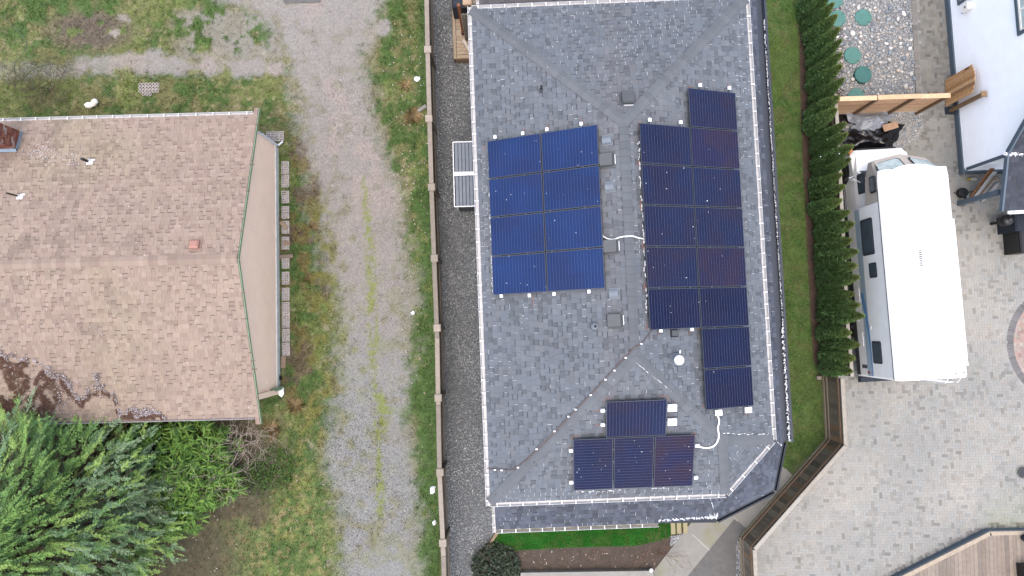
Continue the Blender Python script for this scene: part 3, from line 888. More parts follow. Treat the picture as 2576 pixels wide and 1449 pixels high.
# ---- mounting rails with white end caps
MT['cap_white'] = material('rail_end_white', srgb(236, 240, 245), rough=0.5, var=0.03)
def rail(pl, q0, q1, label, big=(0.05, 0.05)):
    """q0, q1 in plane coordinates"""
    t = thing('mounting_rail', label, 'rail', tuple(at_plane(pl, q0[0], q0[1], 0.02)), 'mounting rails under the panels')
    m = MB(); A, B = at_plane(pl, *q0, 0.135), at_plane(pl, *q1, 0.135)
    m.beam(A, B, 0.04, 0.05, pl['n'])
    d = (B - A).normalized(); s = -0.5
    L = (B - A).length; k = int(L / 1.1)
    for j in range(k + 1): m.beam(A + d * (0.15 + j * (L - 0.3) / max(1, k)) + pl['n'] * -0.03, A + d * (0.15 + j * (L - 0.3) / max(1, k)) + pl['n'] * -0.125, 0.05, 0.08, d)
    m.build('rail', MT['alu'], t)
    for q, sg, s in ((A, -1, big[0]), (B, 1, big[1])):
        c = MB(); c.bbox(q + d * sg * s * 0.5 + pl['n'] * 0.01, (s * 1.3 + 0.03, 0.075 if s < 0.1 else 0.2, 0.07), 0.01, (d, pl['n'].cross(d), pl['n']))
        c.build('end_cap', MT['cap_white'], t)
rn = {'W': [((1245, 347), (1262, 742)), ((1315, 338), (1332, 741)), ((1375, 328), (1395, 737)), ((1462, 314), (1482, 731))],
      'E': [((1636, 304), (1661, 829)), ((1713, 310), (1740, 826)), ((1765, 217), (1804, 1034)), ((1838, 224), (1879, 1027))]}
for k, lst in rn.items():
    for j, (a, b_) in enumerate(lst):
        q0, q1 = plane_ab(PL[k], *a, 0.14), plane_ab(PL[k], *b_, 0.14)
        bm = (q0[1] + q1[1]) / 2
        rail(PL[k], (q0[0], bm), (q1[0], bm), '%s rail counted from the left under the %s solar array' % (['first', 'second', 'third', 'fourth'][j], {'W': 'left', 'E': 'right'}[k]),
             big=(0.05, 0.10 if k == 'E' and j > 1 else 0.05))
for j, (a, b_, big) in enumerate([((1519, 1034), (1683, 1025), (0.06, 0.17)), ((1519, 1069), (1683, 1061), (0.06, 0.17)), ((1439, 1133), (1751, 1122), (0.06, 0.07)), ((1440, 1216), (1748, 1199), (0.06, 0.06))]):
    q0, q1 = plane_ab(PL['S'], *a, 0.14), plane_ab(PL['S'], *b_, 0.14); bm = (q0[1] + q1[1]) / 2
    rail(PL['S'], (q0[0], bm), (q1[0], bm), ['upper rail under the single landscape panel', 'lower rail under the single landscape panel', 'upper rail under the three upright panels', 'lower rail under the three upright panels'][j], big)

# ---- installer's orange chalk marks on the shingles
def mark(pl, pts, w=0.016):
    m = MB(); q = [at_plane(pl, *plane_ab(pl, *p, 0.02), 0.0215) for p in pts]
    for a, b_ in zip(q[:-1], q[1:]): m.beam(a, b_, w, 0.006, pl['n'])
    m.build('chalk_mark', MT['orange'], roof)
for p in [[(1607, 328), (1607, 309), (1615, 308)], [(1731, 237), (1730, 219), (1742, 218)], [(1757, 216), (1757, 201)], [(1834, 224), (1830, 206)],
          [(1601, 410), (1611, 411)], [(1606, 402), (1607, 420)], [(1607, 516), (1617, 516)], [(1611, 503), (1612, 528)], [(1613, 619), (1625, 619)], [(1617, 604), (1618, 632)],
          [(1618, 722), (1632, 722)], [(1621, 712), (1622, 730)], [(1627, 810), (1627, 826), (1640, 826)], [(1656, 833), (1656, 845)], [(1734, 832), (1734, 842)],
          [(1754, 826), (1768, 826)], [(1765, 922), (1772, 922)], [(1768, 1015), (1771, 1026), (1778, 1026)], [(1803, 1040), (1803, 1052)], [(1877, 1035), (1877, 1047)]]:
    mark(PL['E'], p)
for p in [[(1218, 366), (1218, 380)], [(1317, 322), (1318, 332)], [(1379, 314), (1379, 323)], [(1461, 295), (1463, 310)], [(1340, 745), (1341, 770)], [(1499, 420), (1506, 418)], [(1507, 521), (1512, 521)]]:
    mark(PL['W'], p)
for p in [[(1521, 1012), (1521, 1002), (1540, 1001)], [(1659, 997), (1679, 997), (1679, 1007)], [(1495, 1033), (1511, 1032)], [(1496, 1068), (1510, 1069)], [(1439, 1106), (1439, 1098), (1458, 1097)],
          [(1736, 1090), (1750, 1090), (1750, 1097)], [(1692, 1011), (1692, 1018)], [(1691, 1046), (1691, 1052)], [(1428, 1127), (1437, 1127)], [(1428, 1208), (1438, 1208)]]:
    mark(PL['S'], p)

# ---- vents, flues, pipes through the roof
MT['vent_grey'] = material('vent_plastic', alb(98, 102, 106), rough=0.55, var=0.08)
MT['vent_light'] = material('vent_light', alb(140, 150, 160), rough=0.4, var=0.08)
MT['black_hole'] = material('pipe_inside', alb(10, 10, 11), rough=0.9)
MT['stain'] = material('soot_stain', alb(84, 88, 92), rough=0.95, var=0.1)
def slant_vent(pl, px, py, flip=1):
    a, b = plane_ab(pl, px, py, 0.12); n = pl['n']
    down = -pl['v'] * flip
    o = at_plane(pl, a, b, 0.02)
    base = MB(); base.box(o, (0.46, 0.46, 0.01), (pl['u'], pl['v'], n)); v = base.build('roof_vent', MT['vent_grey'], house)
    h = MB(); s = 0.165
    def q(x, y, z): return o + pl['u'] * x + pl['v'] * y + n * z
    t = [q(-s, -s, 0.16), q(-s * 0.6, -s * 1.1, 0.16), q(s * 0.6, -s * 1.1, 0.16), q(s, -s, 0.16), q(s, s, 0.13), q(-s, s, 0.13)]
    bt = [q(-s * 1.02, -s * 1.15, 0.10), q(-s * 0.6, -s * 1.28, 0.10), q(s * 0.6, -s * 1.28, 0.10), q(s * 1.02, -s * 1.15, 0.10), q(s * 1.05, s * 1.1, 0.06), q(-s * 1.05, s * 1.1, 0.06)]
    h.mesh(t + bt, [(0, 1, 2, 3, 4, 5)] + [(6 + k, 6 + (k + 1) % 6, (k + 1) % 6, k) for k in range(6)]); h.build('hood', MT['vent_grey'], v)
    nk = MB(); nk.box(o + n * 0.05, (0.24, 0.24, 0.09), (pl['u'], pl['v'], n)); nk.build('neck', MT['black'], v)
    lip = MB(); lip.box(o + pl['v'] * 0.225 + n * 0.012, (0.26, 0.02, 0.012), (pl['u'], pl['v'], n)); lip.build('snow_edge', MT['snow'], v)
slant_vent(PL['N'], 1580, 243)
slant_vent(PL['W'], 1525, 401); slant_vent(PL['W'], 1535, 619); slant_vent(PL['W'], 1546, 806)
def low_vent(pl, px, py):
    a, b = plane_ab(pl, px, py, 0.06); o = at_plane(pl, a, b, 0.02)
    m = MB(); n = pl['n']; K = 7; vs = []
    for i in range(K):
        t = -1 + 2 * i / (K - 1); z = 0.12 * (1 - t * t * 0.35)
        for s in (-1, 1): vs.append(o + pl['u'] * (t * 0.1) + pl['v'] * (s * 0.125) + n * z)
    fs = [(2 * i, 2 * i + 1, 2 * i + 3, 2 * i + 2) for i in range(K - 1)] + [tuple(range(0, 2 * K, 2)), tuple(reversed(range(1, 2 * K, 2)))]
    m.mesh(vs, fs); m.box(o, (0.30, 0.30, 0.012), (pl['u'], pl['v'], n))
    m.build('roof_vent', MT['vent_light'], house)
low_vent(PL['W'], 1527, 352); low_vent(PL['W'], 1534, 469); low_vent(PL['W'], 1545, 738)
# dark frame of a flush vent under the right array
a, b_ = plane_ab(PL['E'], 1696, 838, 0.02); o = at_plane(PL['E'], a, b_, 0.025); m = MB(); ax = (PL['E']['u'], PL['E']['v'], PL['E']['n'])
m.box(o, (0.22, 0.25, 0.02), ax); v = m.build('roof_vent', MT['black'], house)
m = MB(); m.box(o + PL['E']['n'] * 0.02, (0.15, 0.19, 0.03), ax); m.build('hood', MT['vent_grey'], v)
def pipe(pl, px, py, r, h, mat, boot, inside=True):
    a, b = plane_ab(pl, px, py, 0.02); o = at_plane(pl, a, b, 0.02)
    m = MB(); m.lathe(o, [(r * 2.3, 0), (r * 1.9, 0.03), (r * 1.15, 0.10)], 16); v = m.build('flue_pipe', boot, house, smooth=True)
    m = MB(); m.lathe(o, [(r, 0.0), (r, h)], 16); m.build('pipe', mat, v, smooth=False)
    if inside:
        m = MB(); m.lathe(o + EZ * (h + 0.001), [(r * 0.72, 0), (r * 0.7, 0.002)], 14); m.build('bore', MT['black_hole'], v)
pipe(PL['W'], 1361, 227, 0.03, 0.36, MT['black'], MT['vent_grey'])
pipe(PL['W'], 1496, 821, 0.055, 0.16, MT['vent_light'], MT['vent_light'])
a, b_ = plane_ab(PL['E'], 1699, 904, 0.02); o = at_plane(PL['E'], a, b_, 0.02)
m = MB(); m.lathe(o, [(0.20, 0.0), (0.17, 0.05), (0.115, 0.09), (0.11, 0.24), (0.10, 0.25)], 20); v = m.build('flue_pipe', MT['vent_light'], house, smooth=True)
m = MB(); m.lathe(o + EZ * 0.26, [(0.085, 0.0), (0.09, 0.16)], 18); m.build('pipe', MT['gutter_grey'], v)
m = MB(); m.lathe(o + EZ * 0.42, [(0.08, 0.0), (0.13, 0.01), (0.135, 0.05), (0.10, 0.075), (0.0, 0.085)], 22); m.build('rain_cap', MT['white_metal'], v, smooth=True)
m = MB(); m.beam(at_plane(PL['E'], *plane_ab(PL['E'], 1708, 898, .05), 0.05), at_plane(PL['E'], *plane_ab(PL['E'], 1711, 881, .05), 0.06), 0.04, 0.02); m.build('strap', MT['white_metal'], v)

# ---- cables and conduit lying on the roof
def on_roof(pts, h, pls):
    out = []
    for px, py, k in pts:
        a, b = plane_ab(pls[k], px, py, h); out.append(at_plane(pls[k], a, b, h))
    return out
def smooth_path(pts, n=6):
    P_ = [pts[0]] + list(pts) + [pts[-1]]; out = []
    for i in range(1, len(P_) - 2):
        for j in range(n):
            t = j / n; p0, p1, p2, p3 = P_[i - 1], P_[i], P_[i + 1], P_[i + 2]
            out.append(0.5 * ((2 * p1) + (p2 - p0) * t + (2 * p0 - 5 * p1 + 4 * p2 - p3) * t * t + (3 * p1 - p0 - 3 * p2 + p3) * t ** 3))
    out.append(pts[-1]); return out
m = MB(); m.tube(smooth_path(on_roof([(1509, 584, 'W'), (1517, 594, 'W'), (1530, 601, 'W'), (1545, 602, 'W'), (1562, 596, 'W')], 0.05, PL) + on_roof([(1590, 594, 'E'), (1605, 598, 'E'), (1624, 602, 'E')], 0.05, PL)), 0.022, 8)
tag(m.build('conduit', MT['white_metal'], None, True), 'white curved conduit crossing the ridge between the two large arrays', 'conduit')
m = MB(); m.tube(smooth_path(on_roof([(1805, 1034, 'E'), (1806, 1046, 'E'), (1809, 1060, 'E'), (1806, 1076, 'E'), (1808, 1092, 'E')], 0.05, PL) + on_roof([(1807, 1104, 'S'), (1800, 1118, 'S'), (1788, 1125, 'S'), (1774, 1127, 'S'), (1756, 1122, 'S')], 0.05, PL)), 0.028, 8)
tag(m.build('conduit', MT['white_metal'], None, True), 'white curved conduit from the right array down to the bottom array', 'conduit')
MT['copper'] = material('brown_cable', alb(122, 102, 96), rough=0.5, var=0.25, scale=12)
hipd = [(1642, 828, 'E'), (1622, 855, 'E'), (1606, 870, 'E')]
q = on_roof(hipd, 0.05, PL)
hip = [c_sw + (rS - c_sw) * t - EX * 0.10 + EZ * 0.02 for t in (0.86, 0.7, 0.5, 0.3, 0.18)]
q2 = on_roof([(1292, 1180, 'W'), (1270, 1182, 'W'), (1226, 1178, 'W')], 0.04, PL)
path = smooth_path([q[0], q[1], q[2], Hp(uR, vS + half + 0.25, zR + 0.06)] + on_roof([(1566, 905, 'W'), (1500, 978, 'W'), (1440, 1040, 'W'), (1380, 1104, 'W'), (1330, 1152, 'W')], 0.05, PL) + q2, 5)
cb = thing('cable', 'brown cable clipped along the lower left hip of the grey roof', 'cable', tuple(path[-1]))
m = MB(); m.tube(path, 0.014, 6); m.build('sheath', MT['copper'], cb, True)
for px, py in ((1613, 865), (1574, 900), (1546, 932), (1523, 955), (1486, 994), (1448, 1030), (1430, 1048), (1395, 1085), (1350, 1130), (1303, 1176), (1262, 1183), (1245, 1182)):
    k = 'E' if px > 1600 else 'W'
    p = on_roof([(px, py, k)], 0.05, PL)[0]; m = MB(); m.bbox(p, (0.06, 0.035, 0.05), 0.01); m.build('clip', MT['cap_white'], cb)

# ---- wet snow caught along the tab edges
def snow_p(x, y, k):
    if k == 'N':
        return 0.55 * max(0, min(1, (230 - y) / 120)) * (0.5 + 0.5 * math.exp(-((x - 1480) / 300) ** 2)) + 0.05
    if k == 'W':
        if 1206 < x < 1228 and 345 < y < 745: return 0.95
        if y > 735 and y < 805 and x < 1470: return 0.85 * (1 - (y - 735) / 80)
        if 1512 < x < 1566 and 400 < y < 830: return 0.4
        if y > 805: return 0.22
        return 0.10
    if k == 'E':
        if 1596 < x < 1622 and 340 < y < 850: return 0.9
        if x < 1760 and 820 < y < 890: return 0.6
        if 1735 < x < 1765 and 820 < y < 1040: return 0.6
        if x > 1862: return 0.45
        return 0.2
    if k == 'S':
        if y > 1228: return 0.9
        if x < 1530: return 0.5 if x > 1380 else 0.2
        return 0.35 if x > 1740 else 0.15
    if k == 'D': return 0.35
    return 0.12
sm = MB(); R = random.Random(5)
for t in TABS + LT:
    pl = t['pl']; k = next((n for n, p in list(PL.items()) + list(PLL.items()) if p is pl))
    x, y = proj(at_plane(pl, t['a'] + t['w'] / 2, t['b0']))
    if not (-20 < x < 2000 and -20 < y < 1460): continue
    if area2(t['q']) < 0.7 * t['w'] * (t['b1'] - t['b0']): continue
    p = snow_p(x, y, k) if k in PL else {'LS': 0.5, 'LE': 0.3, 'L1': 0.3, 'L2': 0.12}.get(k, 0.2)
    cl = float(VN.fbm(np.array(t['a'] * 1.3 + 50), np.array(t['b0'] * 1.3), 2)); p *= max(0.0, -0.25 + 1.5 * cl)
    if R.random() < p and not covered(x, y):
        f0, f1 = R.uniform(0, 0.35), R.uniform(0.65, 1.0); e = t['b1'] - t['b0']
        w = R.uniform(0.003, 0.0065); a = t['a'] + t['w'] * 1.0
        sm.box(at_plane(pl, a, t['b0'] + e * (f0 + f1) / 2, 0.016), (w, e * (f1 - f0), 0.012), (pl['u'], pl['v'], pl['n']))
    if R.random() < p * (0.6 if k in 'WE' and p > 0.5 else 0.15) and not covered(x, y):
        f0, f1 = R.uniform(0, 0.4), R.uniform(0.6, 1.0); w = R.uniform(0.003, 0.006)
        sm.box(at_plane(pl, t['a'] + t['w'] * (f0 + f1) / 2, t['b0'] - 0.004, 0.010), (t['w'] * (f1 - f0), w, 0.010), (pl['u'], pl['v'], pl['n']))
# streaks in and beside the dark lower gutter, the snow along the lower hips
def ragged(mb, p0, p1, w, n, gap=0.2, h=0.02, drift=0.3):
    p0, p1 = Vector(p0), Vector(p1); d = (p1 - p0).normalized(); s = d.cross(EZ)
    L = (p1 - p0).length
    for k in range(n):
        if R.random() < gap: continue
        c = p0 + d * (L * (k + R.random()) / n) + s * R.uniform(-drift, drift) * w
        l, ww = L / n * R.uniform(0.6, 1.5), w * R.uniform(0.35, 1.1)
        mb.blob(c, (l * 0.6, ww * 0.5, h), None, 0, Matrix((d, s, EZ)).transposed(), 0.25, R)
ragged(sm, e1 + EX * 0.262 + EZ * -0.04, Hp(uEL + 0.262, vN + 0.5, ZL - 0.04), 0.035, 420, 0.25, 0.012)
ragged(sm, e1 + EX * 0.24 + EZ * -0.05, Hp(uEL + 0.24, kE + 3.2, ZL - 0.05), 0.07, 90, 0.25, 0.02)
ragged(sm, e1 + EX * 0.285 + EZ * -0.03, Hp(uEL + 0.285, vN + 0.5, ZL - 0.03), 0.02, 380, 0.4, 0.01)
ragged(sm, e3b + EY * 0.10 + EZ * 0.03, e3 + EY * 0.06 + EZ * 0.03, 0.09, 40, 0.1)
ragged(sm, e3 + EY * 0.10 - EX * 0.25 + EZ * 0.05, e3 + EY * 0.10 + EX * 0.05 + EZ * 0.05, 0.16, 8, 0, 0.05)
ragged(sm, e3 + (i2 - e3) * 0.2 + EZ * 0.03, e3 + (i2 - e3) * 0.98 + EZ * 0.03, 0.03, 20, 0)
ragged(sm, e1 + EZ * 0.04 - EX * 0.25 + EY * 0.05, e1 + EZ * 0.04 - EX * 0.05 - EY * 0.1, 0.07, 8, 0, 0.04)
for pl, a, b_, w in (('W', (1228, 360), (1240, 735), 0.03), ('E', (1606, 345), (1628, 800), 0.045), ('S', (1448, 1238), (1560, 1234), 0.03), ('S', (1600, 1231), (1680, 1228), 0.03), ('E', (1812, 1090), (1945, 1094), 0.03), ('E', (1690, 985), (1805, 1086), 0.025), ('E', (1600, 912), (1690, 985), 0.018)):
    q0, q1 = at_plane(PL[pl], *plane_ab(PL[pl], *a, .02), 0.02), at_plane(PL[pl], *plane_ab(PL[pl], *b_, .02), 0.02)
    L = (q1 - q0).length; ragged(sm, q0, q1, w, int(L / 0.07), 0.35, 0.008, 0.6)
sm.build('snow_dusting', MT['snow'], house, kind='stuff')
# flecks of snow lying on the glass
fk = MB()
for k in range(80):
    pl, gx0, gx1, gy0, gy1 = R.choice([('W', 1230, 1505, 350, 725), ('E', 1620, 1885, 320, 820), ('S', 1450, 1740, 1108, 1225)])
    x, y = R.uniform(gx0, gx1), R.uniform(gy0, gy1)
    if not covered(x, y): continue
    a, b_ = plane_ab(PL[pl], x, y, 0.205); s = R.uniform(0.004, 0.010)
    fk.blob(at_plane(PL[pl], a, b_, 0.208), (s * R.uniform(1, 2.2), s, s * 0.4), None, 0, Matrix((PL[pl]['u'], PL[pl]['v'], PL[pl]['n'])).transposed() @ Matrix.Rotation(R.uniform(0, 3), 3, 'Z'), 0.2, R)
o = fk.build('snow_flecks', MT['snow'], None, kind='stuff'); tag(o, 'small flecks of wet snow lying on the solar panels', 'snow')
# ================================================================== TAN HOUSE ON THE LEFT
TY = math.radians(1.5)
TX = Vector((math.cos(TY), math.sin(TY), 0)); TV = Vector((-math.sin(TY), math.cos(TY), 0))
TZE, TZR = 2.35, 4.15
TO = P(700, 660, 0)
def tuv(p): d = p - TO; return d.dot(TX), d.dot(TV)
def Tp(u, v, z): return TO + TX * u + TV * v + EZ * z
tN = tuv(P(600, 289, TZE))[1]; tS = tuv(P(600, 1050, TZE))[1]
tR = (tN + tS) / 2
uRk = tuv(P(597, 645, TZR))[0]                        # rake line
uL = tuv(P(-260, 645, TZR))[0]
tan = thing('tan_house', 'low house with tan shingle gable roof and pink-beige siding', 'house', tuple(Tp(0, tR, 0)))
PT = {'N': roof_plane([Tp(uRk, tN, TZE), Tp(uL, tN, TZE), Tp(uL, tR, TZR), Tp(uRk, tR, TZR)]),
      'S': roof_plane([Tp(uL, tS, TZE), Tp(uRk, tS, TZE), Tp(uRk, tR, TZR), Tp(uL, tR, TZR)])}
troof = deck_of(PT.values(), 'roof', tan, MT['grey_wall'], 0.08)
def tint_tan(mp, c, R):
    x, y = proj(mp)
    k = float(VN.fbm(np.array(mp.x * 0.55 + 30), np.array(mp.y * 0.55), 4)); j = float(VN.fbm(np.array(mp.x * 2.2), np.array(mp.y * 2.2 + 8), 3))
    f = 0.95 + 0.10 * k
    green = max(0.0, min(1.0, (k - 0.45) * 4)) * max(0.0, min(1.0, (560 - x) / 420)) * 0.5
    dirty = max(0.0, min(1.0, (j - 0.56) * 7)) * max(0.0, min(1.0, (520 - x) / 300)) * 0.22
    return (c[0] * f * (1 - 0.10 * green - dirty), c[1] * f * (1 - dirty), c[2] * f * (1 - 0.18 * green - dirty))
TT = []
for i, k in enumerate('NS'):
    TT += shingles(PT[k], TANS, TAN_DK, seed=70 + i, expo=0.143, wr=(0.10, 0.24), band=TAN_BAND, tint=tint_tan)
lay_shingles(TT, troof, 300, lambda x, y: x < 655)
caps(Tp(uL, tR, TZR), Tp(uRk, tR, TZR), -PT['S']['v'], -PT['N']['v'], PT['S']['n'], PT['N']['n'], troof, TANS + TAN_DK, step=0.15, half=0.15, seed=4)
# rake strips that run past the gutters, green edge trim
MT['green_trim'] = material('green_trim', alb(132, 156, 124, 1.5), rough=0.6, var=0.15, scale=10)
MT['tan_solid'] = material('tan_shingle_strip', alb(176, 150, 136), rough=0.85, var=0.15, scale=12, fine=0.2)
for k, sg, tt in (('N', 1, tN), ('S', -1, tS)):
    pl = PT[k]; dn = -pl['v']
    e = Tp(uRk, tt, TZE)
    m = MB(); m.box(e - TX * 0.07 + dn * 0.13 + pl['n'] * 0.004, (0.14, 0.26, 0.03), (TX, pl['v'], pl['n'])); m.build('rake_end', MT['tan_solid'], tan)
    m = MB(); m.beam(e + TX * 0.02 + dn * 0.26 - pl['n'] * 0.055, Tp(uRk + 0.02, tR, TZR) - pl['n'] * 0.055, 0.025, 0.10, pl['n']); m.build('bargeboard', MT['green_trim'], tan)
# gutters
gutter(Tp(uRk - 0.16, tN, TZE), Tp(uL, tN, TZE), TV, tan, MT['gutter_grey'], MT['white_metal'], seed=20, w=0.11, step=0.53)
MT['gutter_gunk'] = material('gutter_needles', alb(150, 132, 128), rough=0.95, var=0.35, scale=25)
gutter(Tp(uRk - 0.16, tS, TZE), Tp(uL, tS, TZE), -TV, tan, MT['gutter_grey'], None, seed=21, w=0.07, d=0.05, floor=MT['gutter_gunk'], lip=0.008)
# gable wall: lap siding board by board
MT['siding'] = material('beige_siding', alb(220, 194, 172, 0.88), rough=0.6, var=0.05, scale=2.0, fine=0.04, fscale=50)
MT['found'] = material('foundation', alb(186, 190, 184, 1.1), rough=0.9, var=0.2, scale=6)
vN0 = tuv(P(672, 352, 0.9))[1]; vN0 = tN - 0.55; vS0 = tS + 0.75
zroof = lambda v: TZR - (TZR - TZE) * abs(v - tR) / ((tN - tS) / 2) - 0.10
m = MB(); m.prism([(p.x, p.y) for p in (Tp(0.05, vN0, 0), Tp(uL, vN0, 0), Tp(uL, vS0, 0), Tp(0.05, vS0, 0))], 0, 0.32); m.build('foundation', MT['found'], tan)
inner = MB(); q = [(vN0, 0.3), (vN0, zroof(vN0)), (tR, zroof(tR)), (vS0, zroof(vS0)), (vS0, 0.3)]
A = [Tp(-0.03, v, z) for v, z in q]; B = [Tp(uL, v, z) for v, z in q]
inner.mesh(A + B, [(0, 1, 2, 3, 4), (9, 8, 7, 6, 5), (0, 5, 6, 1), (3, 8, 9, 4), (1, 6, 7, 2), (2, 7, 8, 3)]); wall = inner.build('wall', MT['siding'], tan)
z = 0.30; k = 0
while z < zroof(tR) - 0.03:
    z1 = z + 0.145; pts = []
    vlim = lambda zz: (tN - tS) / 2 * (TZR - 0.10 - zz) / (TZR - TZE)
    lo = (max(vS0, tR - vlim(z)), min(vN0, tR + vlim(z))); hi = (max(vS0, tR - vlim(z1)), min(vN0, tR + vlim(z1)))
    if hi[1] - hi[0] < 0.02: hi = (tR - 0.01, tR + 0.01)
    m = MB(); f = [Tp(0.016, lo[0], z), Tp(0.016, lo[1], z), Tp(0.003, hi[1], z1), Tp(0.003, hi[0], z1)]; b_ = [p - TX * 0.03 for p in f]
    m.mesh(f + b_, [(0, 1, 2, 3), (4, 7, 6, 5), (0, 4, 5, 1), (2, 6, 7, 3), (1, 5, 6, 2), (0, 3, 7, 4)]); m.build('siding_board', MT['siding'], wall)
    z = z1; k += 1
# white corner trim at the far end, soffit piece, downspouts
m = MB(); m.box(Tp(0.03, vN0 + 0.02, 1.2), (0.09, 0.05, 1.8), (TX, TV, EZ)); m.build('corner_board', MT['white_metal'], tan)
m = MB(); m.tube([Tp(0.05, vN0 + 0.06, 1.7), Tp(0.07, vN0 + 0.06, 0.15), Tp(0.22, vN0 + 0.22, 0.08)], 0.035, 6); m.build('downspout', MT['white_metal'], tan)
m = MB(); m.box(Tp(0.06, vS0 - 0.10, 1.35), (0.1, 0.18, 1.9), (TX, TV, EZ)); m.build('corner_board', MT['siding'], tan)
m = MB(); m.beam(Tp(0.02, vS0 - 0.02, 1.0), Tp(0.16, vS0 + 0.02, 0.05), 0.12, 0.1); m.build('downspout', MT['green_trim'], tan)
# roof furniture
MT['pink_vent'] = material('pink_vent', alb(206, 152, 136), rough=0.55, var=0.08)
def tvent(px, py):
    pl = PT['N']; a, b = plane_ab(pl, px, py, 0.1); o = at_plane(pl, a, b, 0.02)
    m = MB(); m.box(o, (0.42, 0.42, 0.012), (pl['u'], pl['v'], pl['n'])); v = m.build('roof_vent', MT['tan_solid'], tan)
    m = MB(); m.bbox(o + pl['n'] * 0.07, (0.29, 0.27, 0.12), 0.04, (pl['u'], pl['v'], pl['n'])); m.build('hood', MT['pink_vent'], v)
tvent(488, 614)
def tpipe(px, py, r, h):
    pl = PT['N']; a, b = plane_ab(pl, px, py, 0.02); o = at_plane(pl, a, b, 0.022)
    m = MB(); m.box(o + pl['u'] * -0.03 + pl['v'] * 0.02, (0.20, 0.17, 0.012), (pl['u'], pl['v'], pl['n']))
    m.lathe(o, [(r * 2.2, 0), (r * 1.7, 0.04), (r * 1.1, 0.09)], 14); v = m.build('flue_pipe', MT['white_metal'], tan)
    m = MB(); m.lathe(o, [(r, 0), (r, h)], 12); m.build('pipe', MT['black'], v)
    m = MB(); m.box(o + TX * 0.11 + pl['v'] * -0.06 + pl['n'] * 0.01, (0.16, 0.05, 0.014), (TX, pl['v'], pl['n'])); m.build('snow_patch', MT['snow'], v)
tpipe(224, 407, 0.045, 0.40); tpipe(48, 494, 0.028, 0.55)
# brick chimney, brick by brick, with grey flashing
MT['mortar'] = material('mortar', alb(186, 172, 164), rough=0.95, var=0.15)
MT['brick'] = material('red_brick', attr=True, rough=0.85, var=0.2, scale=14, fine=0.2)
MT['flash'] = material('lead_flashing', alb(160, 182, 200), rough=0.45, var=0.1, scale=8)
cb0 = Pp(44, 374, PT['N']['o'], PT['N']['n'])
cu, cv = tuv(cb0); zb = cb0.z - 0.25; cw, cdp, chh = 0.95, 0.62, 1.55
chim = thing('chimney', 'flaking red brick chimney with blue-grey flashing at the left edge', 'chimney', tuple(Tp(cu - cw / 2, cv + cdp / 2, zb)))
core = MB(); core.box(Tp(cu - cw / 2, cv + cdp / 2, zb + chh / 2), (cw - 0.03, cdp - 0.03, chh), (TX, TV, EZ)); core.build('mortar_core', MT['mortar'], chim)
R = random.Random(9)
bl, bh = 0.205, 0.063
REDS = [alb(160, 96, 76), alb(148, 84, 66), alb(170, 108, 88), alb(138, 80, 66), alb(176, 120, 102)]
for row in range(int(chh / (bh + 0.01))):
    zc = zb + row * (bh + 0.01) + bh / 2
    for facei in range(2):                                   # south face, east face
        L = cw if facei == 0 else cdp; s = -0.1 * (row % 2)
        while s < L - 0.02:
            a0, a1 = max(0, s), min(L, s + bl)
            if a1 - a0 > 0.03:
                c = R.choice(REDS)
                if R.random() < 0.13: c = alb(206, 186, 176)
                pc = Tp(cu - L + (a0 + a1) / 2, cv - 0.002, zc) if facei == 0 else Tp(cu + 0.002, cv + (a0 + a1) / 2, zc)
                m = MB(); m.box(pc, (a1 - a0, 0.05, bh), (TX, TV, EZ) if facei == 0 else (TV, TX, EZ), c); m.build('brick', MT['brick'], chim)
            s += bl + 0.01
m = MB()
m.mesh([Tp(cu + 0.03, cv - 0.05, cb0.z - 0.03), Tp(cu + 0.03, cv + cdp, cb0.z - 0.24), Tp(cu + 0.17, cv + cdp, cb0.z - 0.23), Tp(cu + 0.17, cv - 0.02, cb0.z + 0.0),
        Tp(cu + 0.032, cv - 0.03, cb0.z + 0.14), Tp(cu + 0.032, cv + cdp, cb0.z - 0.08)], [(0, 3, 2, 1), (0, 1, 5, 4)])
m.mesh([Tp(cu + 0.02, cv - 0.03, cb0.z + 0.13), Tp(cu - cw, cv - 0.03, cb0.z + 0.13), Tp(cu - cw, cv - 0.12, cb0.z + 0.06), Tp(cu + 0.02, cv - 0.12, cb0.z + 0.06)], [(0, 1, 2, 3)])
m.build('flashing', MT['flash'], chim)

# brown litter and wet moss under the overhanging tree, whitened at the edges
MT['litter'] = material('leaf_litter', attr=True, rough=0.9, var=0.25, scale=20)
R = np.random.default_rng(4); pl = PT['S']
n = 90000; px = R.uniform(-40, 420, n); py = R.uniform(870, 1056, n)
edge = np.interp(px, [-40, 20, 60, 110, 150, 175, 200, 240, 262, 286, 300, 340, 420], [885, 905, 905, 930, 962, 985, 1000, 992, 985, 1000, 1042, 1046, 1056])
nz = VN.fbm(px * 0.03, py * 0.03, 4)
nz2 = VN.fbm(px * 0.075 + 3, py * 0.075, 3)
dd_ = py - edge + (nz - 0.5) * 46
p_in = np.maximum(sstep(21, 12, np.abs(dd_) + (nz2 - 0.5) * 30) * sstep(0.36, 0.43, nz2), sstep(6, 22, dd_) * sstep(190, 120, px + (nz - .5) * 60) * sstep(0.46, 0.52, nz2))
arm = sstep(9, 4, np.abs(px - 246 - (nz - .5) * 20)) * ((py > 940) & (py < 985)) * sstep(0.38, 0.46, nz2); p_in = np.maximum(p_in, arm)
rim = sstep(0.06, 0.0, np.abs(p_in - 0.5) - 0.3) * (p_in < 0.85)
k = R.random(n) < p_in; px, py, pin, edge_k = px[k], py[k], p_in[k], (edge - (nz - 0.5) * 46)[k]
V, C = [], []
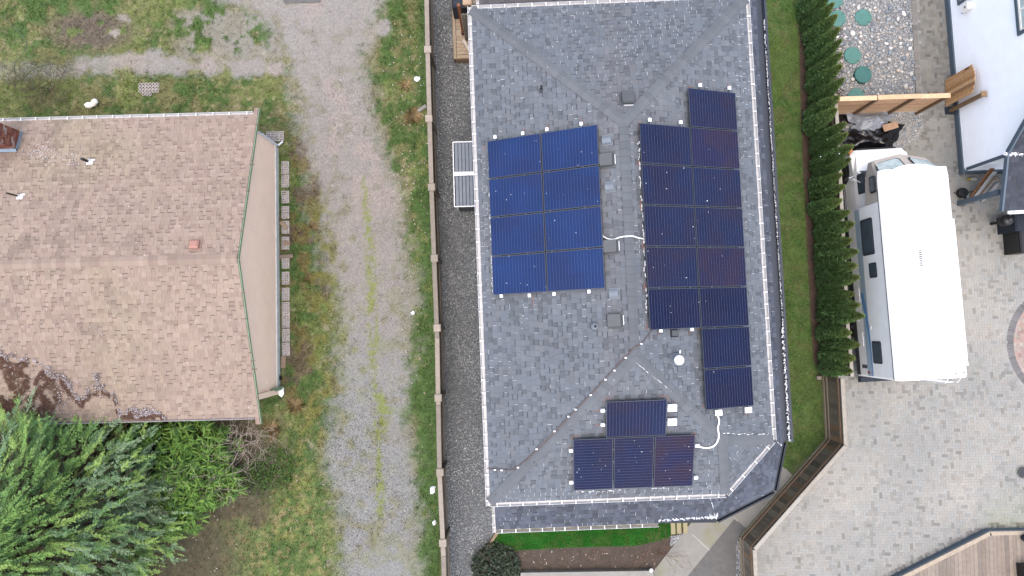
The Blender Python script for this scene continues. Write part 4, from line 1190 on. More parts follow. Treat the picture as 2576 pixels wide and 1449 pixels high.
for i in range(len(px)):
    a, b = plane_ab(pl, px[i], py[i], 0.03)
    h = R.uniform(0.02, 0.09); c = at_plane(pl, a, b, h); s = R.uniform(0.012, 0.03); an = R.uniform(0, 6.28)
    d = pl['u'] * math.cos(an) + pl['v'] * math.sin(an); e = pl['u'] * -math.sin(an) + pl['v'] * math.cos(an)
    V += [c + d * s, c + e * s * 0.6 + EZ * R.uniform(-.02, .02), c - d * s + EZ * R.uniform(-.02, .02)]
    top = py[i] < np.interp(px[i], [-40, 20, 60, 110, 150, 175, 200, 240, 262, 286, 300, 340, 420], [885, 905, 905, 930, 962, 985, 1000, 992, 985, 1000, 1042, 1046, 1056]) + 9
    cc = alb(212, 206, 210, 1.6) if (pin[i] < 0.6 and R.random() < 0.25) or (py[i] < edge_k[i] - 2 and R.random() < 0.5) else [alb(132, 98, 82), alb(112, 82, 66), alb(150, 112, 92)][R.integers(3)]
    C += [cc] * 3
np_mesh('leaf_litter', np.array(V), np.arange(len(V)).reshape(-1, 3), np.array(C), MT['litter'], tan, 'stuff')
# grey specks of snow and lichen on the upper slope
sm = MB(); R = random.Random(3)
for k in range(260):
    if R.random() < 0.35: x, y = R.gauss(105, 22), R.gauss(382, 12)
    elif R.random() < 0.3: x, y = R.gauss(180, 16), R.gauss(405, 14)
    else: x, y = R.uniform(0, 640), R.uniform(300, 1040)
    k2 = 'N' if y < 640 else 'S'; pl = PT[k2]; a, b = plane_ab(pl, x, y, 0.02)
    l = R.uniform(0.01, 0.05); ax = pl['v'] if R.random() < 0.7 else pl['u']
    sm.box(at_plane(pl, a, b, 0.02), (l, R.uniform(0.005, 0.012), 0.006), (ax, pl['n'].cross(ax), pl['n']))
sm.build('snow_dusting', MT['snow'], tan, kind='stuff')

# ---- cellular paving blocks along the gable, boards, odds and ends
MT['block'] = material('cellular_block', alb(200, 192, 186, 1.8), rough=0.9, var=0.25, scale=14, fine=0.15)
def lattice_block(cx, cy, w, l, label, nx=4, ny=3, rot=0.0, cut=0):
    o = P(cx, cy, 0); X = (TX * math.cos(rot) + TV * math.sin(rot)); Y = EZ.cross(X)
    m = MB(); t = 0.026
    for i in range(nx + 1):
        m.box(o + X * (-w / 2 + w * i / nx) + EZ * 0.03, (t, l, 0.06), (X, Y, EZ))
    for j in range(ny + 1):
        if cut and j > ny - cut: continue
        m.box(o + Y * (-l / 2 + l * j / ny) + EZ * 0.0285, (w + t, t, 0.06), (X, Y, EZ))
    m.box(o + EZ * 0.012, (w, l, 0.02), (X, Y, EZ))
    tag(m.build('paving_block', MT['block']), label, 'paving block', 'cellular concrete blocks')
names = ['first', 'second', 'third', 'fourth', 'fifth', 'sixth', 'seventh', 'eighth', 'ninth', 'tenth', 'eleventh', 'twelfth', 'thirteenth']
ysb = [422, 456, 496, 535, 572, 612, 660, 700, 740, 776, 808, 843, 878]
for i, y in enumerate(ysb):
    lattice_block(710.5 + 8 + 0.004 * (y - 400), y, 0.25, 0.44, 'cellular concrete block beside the beige gable, %s from the top of the row' % names[i], 3, 5, 0.01 * ((i * 7) % 5 - 2))
lattice_block(693, 344, 0.62, 0.34, 'brown and grey cellular block at the top corner of the beige gable', 4, 5, 0.0)
# the pale block with round cells lying in the weeds
o = P(376, 226, 0); m = MB(); X, Y = TX, TV
for i in range(6):
    for j in range(4):
        if j == 3 and i not in (2, 3, 1): continue
        c = o + X * ((i - 2.5) * 0.125) + Y * ((1.5 - j) * 0.125) + EZ * 0.03
        m.lathe(c, [(0.058, 0), (0.058, 0.05), (0.038, 0.05), (0.036, 0.0)], 10)
m.box(o + Y * 0.06 + EZ * 0.014, (0.74, 0.36, 0.02), (X, Y, EZ))
tag(m.build('paving_block', MT['block']), 'pale block with rows of round cells lying in the weeds', 'paving block', 'cellular concrete blocks')
WOODS = [alb(172, 146, 122), alb(156, 138, 120), alb(184, 160, 134)]
for i, (x0, y0, x1, y1, w, lab) in enumerate([(712, 612, 730, 611, 0.13, 'short grey board lying across the block row'), (702, 646, 737, 644, 0.13, 'longer brown board lying across the block row'),
                                              (706, 558, 722, 574, 0.14, 'weathered board lying askew across the block row'), (714, 896, 712, 926, 0.17, 'brown board at the lower end of the block row')]):
    m = MB(); m.beam(P(x0, y0, 0.085), P(x1, y1, 0.085), w, 0.035, EZ, WOODS[i % 3]); tag(m.build('board', MT['wood_attr']), lab, 'board')
m = MB(); q = P(704, 950, 0); m.lathe(q, [(0.09, 0), (0.10, 0.12), (0.07, 0.16)], 14); tag(m.build('black_pot', MT['black']), 'small black pot at the lower corner of the beige gable', 'pot')
# broken white basin below the gable corner
q = P(706, 983, 0); m = MB()
m.mesh([q + Vector(p) for p in [(-0.12, 0.12, 0.22), (0.16, 0.12, 0.2), (0.18, -0.1, 0.2), (0.10, -0.22, 0.18), (-0.02, -0.12, 0.2), (-0.10, -0.05, 0.2), (-0.10, 0.10, 0), (0.13, 0.09, 0), (0.14, -0.1, 0), (0.0, -0.12, 0)]],
       [(0, 1, 2, 3, 4, 5), (6, 7, 1, 0), (7, 8, 2, 1), (8, 3, 2), (8, 9, 4, 3), (9, 6, 0, 5, 4)])
m.box(q + Vector((-0.17, 0.02, 0.35)), (0.12, 0.22, 0.5))
MT['chalk_white'] = material('chalky_white', srgb(224, 220, 212), rough=0.8, var=0.08)
tag(m.build('white_basin', MT['chalk_white']), 'broken white plastic basin at the lower gable corner', 'basin')
# white garden ornament behind the roof edge
q = P(238, 267, 0); m = MB(); m.blob(q + Vector((-0.12, -0.02, 0.16)), (0.17, 0.12, 0.16), rough=0.05); m.blob(q + Vector((0.12, 0.1, 0.2)), (0.12, 0.12, 0.14), rough=0.06); m.blob(q + Vector((0.02, 0.03, 0.14)), (0.14, 0.1, 0.12), rough=0.06)
tag(m.build('garden_ornament', MT['chalk_white'], None, True), 'white rounded garden ornament against the top edge of the tan roof', 'ornament')
# hose
MT['hose'] = material('green_hose', alb(118, 138, 108), rough=0.5, var=0.1)
m = MB(); m.tube(smooth_path([P(*p, 0.035) for p in [(-20, 30), (10, 45), (40, 72), (62, 98), (66, 112), (60, 130), (42, 152), (35, 168), (38, 185), (52, 198), (72, 205), (84, 216), (78, 228), (62, 228), (52, 218), (56, 200), (80, 176), (110, 164), (140, 162), (180, 172), (215, 182), (245, 205), (270, 232), (290, 252)]], 5), 0.012, 6)
tag(m.build('garden_hose', MT['hose'], None, True), 'thin green hose winding through the weeds at the top left', 'hose')
# scraps of white plastic along the lane fence
MT['plastic'] = material('white_plastic_film', srgb(228, 232, 236), rough=0.4, var=0.06, scale=20)
R = random.Random(12)
def bag(px, py, s, label, hh=0.1):
    m = MB(); q = P(px, py, 0.03); n = 9; ring = []; 
    for k in range(n):
        a = 2 * math.pi * k / n; r = s * R.uniform(0.6, 1.15); ring.append(q + Vector((r * math.cos(a), r * 1.2 * math.sin(a), R.uniform(0, hh * 0.4))))
    mid = [q + (p - q) * 0.5 + EZ * R.uniform(hh * 0.5, hh * 1.1) for p in ring]; top = q + EZ * hh * 1.2
    m.mesh(ring + mid + [top], [(k, (k + 1) % n, n + (k + 1) % n, n + k) for k in range(n)] + [(n + k, n + (k + 1) % n, 2 * n) for k in range(n)])
    tag(m.build('plastic_bag', MT['plastic']), label, 'plastic bag', 'plastic litter by the fence')
bag(1050, 199, 0.13, 'crumpled white bag in the weeds near the top of the fence')
bag(1088, 1232, 0.14, 'larger crumpled white bag by the lower fence')
bag(1093, 1315, 0.10, 'smaller white bag scrap at the foot of the fence, lowest one')
bag(1038, 788, 0.07, 'small white plastic scrap at the edge of the lane', 0.05)
# pale pipe end poking out of the straw by the fence
m = MB(); m.tube([P(1052, 280, 0.06), P(1072, 266, 0.12)], 0.07, 10); tag(m.build('grey_pipe', MT['concrete']), 'pale grey pipe end beside a clump of straw at the fence', 'pipe')
# ================================================================== FENCES AND HEDGE
GREYWOOD = [alb(176, 164, 150), alb(166, 156, 142), alb(186, 174, 158), alb(158, 148, 134)]
BROWNS = [alb(120, 109, 96, 1.35), alb(108, 99, 88, 1.35), alb(130, 118, 103, 1.35), alb(98, 89, 79, 1.35), alb(132, 108, 86, 1.35), alb(116, 107, 95, 1.35), alb(124, 115, 102, 1.35)]
def board_fence(label, pts_top, zt, capw, cols, capcols, name='timber_fence', board_w=0.14, post_px=(), side_sign=1, post_every=2.4, cat='fence', face_post=True, capmat='wood_attr', seed=3, board_gap=0.006, cap_seg=2.4, capcols_b=None):
    """upright boards between posts under a flat cap; pts_top = photo points of the cap at height zt"""
    R = random.Random(seed)
    pts = [P(x, y, zt) for x, y in pts_top]
    for p in pts: p.z = 0
    t = thing(name, label, cat, tuple(pts[0]))
    bmesh_cache = {}
    for s in range(len(pts) - 1):
        a, b = pts[s], pts[s + 1]; d = (b - a); L = d.length; d.normalize(); n = Vector((d.y, -d.x, 0)) * side_sign
        k = 0.0
        while k < L - 0.02:
            w = min(board_w * R.uniform(0.94, 1.06), L - k); c = R.choice(cols); f = R.uniform(0.85, 1.15)
            m = MB(); m.box(a + d * (k + w / 2) + n * R.uniform(-0.003, 0.003) + EZ * (zt / 2 - 0.02), (w - board_gap, 0.02, zt - 0.08), (d, n, EZ), (c[0] * f, c[1] * f, c[2] * f))
            m.build('board', MT['wood_attr'], t); k += w
        for zz in (0.35, zt - 0.35):
            m = MB(); m.box((a + b) / 2 + n * 0.035 + EZ * zz, (L, 0.045, 0.09), (d, n, EZ), R.choice(cols)); m.build('rail', MT['wood_attr'], t)
        m = MB(); m.box((a + b) / 2 + n * 0.032 + EZ * 0.08, (L, 0.04, 0.14), (d, n, EZ), R.choice(capcols_b or capcols)); m.build('kickboard', MT['wood_attr'], t)
        ns = max(1, round(L / cap_seg))
        for j in range(ns):
            q0, q1 = a + d * (L * j / ns), a + d * (L * (j + 1) / ns - 0.006)
            c = R.choice(capcols); f = R.uniform(0.93, 1.07)
            m = MB(); m.bbox((q0 + q1) / 2 + n * 0.02 + EZ * (zt - 0.02), ((q1 - q0).length, capw, 0.04), 0.006, (d, n, EZ), (c[0] * f, c[1] * f, c[2] * f)); m.build('cap_rail', MT[capmat], t)
    for (x, y) in post_px:
        p = P(x, y, zt + 0.05); p.z = 0; c = R.choice(capcols)
        m = MB(); m.box(p + n * 0.06 + EZ * (zt / 2), (0.10, 0.10, zt), (d, n, EZ), R.choice(cols)); po = m.build('post', MT['wood_attr'], t)
        m = MB(); m.bbox(p + n * 0.02 + EZ * (zt + 0.02), (0.25, 0.25, 0.05), 0.02, (d, n, EZ), tuple(k * 1.3 for k in c)); m.build('post_cap', MT['wood_attr'], po)
    return t
board_fence('long weathered grey board fence between the gravel lane and the grey house', [(1070, -90), (1074, 122), (1084, 480), (1098, 850), (1104, 1190), (1114, 1400), (1118, 1540)], 1.8, 0.155,
            [alb(150, 138, 120), alb(138, 126, 112), alb(128, 118, 104)], GREYWOOD, post_px=[(1074, 123), (1077, 297), (1084, 470), (1091, 649), (1098, 825), (1100.5, 1001), (1105, 1189), (1112, 1367)], side_sign=-1)
# the driveway fence: lower right, dark brown boards, pale cap
PALE = [alb(206, 200, 188), alb(198, 192, 180), alb(190, 182, 168)]
board_fence('dark brown board fence with pale cap bending round the driveway', [(2121, 952), (2130, 1122), (1900, 1384), (1907, 1530)], 1.6, 0.13, BROWNS, PALE, side_sign=1, seed=8,
            post_px=[], board_w=0.19, capcols_b=[alb(150, 140, 116, 1.4)])
board_fence('brown board fence half hidden behind the cedar hedge', [(2104, 236), (2117, 470), (2133, 800), (2146, 948)], 1.6, 0.12, BROWNS, PALE, side_sign=1, seed=9, board_w=0.15)
# brown boards leaning over the face of the driveway fence (the repaired, redder ones)
fx = MB()

# ---- hedge of upright cedars
R = random.Random(21)
def cedar_mesh(seed, h=2.8, r=0.36):
    R = np.random.default_rng(seed); V, C = [], []
    n = 5200
    z = h * R.beta(1.05, 1.35, n); prof = r * np.clip((1 - (z / h)) ** 0.72, 0.02, 1) * np.clip(0.6 + z * 0.9, 0, 1)
    lob = R.uniform(0, 6.28, 4)
    a = R.uniform(0, 2 * np.pi, n)
    lobes = 1 + 0.09 * np.sin(3 * a + z * 1.4 + lob[0]) + 0.07 * np.sin(6 * a - z * 1.5 + lob[1])
    rr = prof * lobes * (1 - R.random(n) ** 2.2 * 0.55)
    x, y = rr * np.cos(a), rr * np.sin(a)
    out = np.stack([np.cos(a), np.sin(a), np.zeros(n)], -1)
    up = np.stack([np.cos(a) * 0.45, np.sin(a) * 0.45, np.full(n, 0.9)], -1); up += R.normal(0, 0.22, (n, 3)); up /= np.linalg.norm(up, axis=1)[:, None]
    side = np.cross(up, out + R.normal(0, 0.5, (n, 3))); side /= np.linalg.norm(side, axis=1)[:, None] + 1e-6
    L = R.uniform(0.045, 0.10, n)[:, None]; Wd = R.uniform(0.010, 0.022, n)[:, None]
    p = np.stack([x, y, z], -1)
    v0, v1, v2, v3 = p - up * L * 0.4, p + side * Wd + up * L * 0.2, p + up * L, p - side * Wd + up * L * 0.2
    V = np.stack([v0, v1, v2, v3], 1).reshape(-1, 3)
    F = np.arange(len(V)).reshape(-1, 4)
    # new growth and winter bronzing: paler at the outside and towards the leader
    k = np.clip(rr / (prof + 1e-6), 0, 1.2); hz = z / h
    base = np.array(alb(84, 112, 72, 0.66)); tipc = np.array(alb(112, 132, 70, 0.85)); brz = np.array(alb(128, 120, 70, 1.2))
    t = np.clip(hz * 1.1 - 0.25, 0, 1) * R.uniform(0.3, 1.0, n)
    c = base * (1 - t[:, None]) + tipc * t[:, None]
    t2 = np.clip((hz - 0.72) * 3, 0, 1) * R.uniform(0.2, 0.9, n); c = c * (1 - t2[:, None]) + brz * t2[:, None]
    c *= R.uniform(0.7, 1.35, (n, 1))
    me = bpy.data.meshes.new('foliage'); nf = len(F)
    me.vertices.add(len(V)); me.vertices.foreach_set('co', V.astype(np.float32).ravel())
    me.loops.add(nf * 4); me.loops.foreach_set('vertex_index', F.astype(np.int32).ravel())
    me.polygons.add(nf); me.polygons.foreach_set('loop_start', np.arange(0, nf * 4, 4, dtype=np.int32))
    at = me.color_attributes.new('Col', 'FLOAT_COLOR', 'POINT'); at.data.foreach_set('color', np.concatenate([np.repeat(c, 4, 0), np.ones((len(V), 1))], 1).astype(np.float32).ravel())
    me.update(calc_edges=True); me.materials.append(MT['leaf']); return me
CED = [cedar_mesh(100 + i) for i in range(5)]
tk = MB(); tk.lathe((0, 0, 0), [(0.045, 0), (0.035, 0.8), (0.02, 1.8), (0.006, 2.5)], 7, col=alb(96, 78, 62)); TRK = tk.data('trunk'); TRK.materials.append(MT['wood_attr'])
tips = [(2086, -52), (2090, -22), (2097, 8), (2104, 38), (2111, 70), (2117, 100), (2117, 133), (2116, 164), (2123, 198), (2110, 243), (2104, 275), (2127, 310), (2131, 336), (2144, 366), (2139, 400), (2117, 438), (2124, 467), (2116, 503), (2136, 532), (2147, 562), (2142, 603), (2157, 632), (2154, 667), (2161, 697), (2148, 739), (2161, 767), (2173, 794), (2139, 837), (2161, 867), (2149, 902), (2144, 934)]
def ordinal(n):
    return '%d%s' % (n, 'th' if 10 <= n % 100 <= 20 else {1: 'st', 2: 'nd', 3: 'rd'}.get(n % 10, 'th'))
for i, (x, y) in enumerate(tips):
    bx = np.interp(y, [-60, 400, 940], [2032, 2052, 2076])         # trunk line of the hedge on the ground
    b = P(bx, 0, 0); 
    # height that puts the tip where it shows
    tgt = P(x, y, 2.8); q0 = P(bx, 828 + (y - 828) / 1.12, 0)
    h = min(3.4, max(2.3, HCAM * (1 - (q0.x) / (tgt.x / (HCAM - 2.8) * HCAM))))
    base = P(x, y, h); base.z = 0
    t = thing('cedar_tree', 'upright cedar in the hedge, %s counted from the top of the picture' % ordinal(i + 1), 'cedar', tuple(base), 'cedars of the hedge')
    s = h / 2.8; w = R.uniform(0.92, 1.12)
    M = Matrix.Translation(base) @ Matrix.Rotation(R.uniform(0, 6.28), 4, 'Z') @ Matrix.Diagonal((w, w, s, 1))
    inst('crown', CED[i % 5], t, M); inst('trunk', TRK, t, M)
# ================================================================== DRIVEWAY, ROCK BED, RIGHT-HAND SIDE
def wpoly_xy(pts): return [(p[0], p[1]) for p in WP(pts)]
ROCK = [(2084, -90), (2288, -90), (2302, 235), (2318, 285), (2322, 318), (2305, 345), (2270, 372), (2220, 392), (2128, 390), (2108, 240)]
DRIVE = [(2118, 300), (2330, 270), (2306, 235), (2290, -90), (2372, -90), (2392, 240), (2420, 440), (2760, 440), (2760, 1600), (1900, 1600), (1893, 1380), (2116, 1120), (2108, 950)]
struct(sheet('driveway', DRIVE, 0.0125, MT['sand_joint'])); drive = bpy.data.objects['driveway']
MT['rock_base'] = material('rock_bed_grit', alb(140, 142, 142, 1.6), rough=0.9, var=0.3, scale=8, fine=0.5, fscale=50)
rockbed = sheet('river_rock_bed', ROCK, 0.008, MT['rock_base'])
dpoly = wpoly_xy(DRIVE); rpoly = wpoly_xy(ROCK)
deckpoly = wpoly_xy([(2235, 1470), (2478, 1338), (2760, 1330), (2760, 1600), (2150, 1600)])
CC = P(2682, 866, 0); r_out = (CC - P(2532, 866, 0)).length; r_in = (CC - P(2549, 866, 0)).length
DYAW = math.radians(1.2)
DX = Vector((math.cos(DYAW), math.sin(DYAW), 0)); DY = Vector((-math.sin(DYAW), math.cos(DYAW), 0))
MT['paver'] = material('concrete_paver', attr=True, rough=0.8, var=0.06, scale=3, fine=0.1, fscale=90)
U = 0.1005
D0 = P(1890, 1520, 0)
border_deck_a, border_deck_b = P(2225, 1470, 0), P(2480, 1334, 0)
def paver_color(x, y, R):
    k = float(VN.fbm(np.array(x * 0.5), np.array(y * 0.5 + 30), 4)); px, py = proj((x, y, 0))
    g_ = 179 + (k - 0.5) * 30 + R.gauss(0, 2.2)
    if R.random() < 0.10 * (1.5 if py < 1000 else 0.75): g_ -= R.uniform(10, 34)
    elif R.random() < 0.15: g_ -= R.uniform(4, 14)
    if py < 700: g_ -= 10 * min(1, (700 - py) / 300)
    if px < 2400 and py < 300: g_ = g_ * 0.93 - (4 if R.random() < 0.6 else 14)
    w = R.uniform(-2, 3) + (k - 0.5) * 8
    green = 4 * max(0, 1 - math.hypot(px - 2540, py - 1310) / 90)
    return alb(g_ + 2 + w - green, g_ + 1 + green * 0.3, g_ - 6 - w - green * 2)
PAV = []
R = random.Random(31)
ni, nj = 130, 228
ii, jj = np.meshgrid(np.arange(ni), np.arange(nj), indexing='ij')
cx = D0.x + DX.x * ii * U + DY.x * jj * U; cy = D0.y + DX.y * ii * U + DY.y * jj * U
ok = in_poly(cx, cy, dpoly)
house_block = (cx > P(2412, 430, 0).x + 0.1) & (cy > P(2412, 436, 0).y)
dist_deck = None
for i in range(ni):
    for j in range(nj):
        t = (i - j) % 4
        if t not in (0, 3) or not ok[i, j] or house_block[i, j]: continue
        w, l = (2, 1) if t == 0 else (1, 2)
        c = D0 + DX * ((i + w / 2) * U) + DY * ((j + l / 2) * U)
        if (c - CC).length < r_out + 0.05 or in_poly(np.array([c.x]), np.array([c.y]), deckpoly)[0] or in_poly(np.array([c.x]), np.array([c.y]), rpoly)[0]: continue
        px, py = proj(c)
        if px > 2700 or py > 1560 or py < -80: continue
        if px > 2287 and px < 2306 + 0.05 * max(0, py) and py < 262: continue          # soldier course beside the rocks
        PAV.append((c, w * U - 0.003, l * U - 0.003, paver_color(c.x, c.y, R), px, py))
def paver_geo(m, c, w, l, col, ax=None):
    ax = ax or (DX, DY, EZ); tilt = R.uniform(-0.006, 0.006)
    m.bbox(Vector((c.x, c.y, 0.006 + R.uniform(0, 0.003))), (w, l, 0.02), 0.002, (ax[0], ax[1], EZ), col)
vis = [p for p in PAV if 2140 < p[4] < 2565 and 960 < p[5] < 1440]
vis.sort(key=lambda p: sum(p[3]))
solo = vis[:150] + vis[150::max(1, len(vis) // 150)][:150]
ids = set(id(p) for p in solo)
for p in solo:
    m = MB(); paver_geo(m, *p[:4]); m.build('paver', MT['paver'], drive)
m = MB()
for p in PAV:
    if id(p) not in ids: paver_geo(m, *p[:4])
# soldier courses: beside the rock bed, round the rock corner, along the deck, the dark ring
def soldier(path, w=0.2, l=0.1, g=(150, 146, 140), jit=8, z=0.0):
    path = [Vector(p) for p in path]
    for a, b in zip(path[:-1], path[1:]):
        d = b - a; L = d.length; d.normalize(); n = max(1, round(L / l))
        for k in range(n):
            c = a + d * (L * (k + 0.5) / n); v = R.gauss(0, jit)
            paver_geo(m, Vector((c.x, c.y, 0)), L / n - 0.004, w, alb(g[0] + v, g[1] + v, g[2] + v), (d, Vector((-d.y, d.x, 0)), EZ))
soldier([P(2294, -90), P(2306, 150), P(2311, 250)], 0.19)
arc = [P(2311, 250), P(2326, 283), P(2331, 316), P(2318, 348), P(2288, 374), P(2245, 392)]
arc = smooth_path(arc, 3); soldier(arc, 0.2, 0.1, (148, 145, 138))
soldier([P(2222, 1462) + Vector((-0.0, 0.12, 0)), P(2478, 1329) + Vector((0, 0.09, 0))], 0.2, 0.1, (146, 144, 140), 7)
soldier([P(2484, 1322), P(2760, 1318)], 0.2, 0.1, (144, 144, 126), 6)
rc = (r_out + r_in) / 2; rw = r_out - r_in
n = int(2 * math.pi * rc / 0.11)
for k in range(n):
    a = 2 * math.pi * k / n; dv = Vector((math.cos(a), math.sin(a), 0)); c = CC + dv * rc
    if proj(c)[0] > 2700: continue
    v = R.gauss(0, 7); paver_geo(m, c, rw - 0.006, 0.104, alb(128 + v, 126 + v, 126 + v), (dv, Vector((-dv.y, dv.x, 0)), EZ))
rr = r_in - 0.06
while rr > 0.2:
    n = int(2 * math.pi * rr / 0.16)
    for k in range(n):
        a = 2 * math.pi * (k + 0.5 * (int(rr * 10) % 2)) / n; dv = Vector((math.cos(a), math.sin(a), 0)); c = CC + dv * rr
        if proj(c)[0] > 2700: continue
        v = R.gauss(0, 8); col = R.choice([(196, 166, 154), (188, 160, 150), (186, 176, 160), (192, 172, 164)])
        paver_geo(m, c, 0.104, 0.155, alb(col[0] + v, col[1] + v, col[2] + v), (dv, Vector((-dv.y, dv.x, 0)), EZ))
    rr -= 0.108
m.build('pavers', MT['paver'], drive, kind='stuff')
# round drain grate
q = P(2573, 1188, 0.03); dg = thing('drain_grate', 'round slotted drain grate set in the pavers at the right edge', 'drain', tuple(q))
m = MB(); m.lathe(q, [(0.24, -0.02), (0.24, 0.004), (0.20, 0.004), (0.19, -0.012)], 24, col=alb(150, 148, 142)); m.build('ring', MT['stone'], dg)
m = MB()
for k in range(-4, 5):
    hw = math.sqrt(max(0, 0.19 ** 2 - (k * 0.04) ** 2)); m.beam(q + DX * (k * 0.04) + DY * -hw + EZ * 0.003, q + DX * (k * 0.04) + DY * hw + EZ * 0.003, 0.02, 0.012)
m.build('bars', MT['vent_grey'], dg)
m = MB(); m.lathe(q + EZ * -0.012, [(0.2, 0), (0.2, 0.002)], 20); m.build('sump', MT['black_hole'], dg)

# ---- river rocks
R2 = np.random.default_rng(8)
def rock_cols(n):
    pal = np.array([alb(158, 162, 164), alb(176, 176, 173), alb(136, 146, 154), alb(198, 194, 188), alb(150, 150, 150), alb(186, 176, 166), alb(124, 134, 144), alb(218, 216, 212), alb(160, 168, 172)])
    c = pal[R2.integers(len(pal), size=n)] * R2.uniform(0.8, 1.2, (n, 1)); return np.clip(c * 1.5, 0, 0.85)
x, y = sample_poly(ROCK, 26000)
px, py = px_of(x, y); k = (px > 2085) & ~((py > 262) & (px < 2230)); x, y = x[k], y[k]
r = R2.choice([0.016, 0.022, 0.03, 0.038], size=len(x), p=[0.42, 0.34, 0.18, 0.06]) * R2.uniform(0.8, 1.2, len(x))
stones('pebbles', x, y, r, rock_cols(len(x)), 0.008, rockbed, base='s6', flat=0.7, tilt=0.4)
# larger cobbles, one object each
LIDS = [P(x_, y_, 0.05) for x_, y_ in ((2172, 43), (2107, 46), (2145.5, 139), (2172, 187), (2155, 243), (2100, 0))]
gx, gy = sample_poly([(2090, -40), (2288, -40), (2300, 235), (2115, 240)], 2600)
placed = []
R = random.Random(77)
for x, y in zip(gx, gy):
    r = R.choice([0.05, 0.055, 0.06, 0.07, 0.085]) * R.uniform(0.85, 1.15)
    if any((x - l.x) ** 2 + (y - l.y) ** 2 < (0.31 + r) ** 2 for l in LIDS): continue
    if all((x - a) ** 2 + (y - b) ** 2 > (r + c) ** 2 * 0.8 for a, b, c in placed): placed.append((x, y, r))
    if len(placed) >= 260: break
for x, y in ((2280, 300), (2296, 322), (2300, 300), (2275, 330), (2312, 312)):
    q = P(x, y); placed.append((q.x, q.y, 0.06))
q = P(2143 + 0, 85); placed.append((q.x, q.y, 0.12))
for x, y, r in placed:
    m = MB(); c = tuple(rock_cols(1)[0]); a = R.uniform(0, 3.14)
    m.blob((x, y, 0.012 + r * 0.35), (r * R.uniform(1, 1.35), r * R.uniform(0.7, 0.95), r * 0.55), c, 0, Matrix.Rotation(a, 3, 'Z'), 0.08, R)
    m.build('cobble', MT['stone'], rockbed, True)
# green septic lids
MT['lid'] = material('green_lid', alb(92, 152, 142), rough=0.55, var=0.12, scale=6)
MT['lid_dk'] = material('dark_green_lid', alb(62, 128, 122), rough=0.5, var=0.12, scale=6)
for i, (x, y, r, h, mt, lab) in enumerate([(2172, 43, 0.31, 0.05, 'lid', 'green round lid near the top of the rock bed, whole one'), (2107, 46, 0.31, 0.05, 'lid', 'green round lid half hidden by the hedge'),
                                          (2145.5, 139, 0.31, 0.07, 'lid', 'green round lid in the middle of the rock bed'), (2172, 187, 0.31, 0.16, 'lid_dk', 'raised darker green lid casting a rim in the rock bed'),
                                          (2155, 243, 0.31, 0.06, 'lid', 'green round lid partly behind the cedar screen fence'), (2100, 0, 0.31, 0.05, 'lid', 'green round lid cut by the top edge beside the hedge')]):
    q = P(x, y, h); q.z = 0
    t = thing('septic_lid', lab, 'lid', tuple(q), 'green lids in the rock bed')
    m = MB(); m.lathe(q, [(r * 1.02, 0), (r * 1.02, h - 0.012), (r * 0.985, h)], 32); m.build('lid', MT[mt], t, False)
    m = MB()
    for k in range(4):
        a = 0.7 + k * 1.57; m.lathe(q + Vector((r * 0.86 * math.cos(a), r * 0.86 * math.sin(a), h)), [(0.018, 0), (0.014, 0.008)], 8)
    m.build('bolts', MT['dark_metal'], t)

# ---- cedar screen fence and its open gate
CED_W = [alb(226, 188, 150, 1.6), alb(218, 176, 138, 1.6), alb(232, 198, 162, 1.6), alb(210, 166, 128, 1.6)]
zt = 2.0
a, b = P(2110, 247, zt), P(2388, 238, zt); a.z = b.z = 0
d = (b - a).normalized(); n = Vector((d.y, -d.x, 0)); L = (b - a).length
scr = thing('cedar_screen', 'new cedar screen fence between the rock bed and the driveway', 'fence', tuple(a))
R = random.Random(5)
for k in range(11):
    z0 = 0.12 + k * 0.165; c = R.choice(CED_W)
    for s in range(3):
        l0, l1 = L * s / 3, L * (s + 1) / 3 - 0.01
        if s == 2: l1 = L * 0.985 - (0)
        f = R.uniform(0.88, 1.1); cc = (c[0] * f, c[1] * f, c[2] * f)
        m = MB(); m.box(a + d * ((l0 + l1) / 2) + EZ * (z0 + 0.075), (l1 - l0, 0.02, 0.155), (d, n, EZ), cc)
        m.build('slat', MT['wood_attr'], scr)
for k, t in enumerate((0.0, 0.36, 0.70, 0.995)):
    m = MB(); m.box(a + d * (L * t) + n * 0.05 + EZ * (zt / 2), (0.09, 0.09, zt - 0.03), (d, n, EZ), alb(150, 122, 92)); m.build('post', MT['wood_attr'], scr)
for s0, s1, dz in ((0.005, 0.345, 0), (0.35, 0.74, 0.03), (0.745, 1.01, 0)):
    m = MB(); m.bbox(a + d * (L * (s0 + s1) / 2) + n * 0.03 + EZ * (zt + dz), (L * (s1 - s0), 0.16, 0.04), 0.006, (d, n, EZ), R.choice(CED_W[:3])); m.build('cap_rail', MT['wood_attr'], scr)
m = MB(); m.bbox(P(2116, 262, 0.6) * 1.0, (0.12, 0.2, 0.9), 0.01, (d, n, EZ), alb(150, 118, 84)); m.build('brace', MT['wood_attr'], scr)
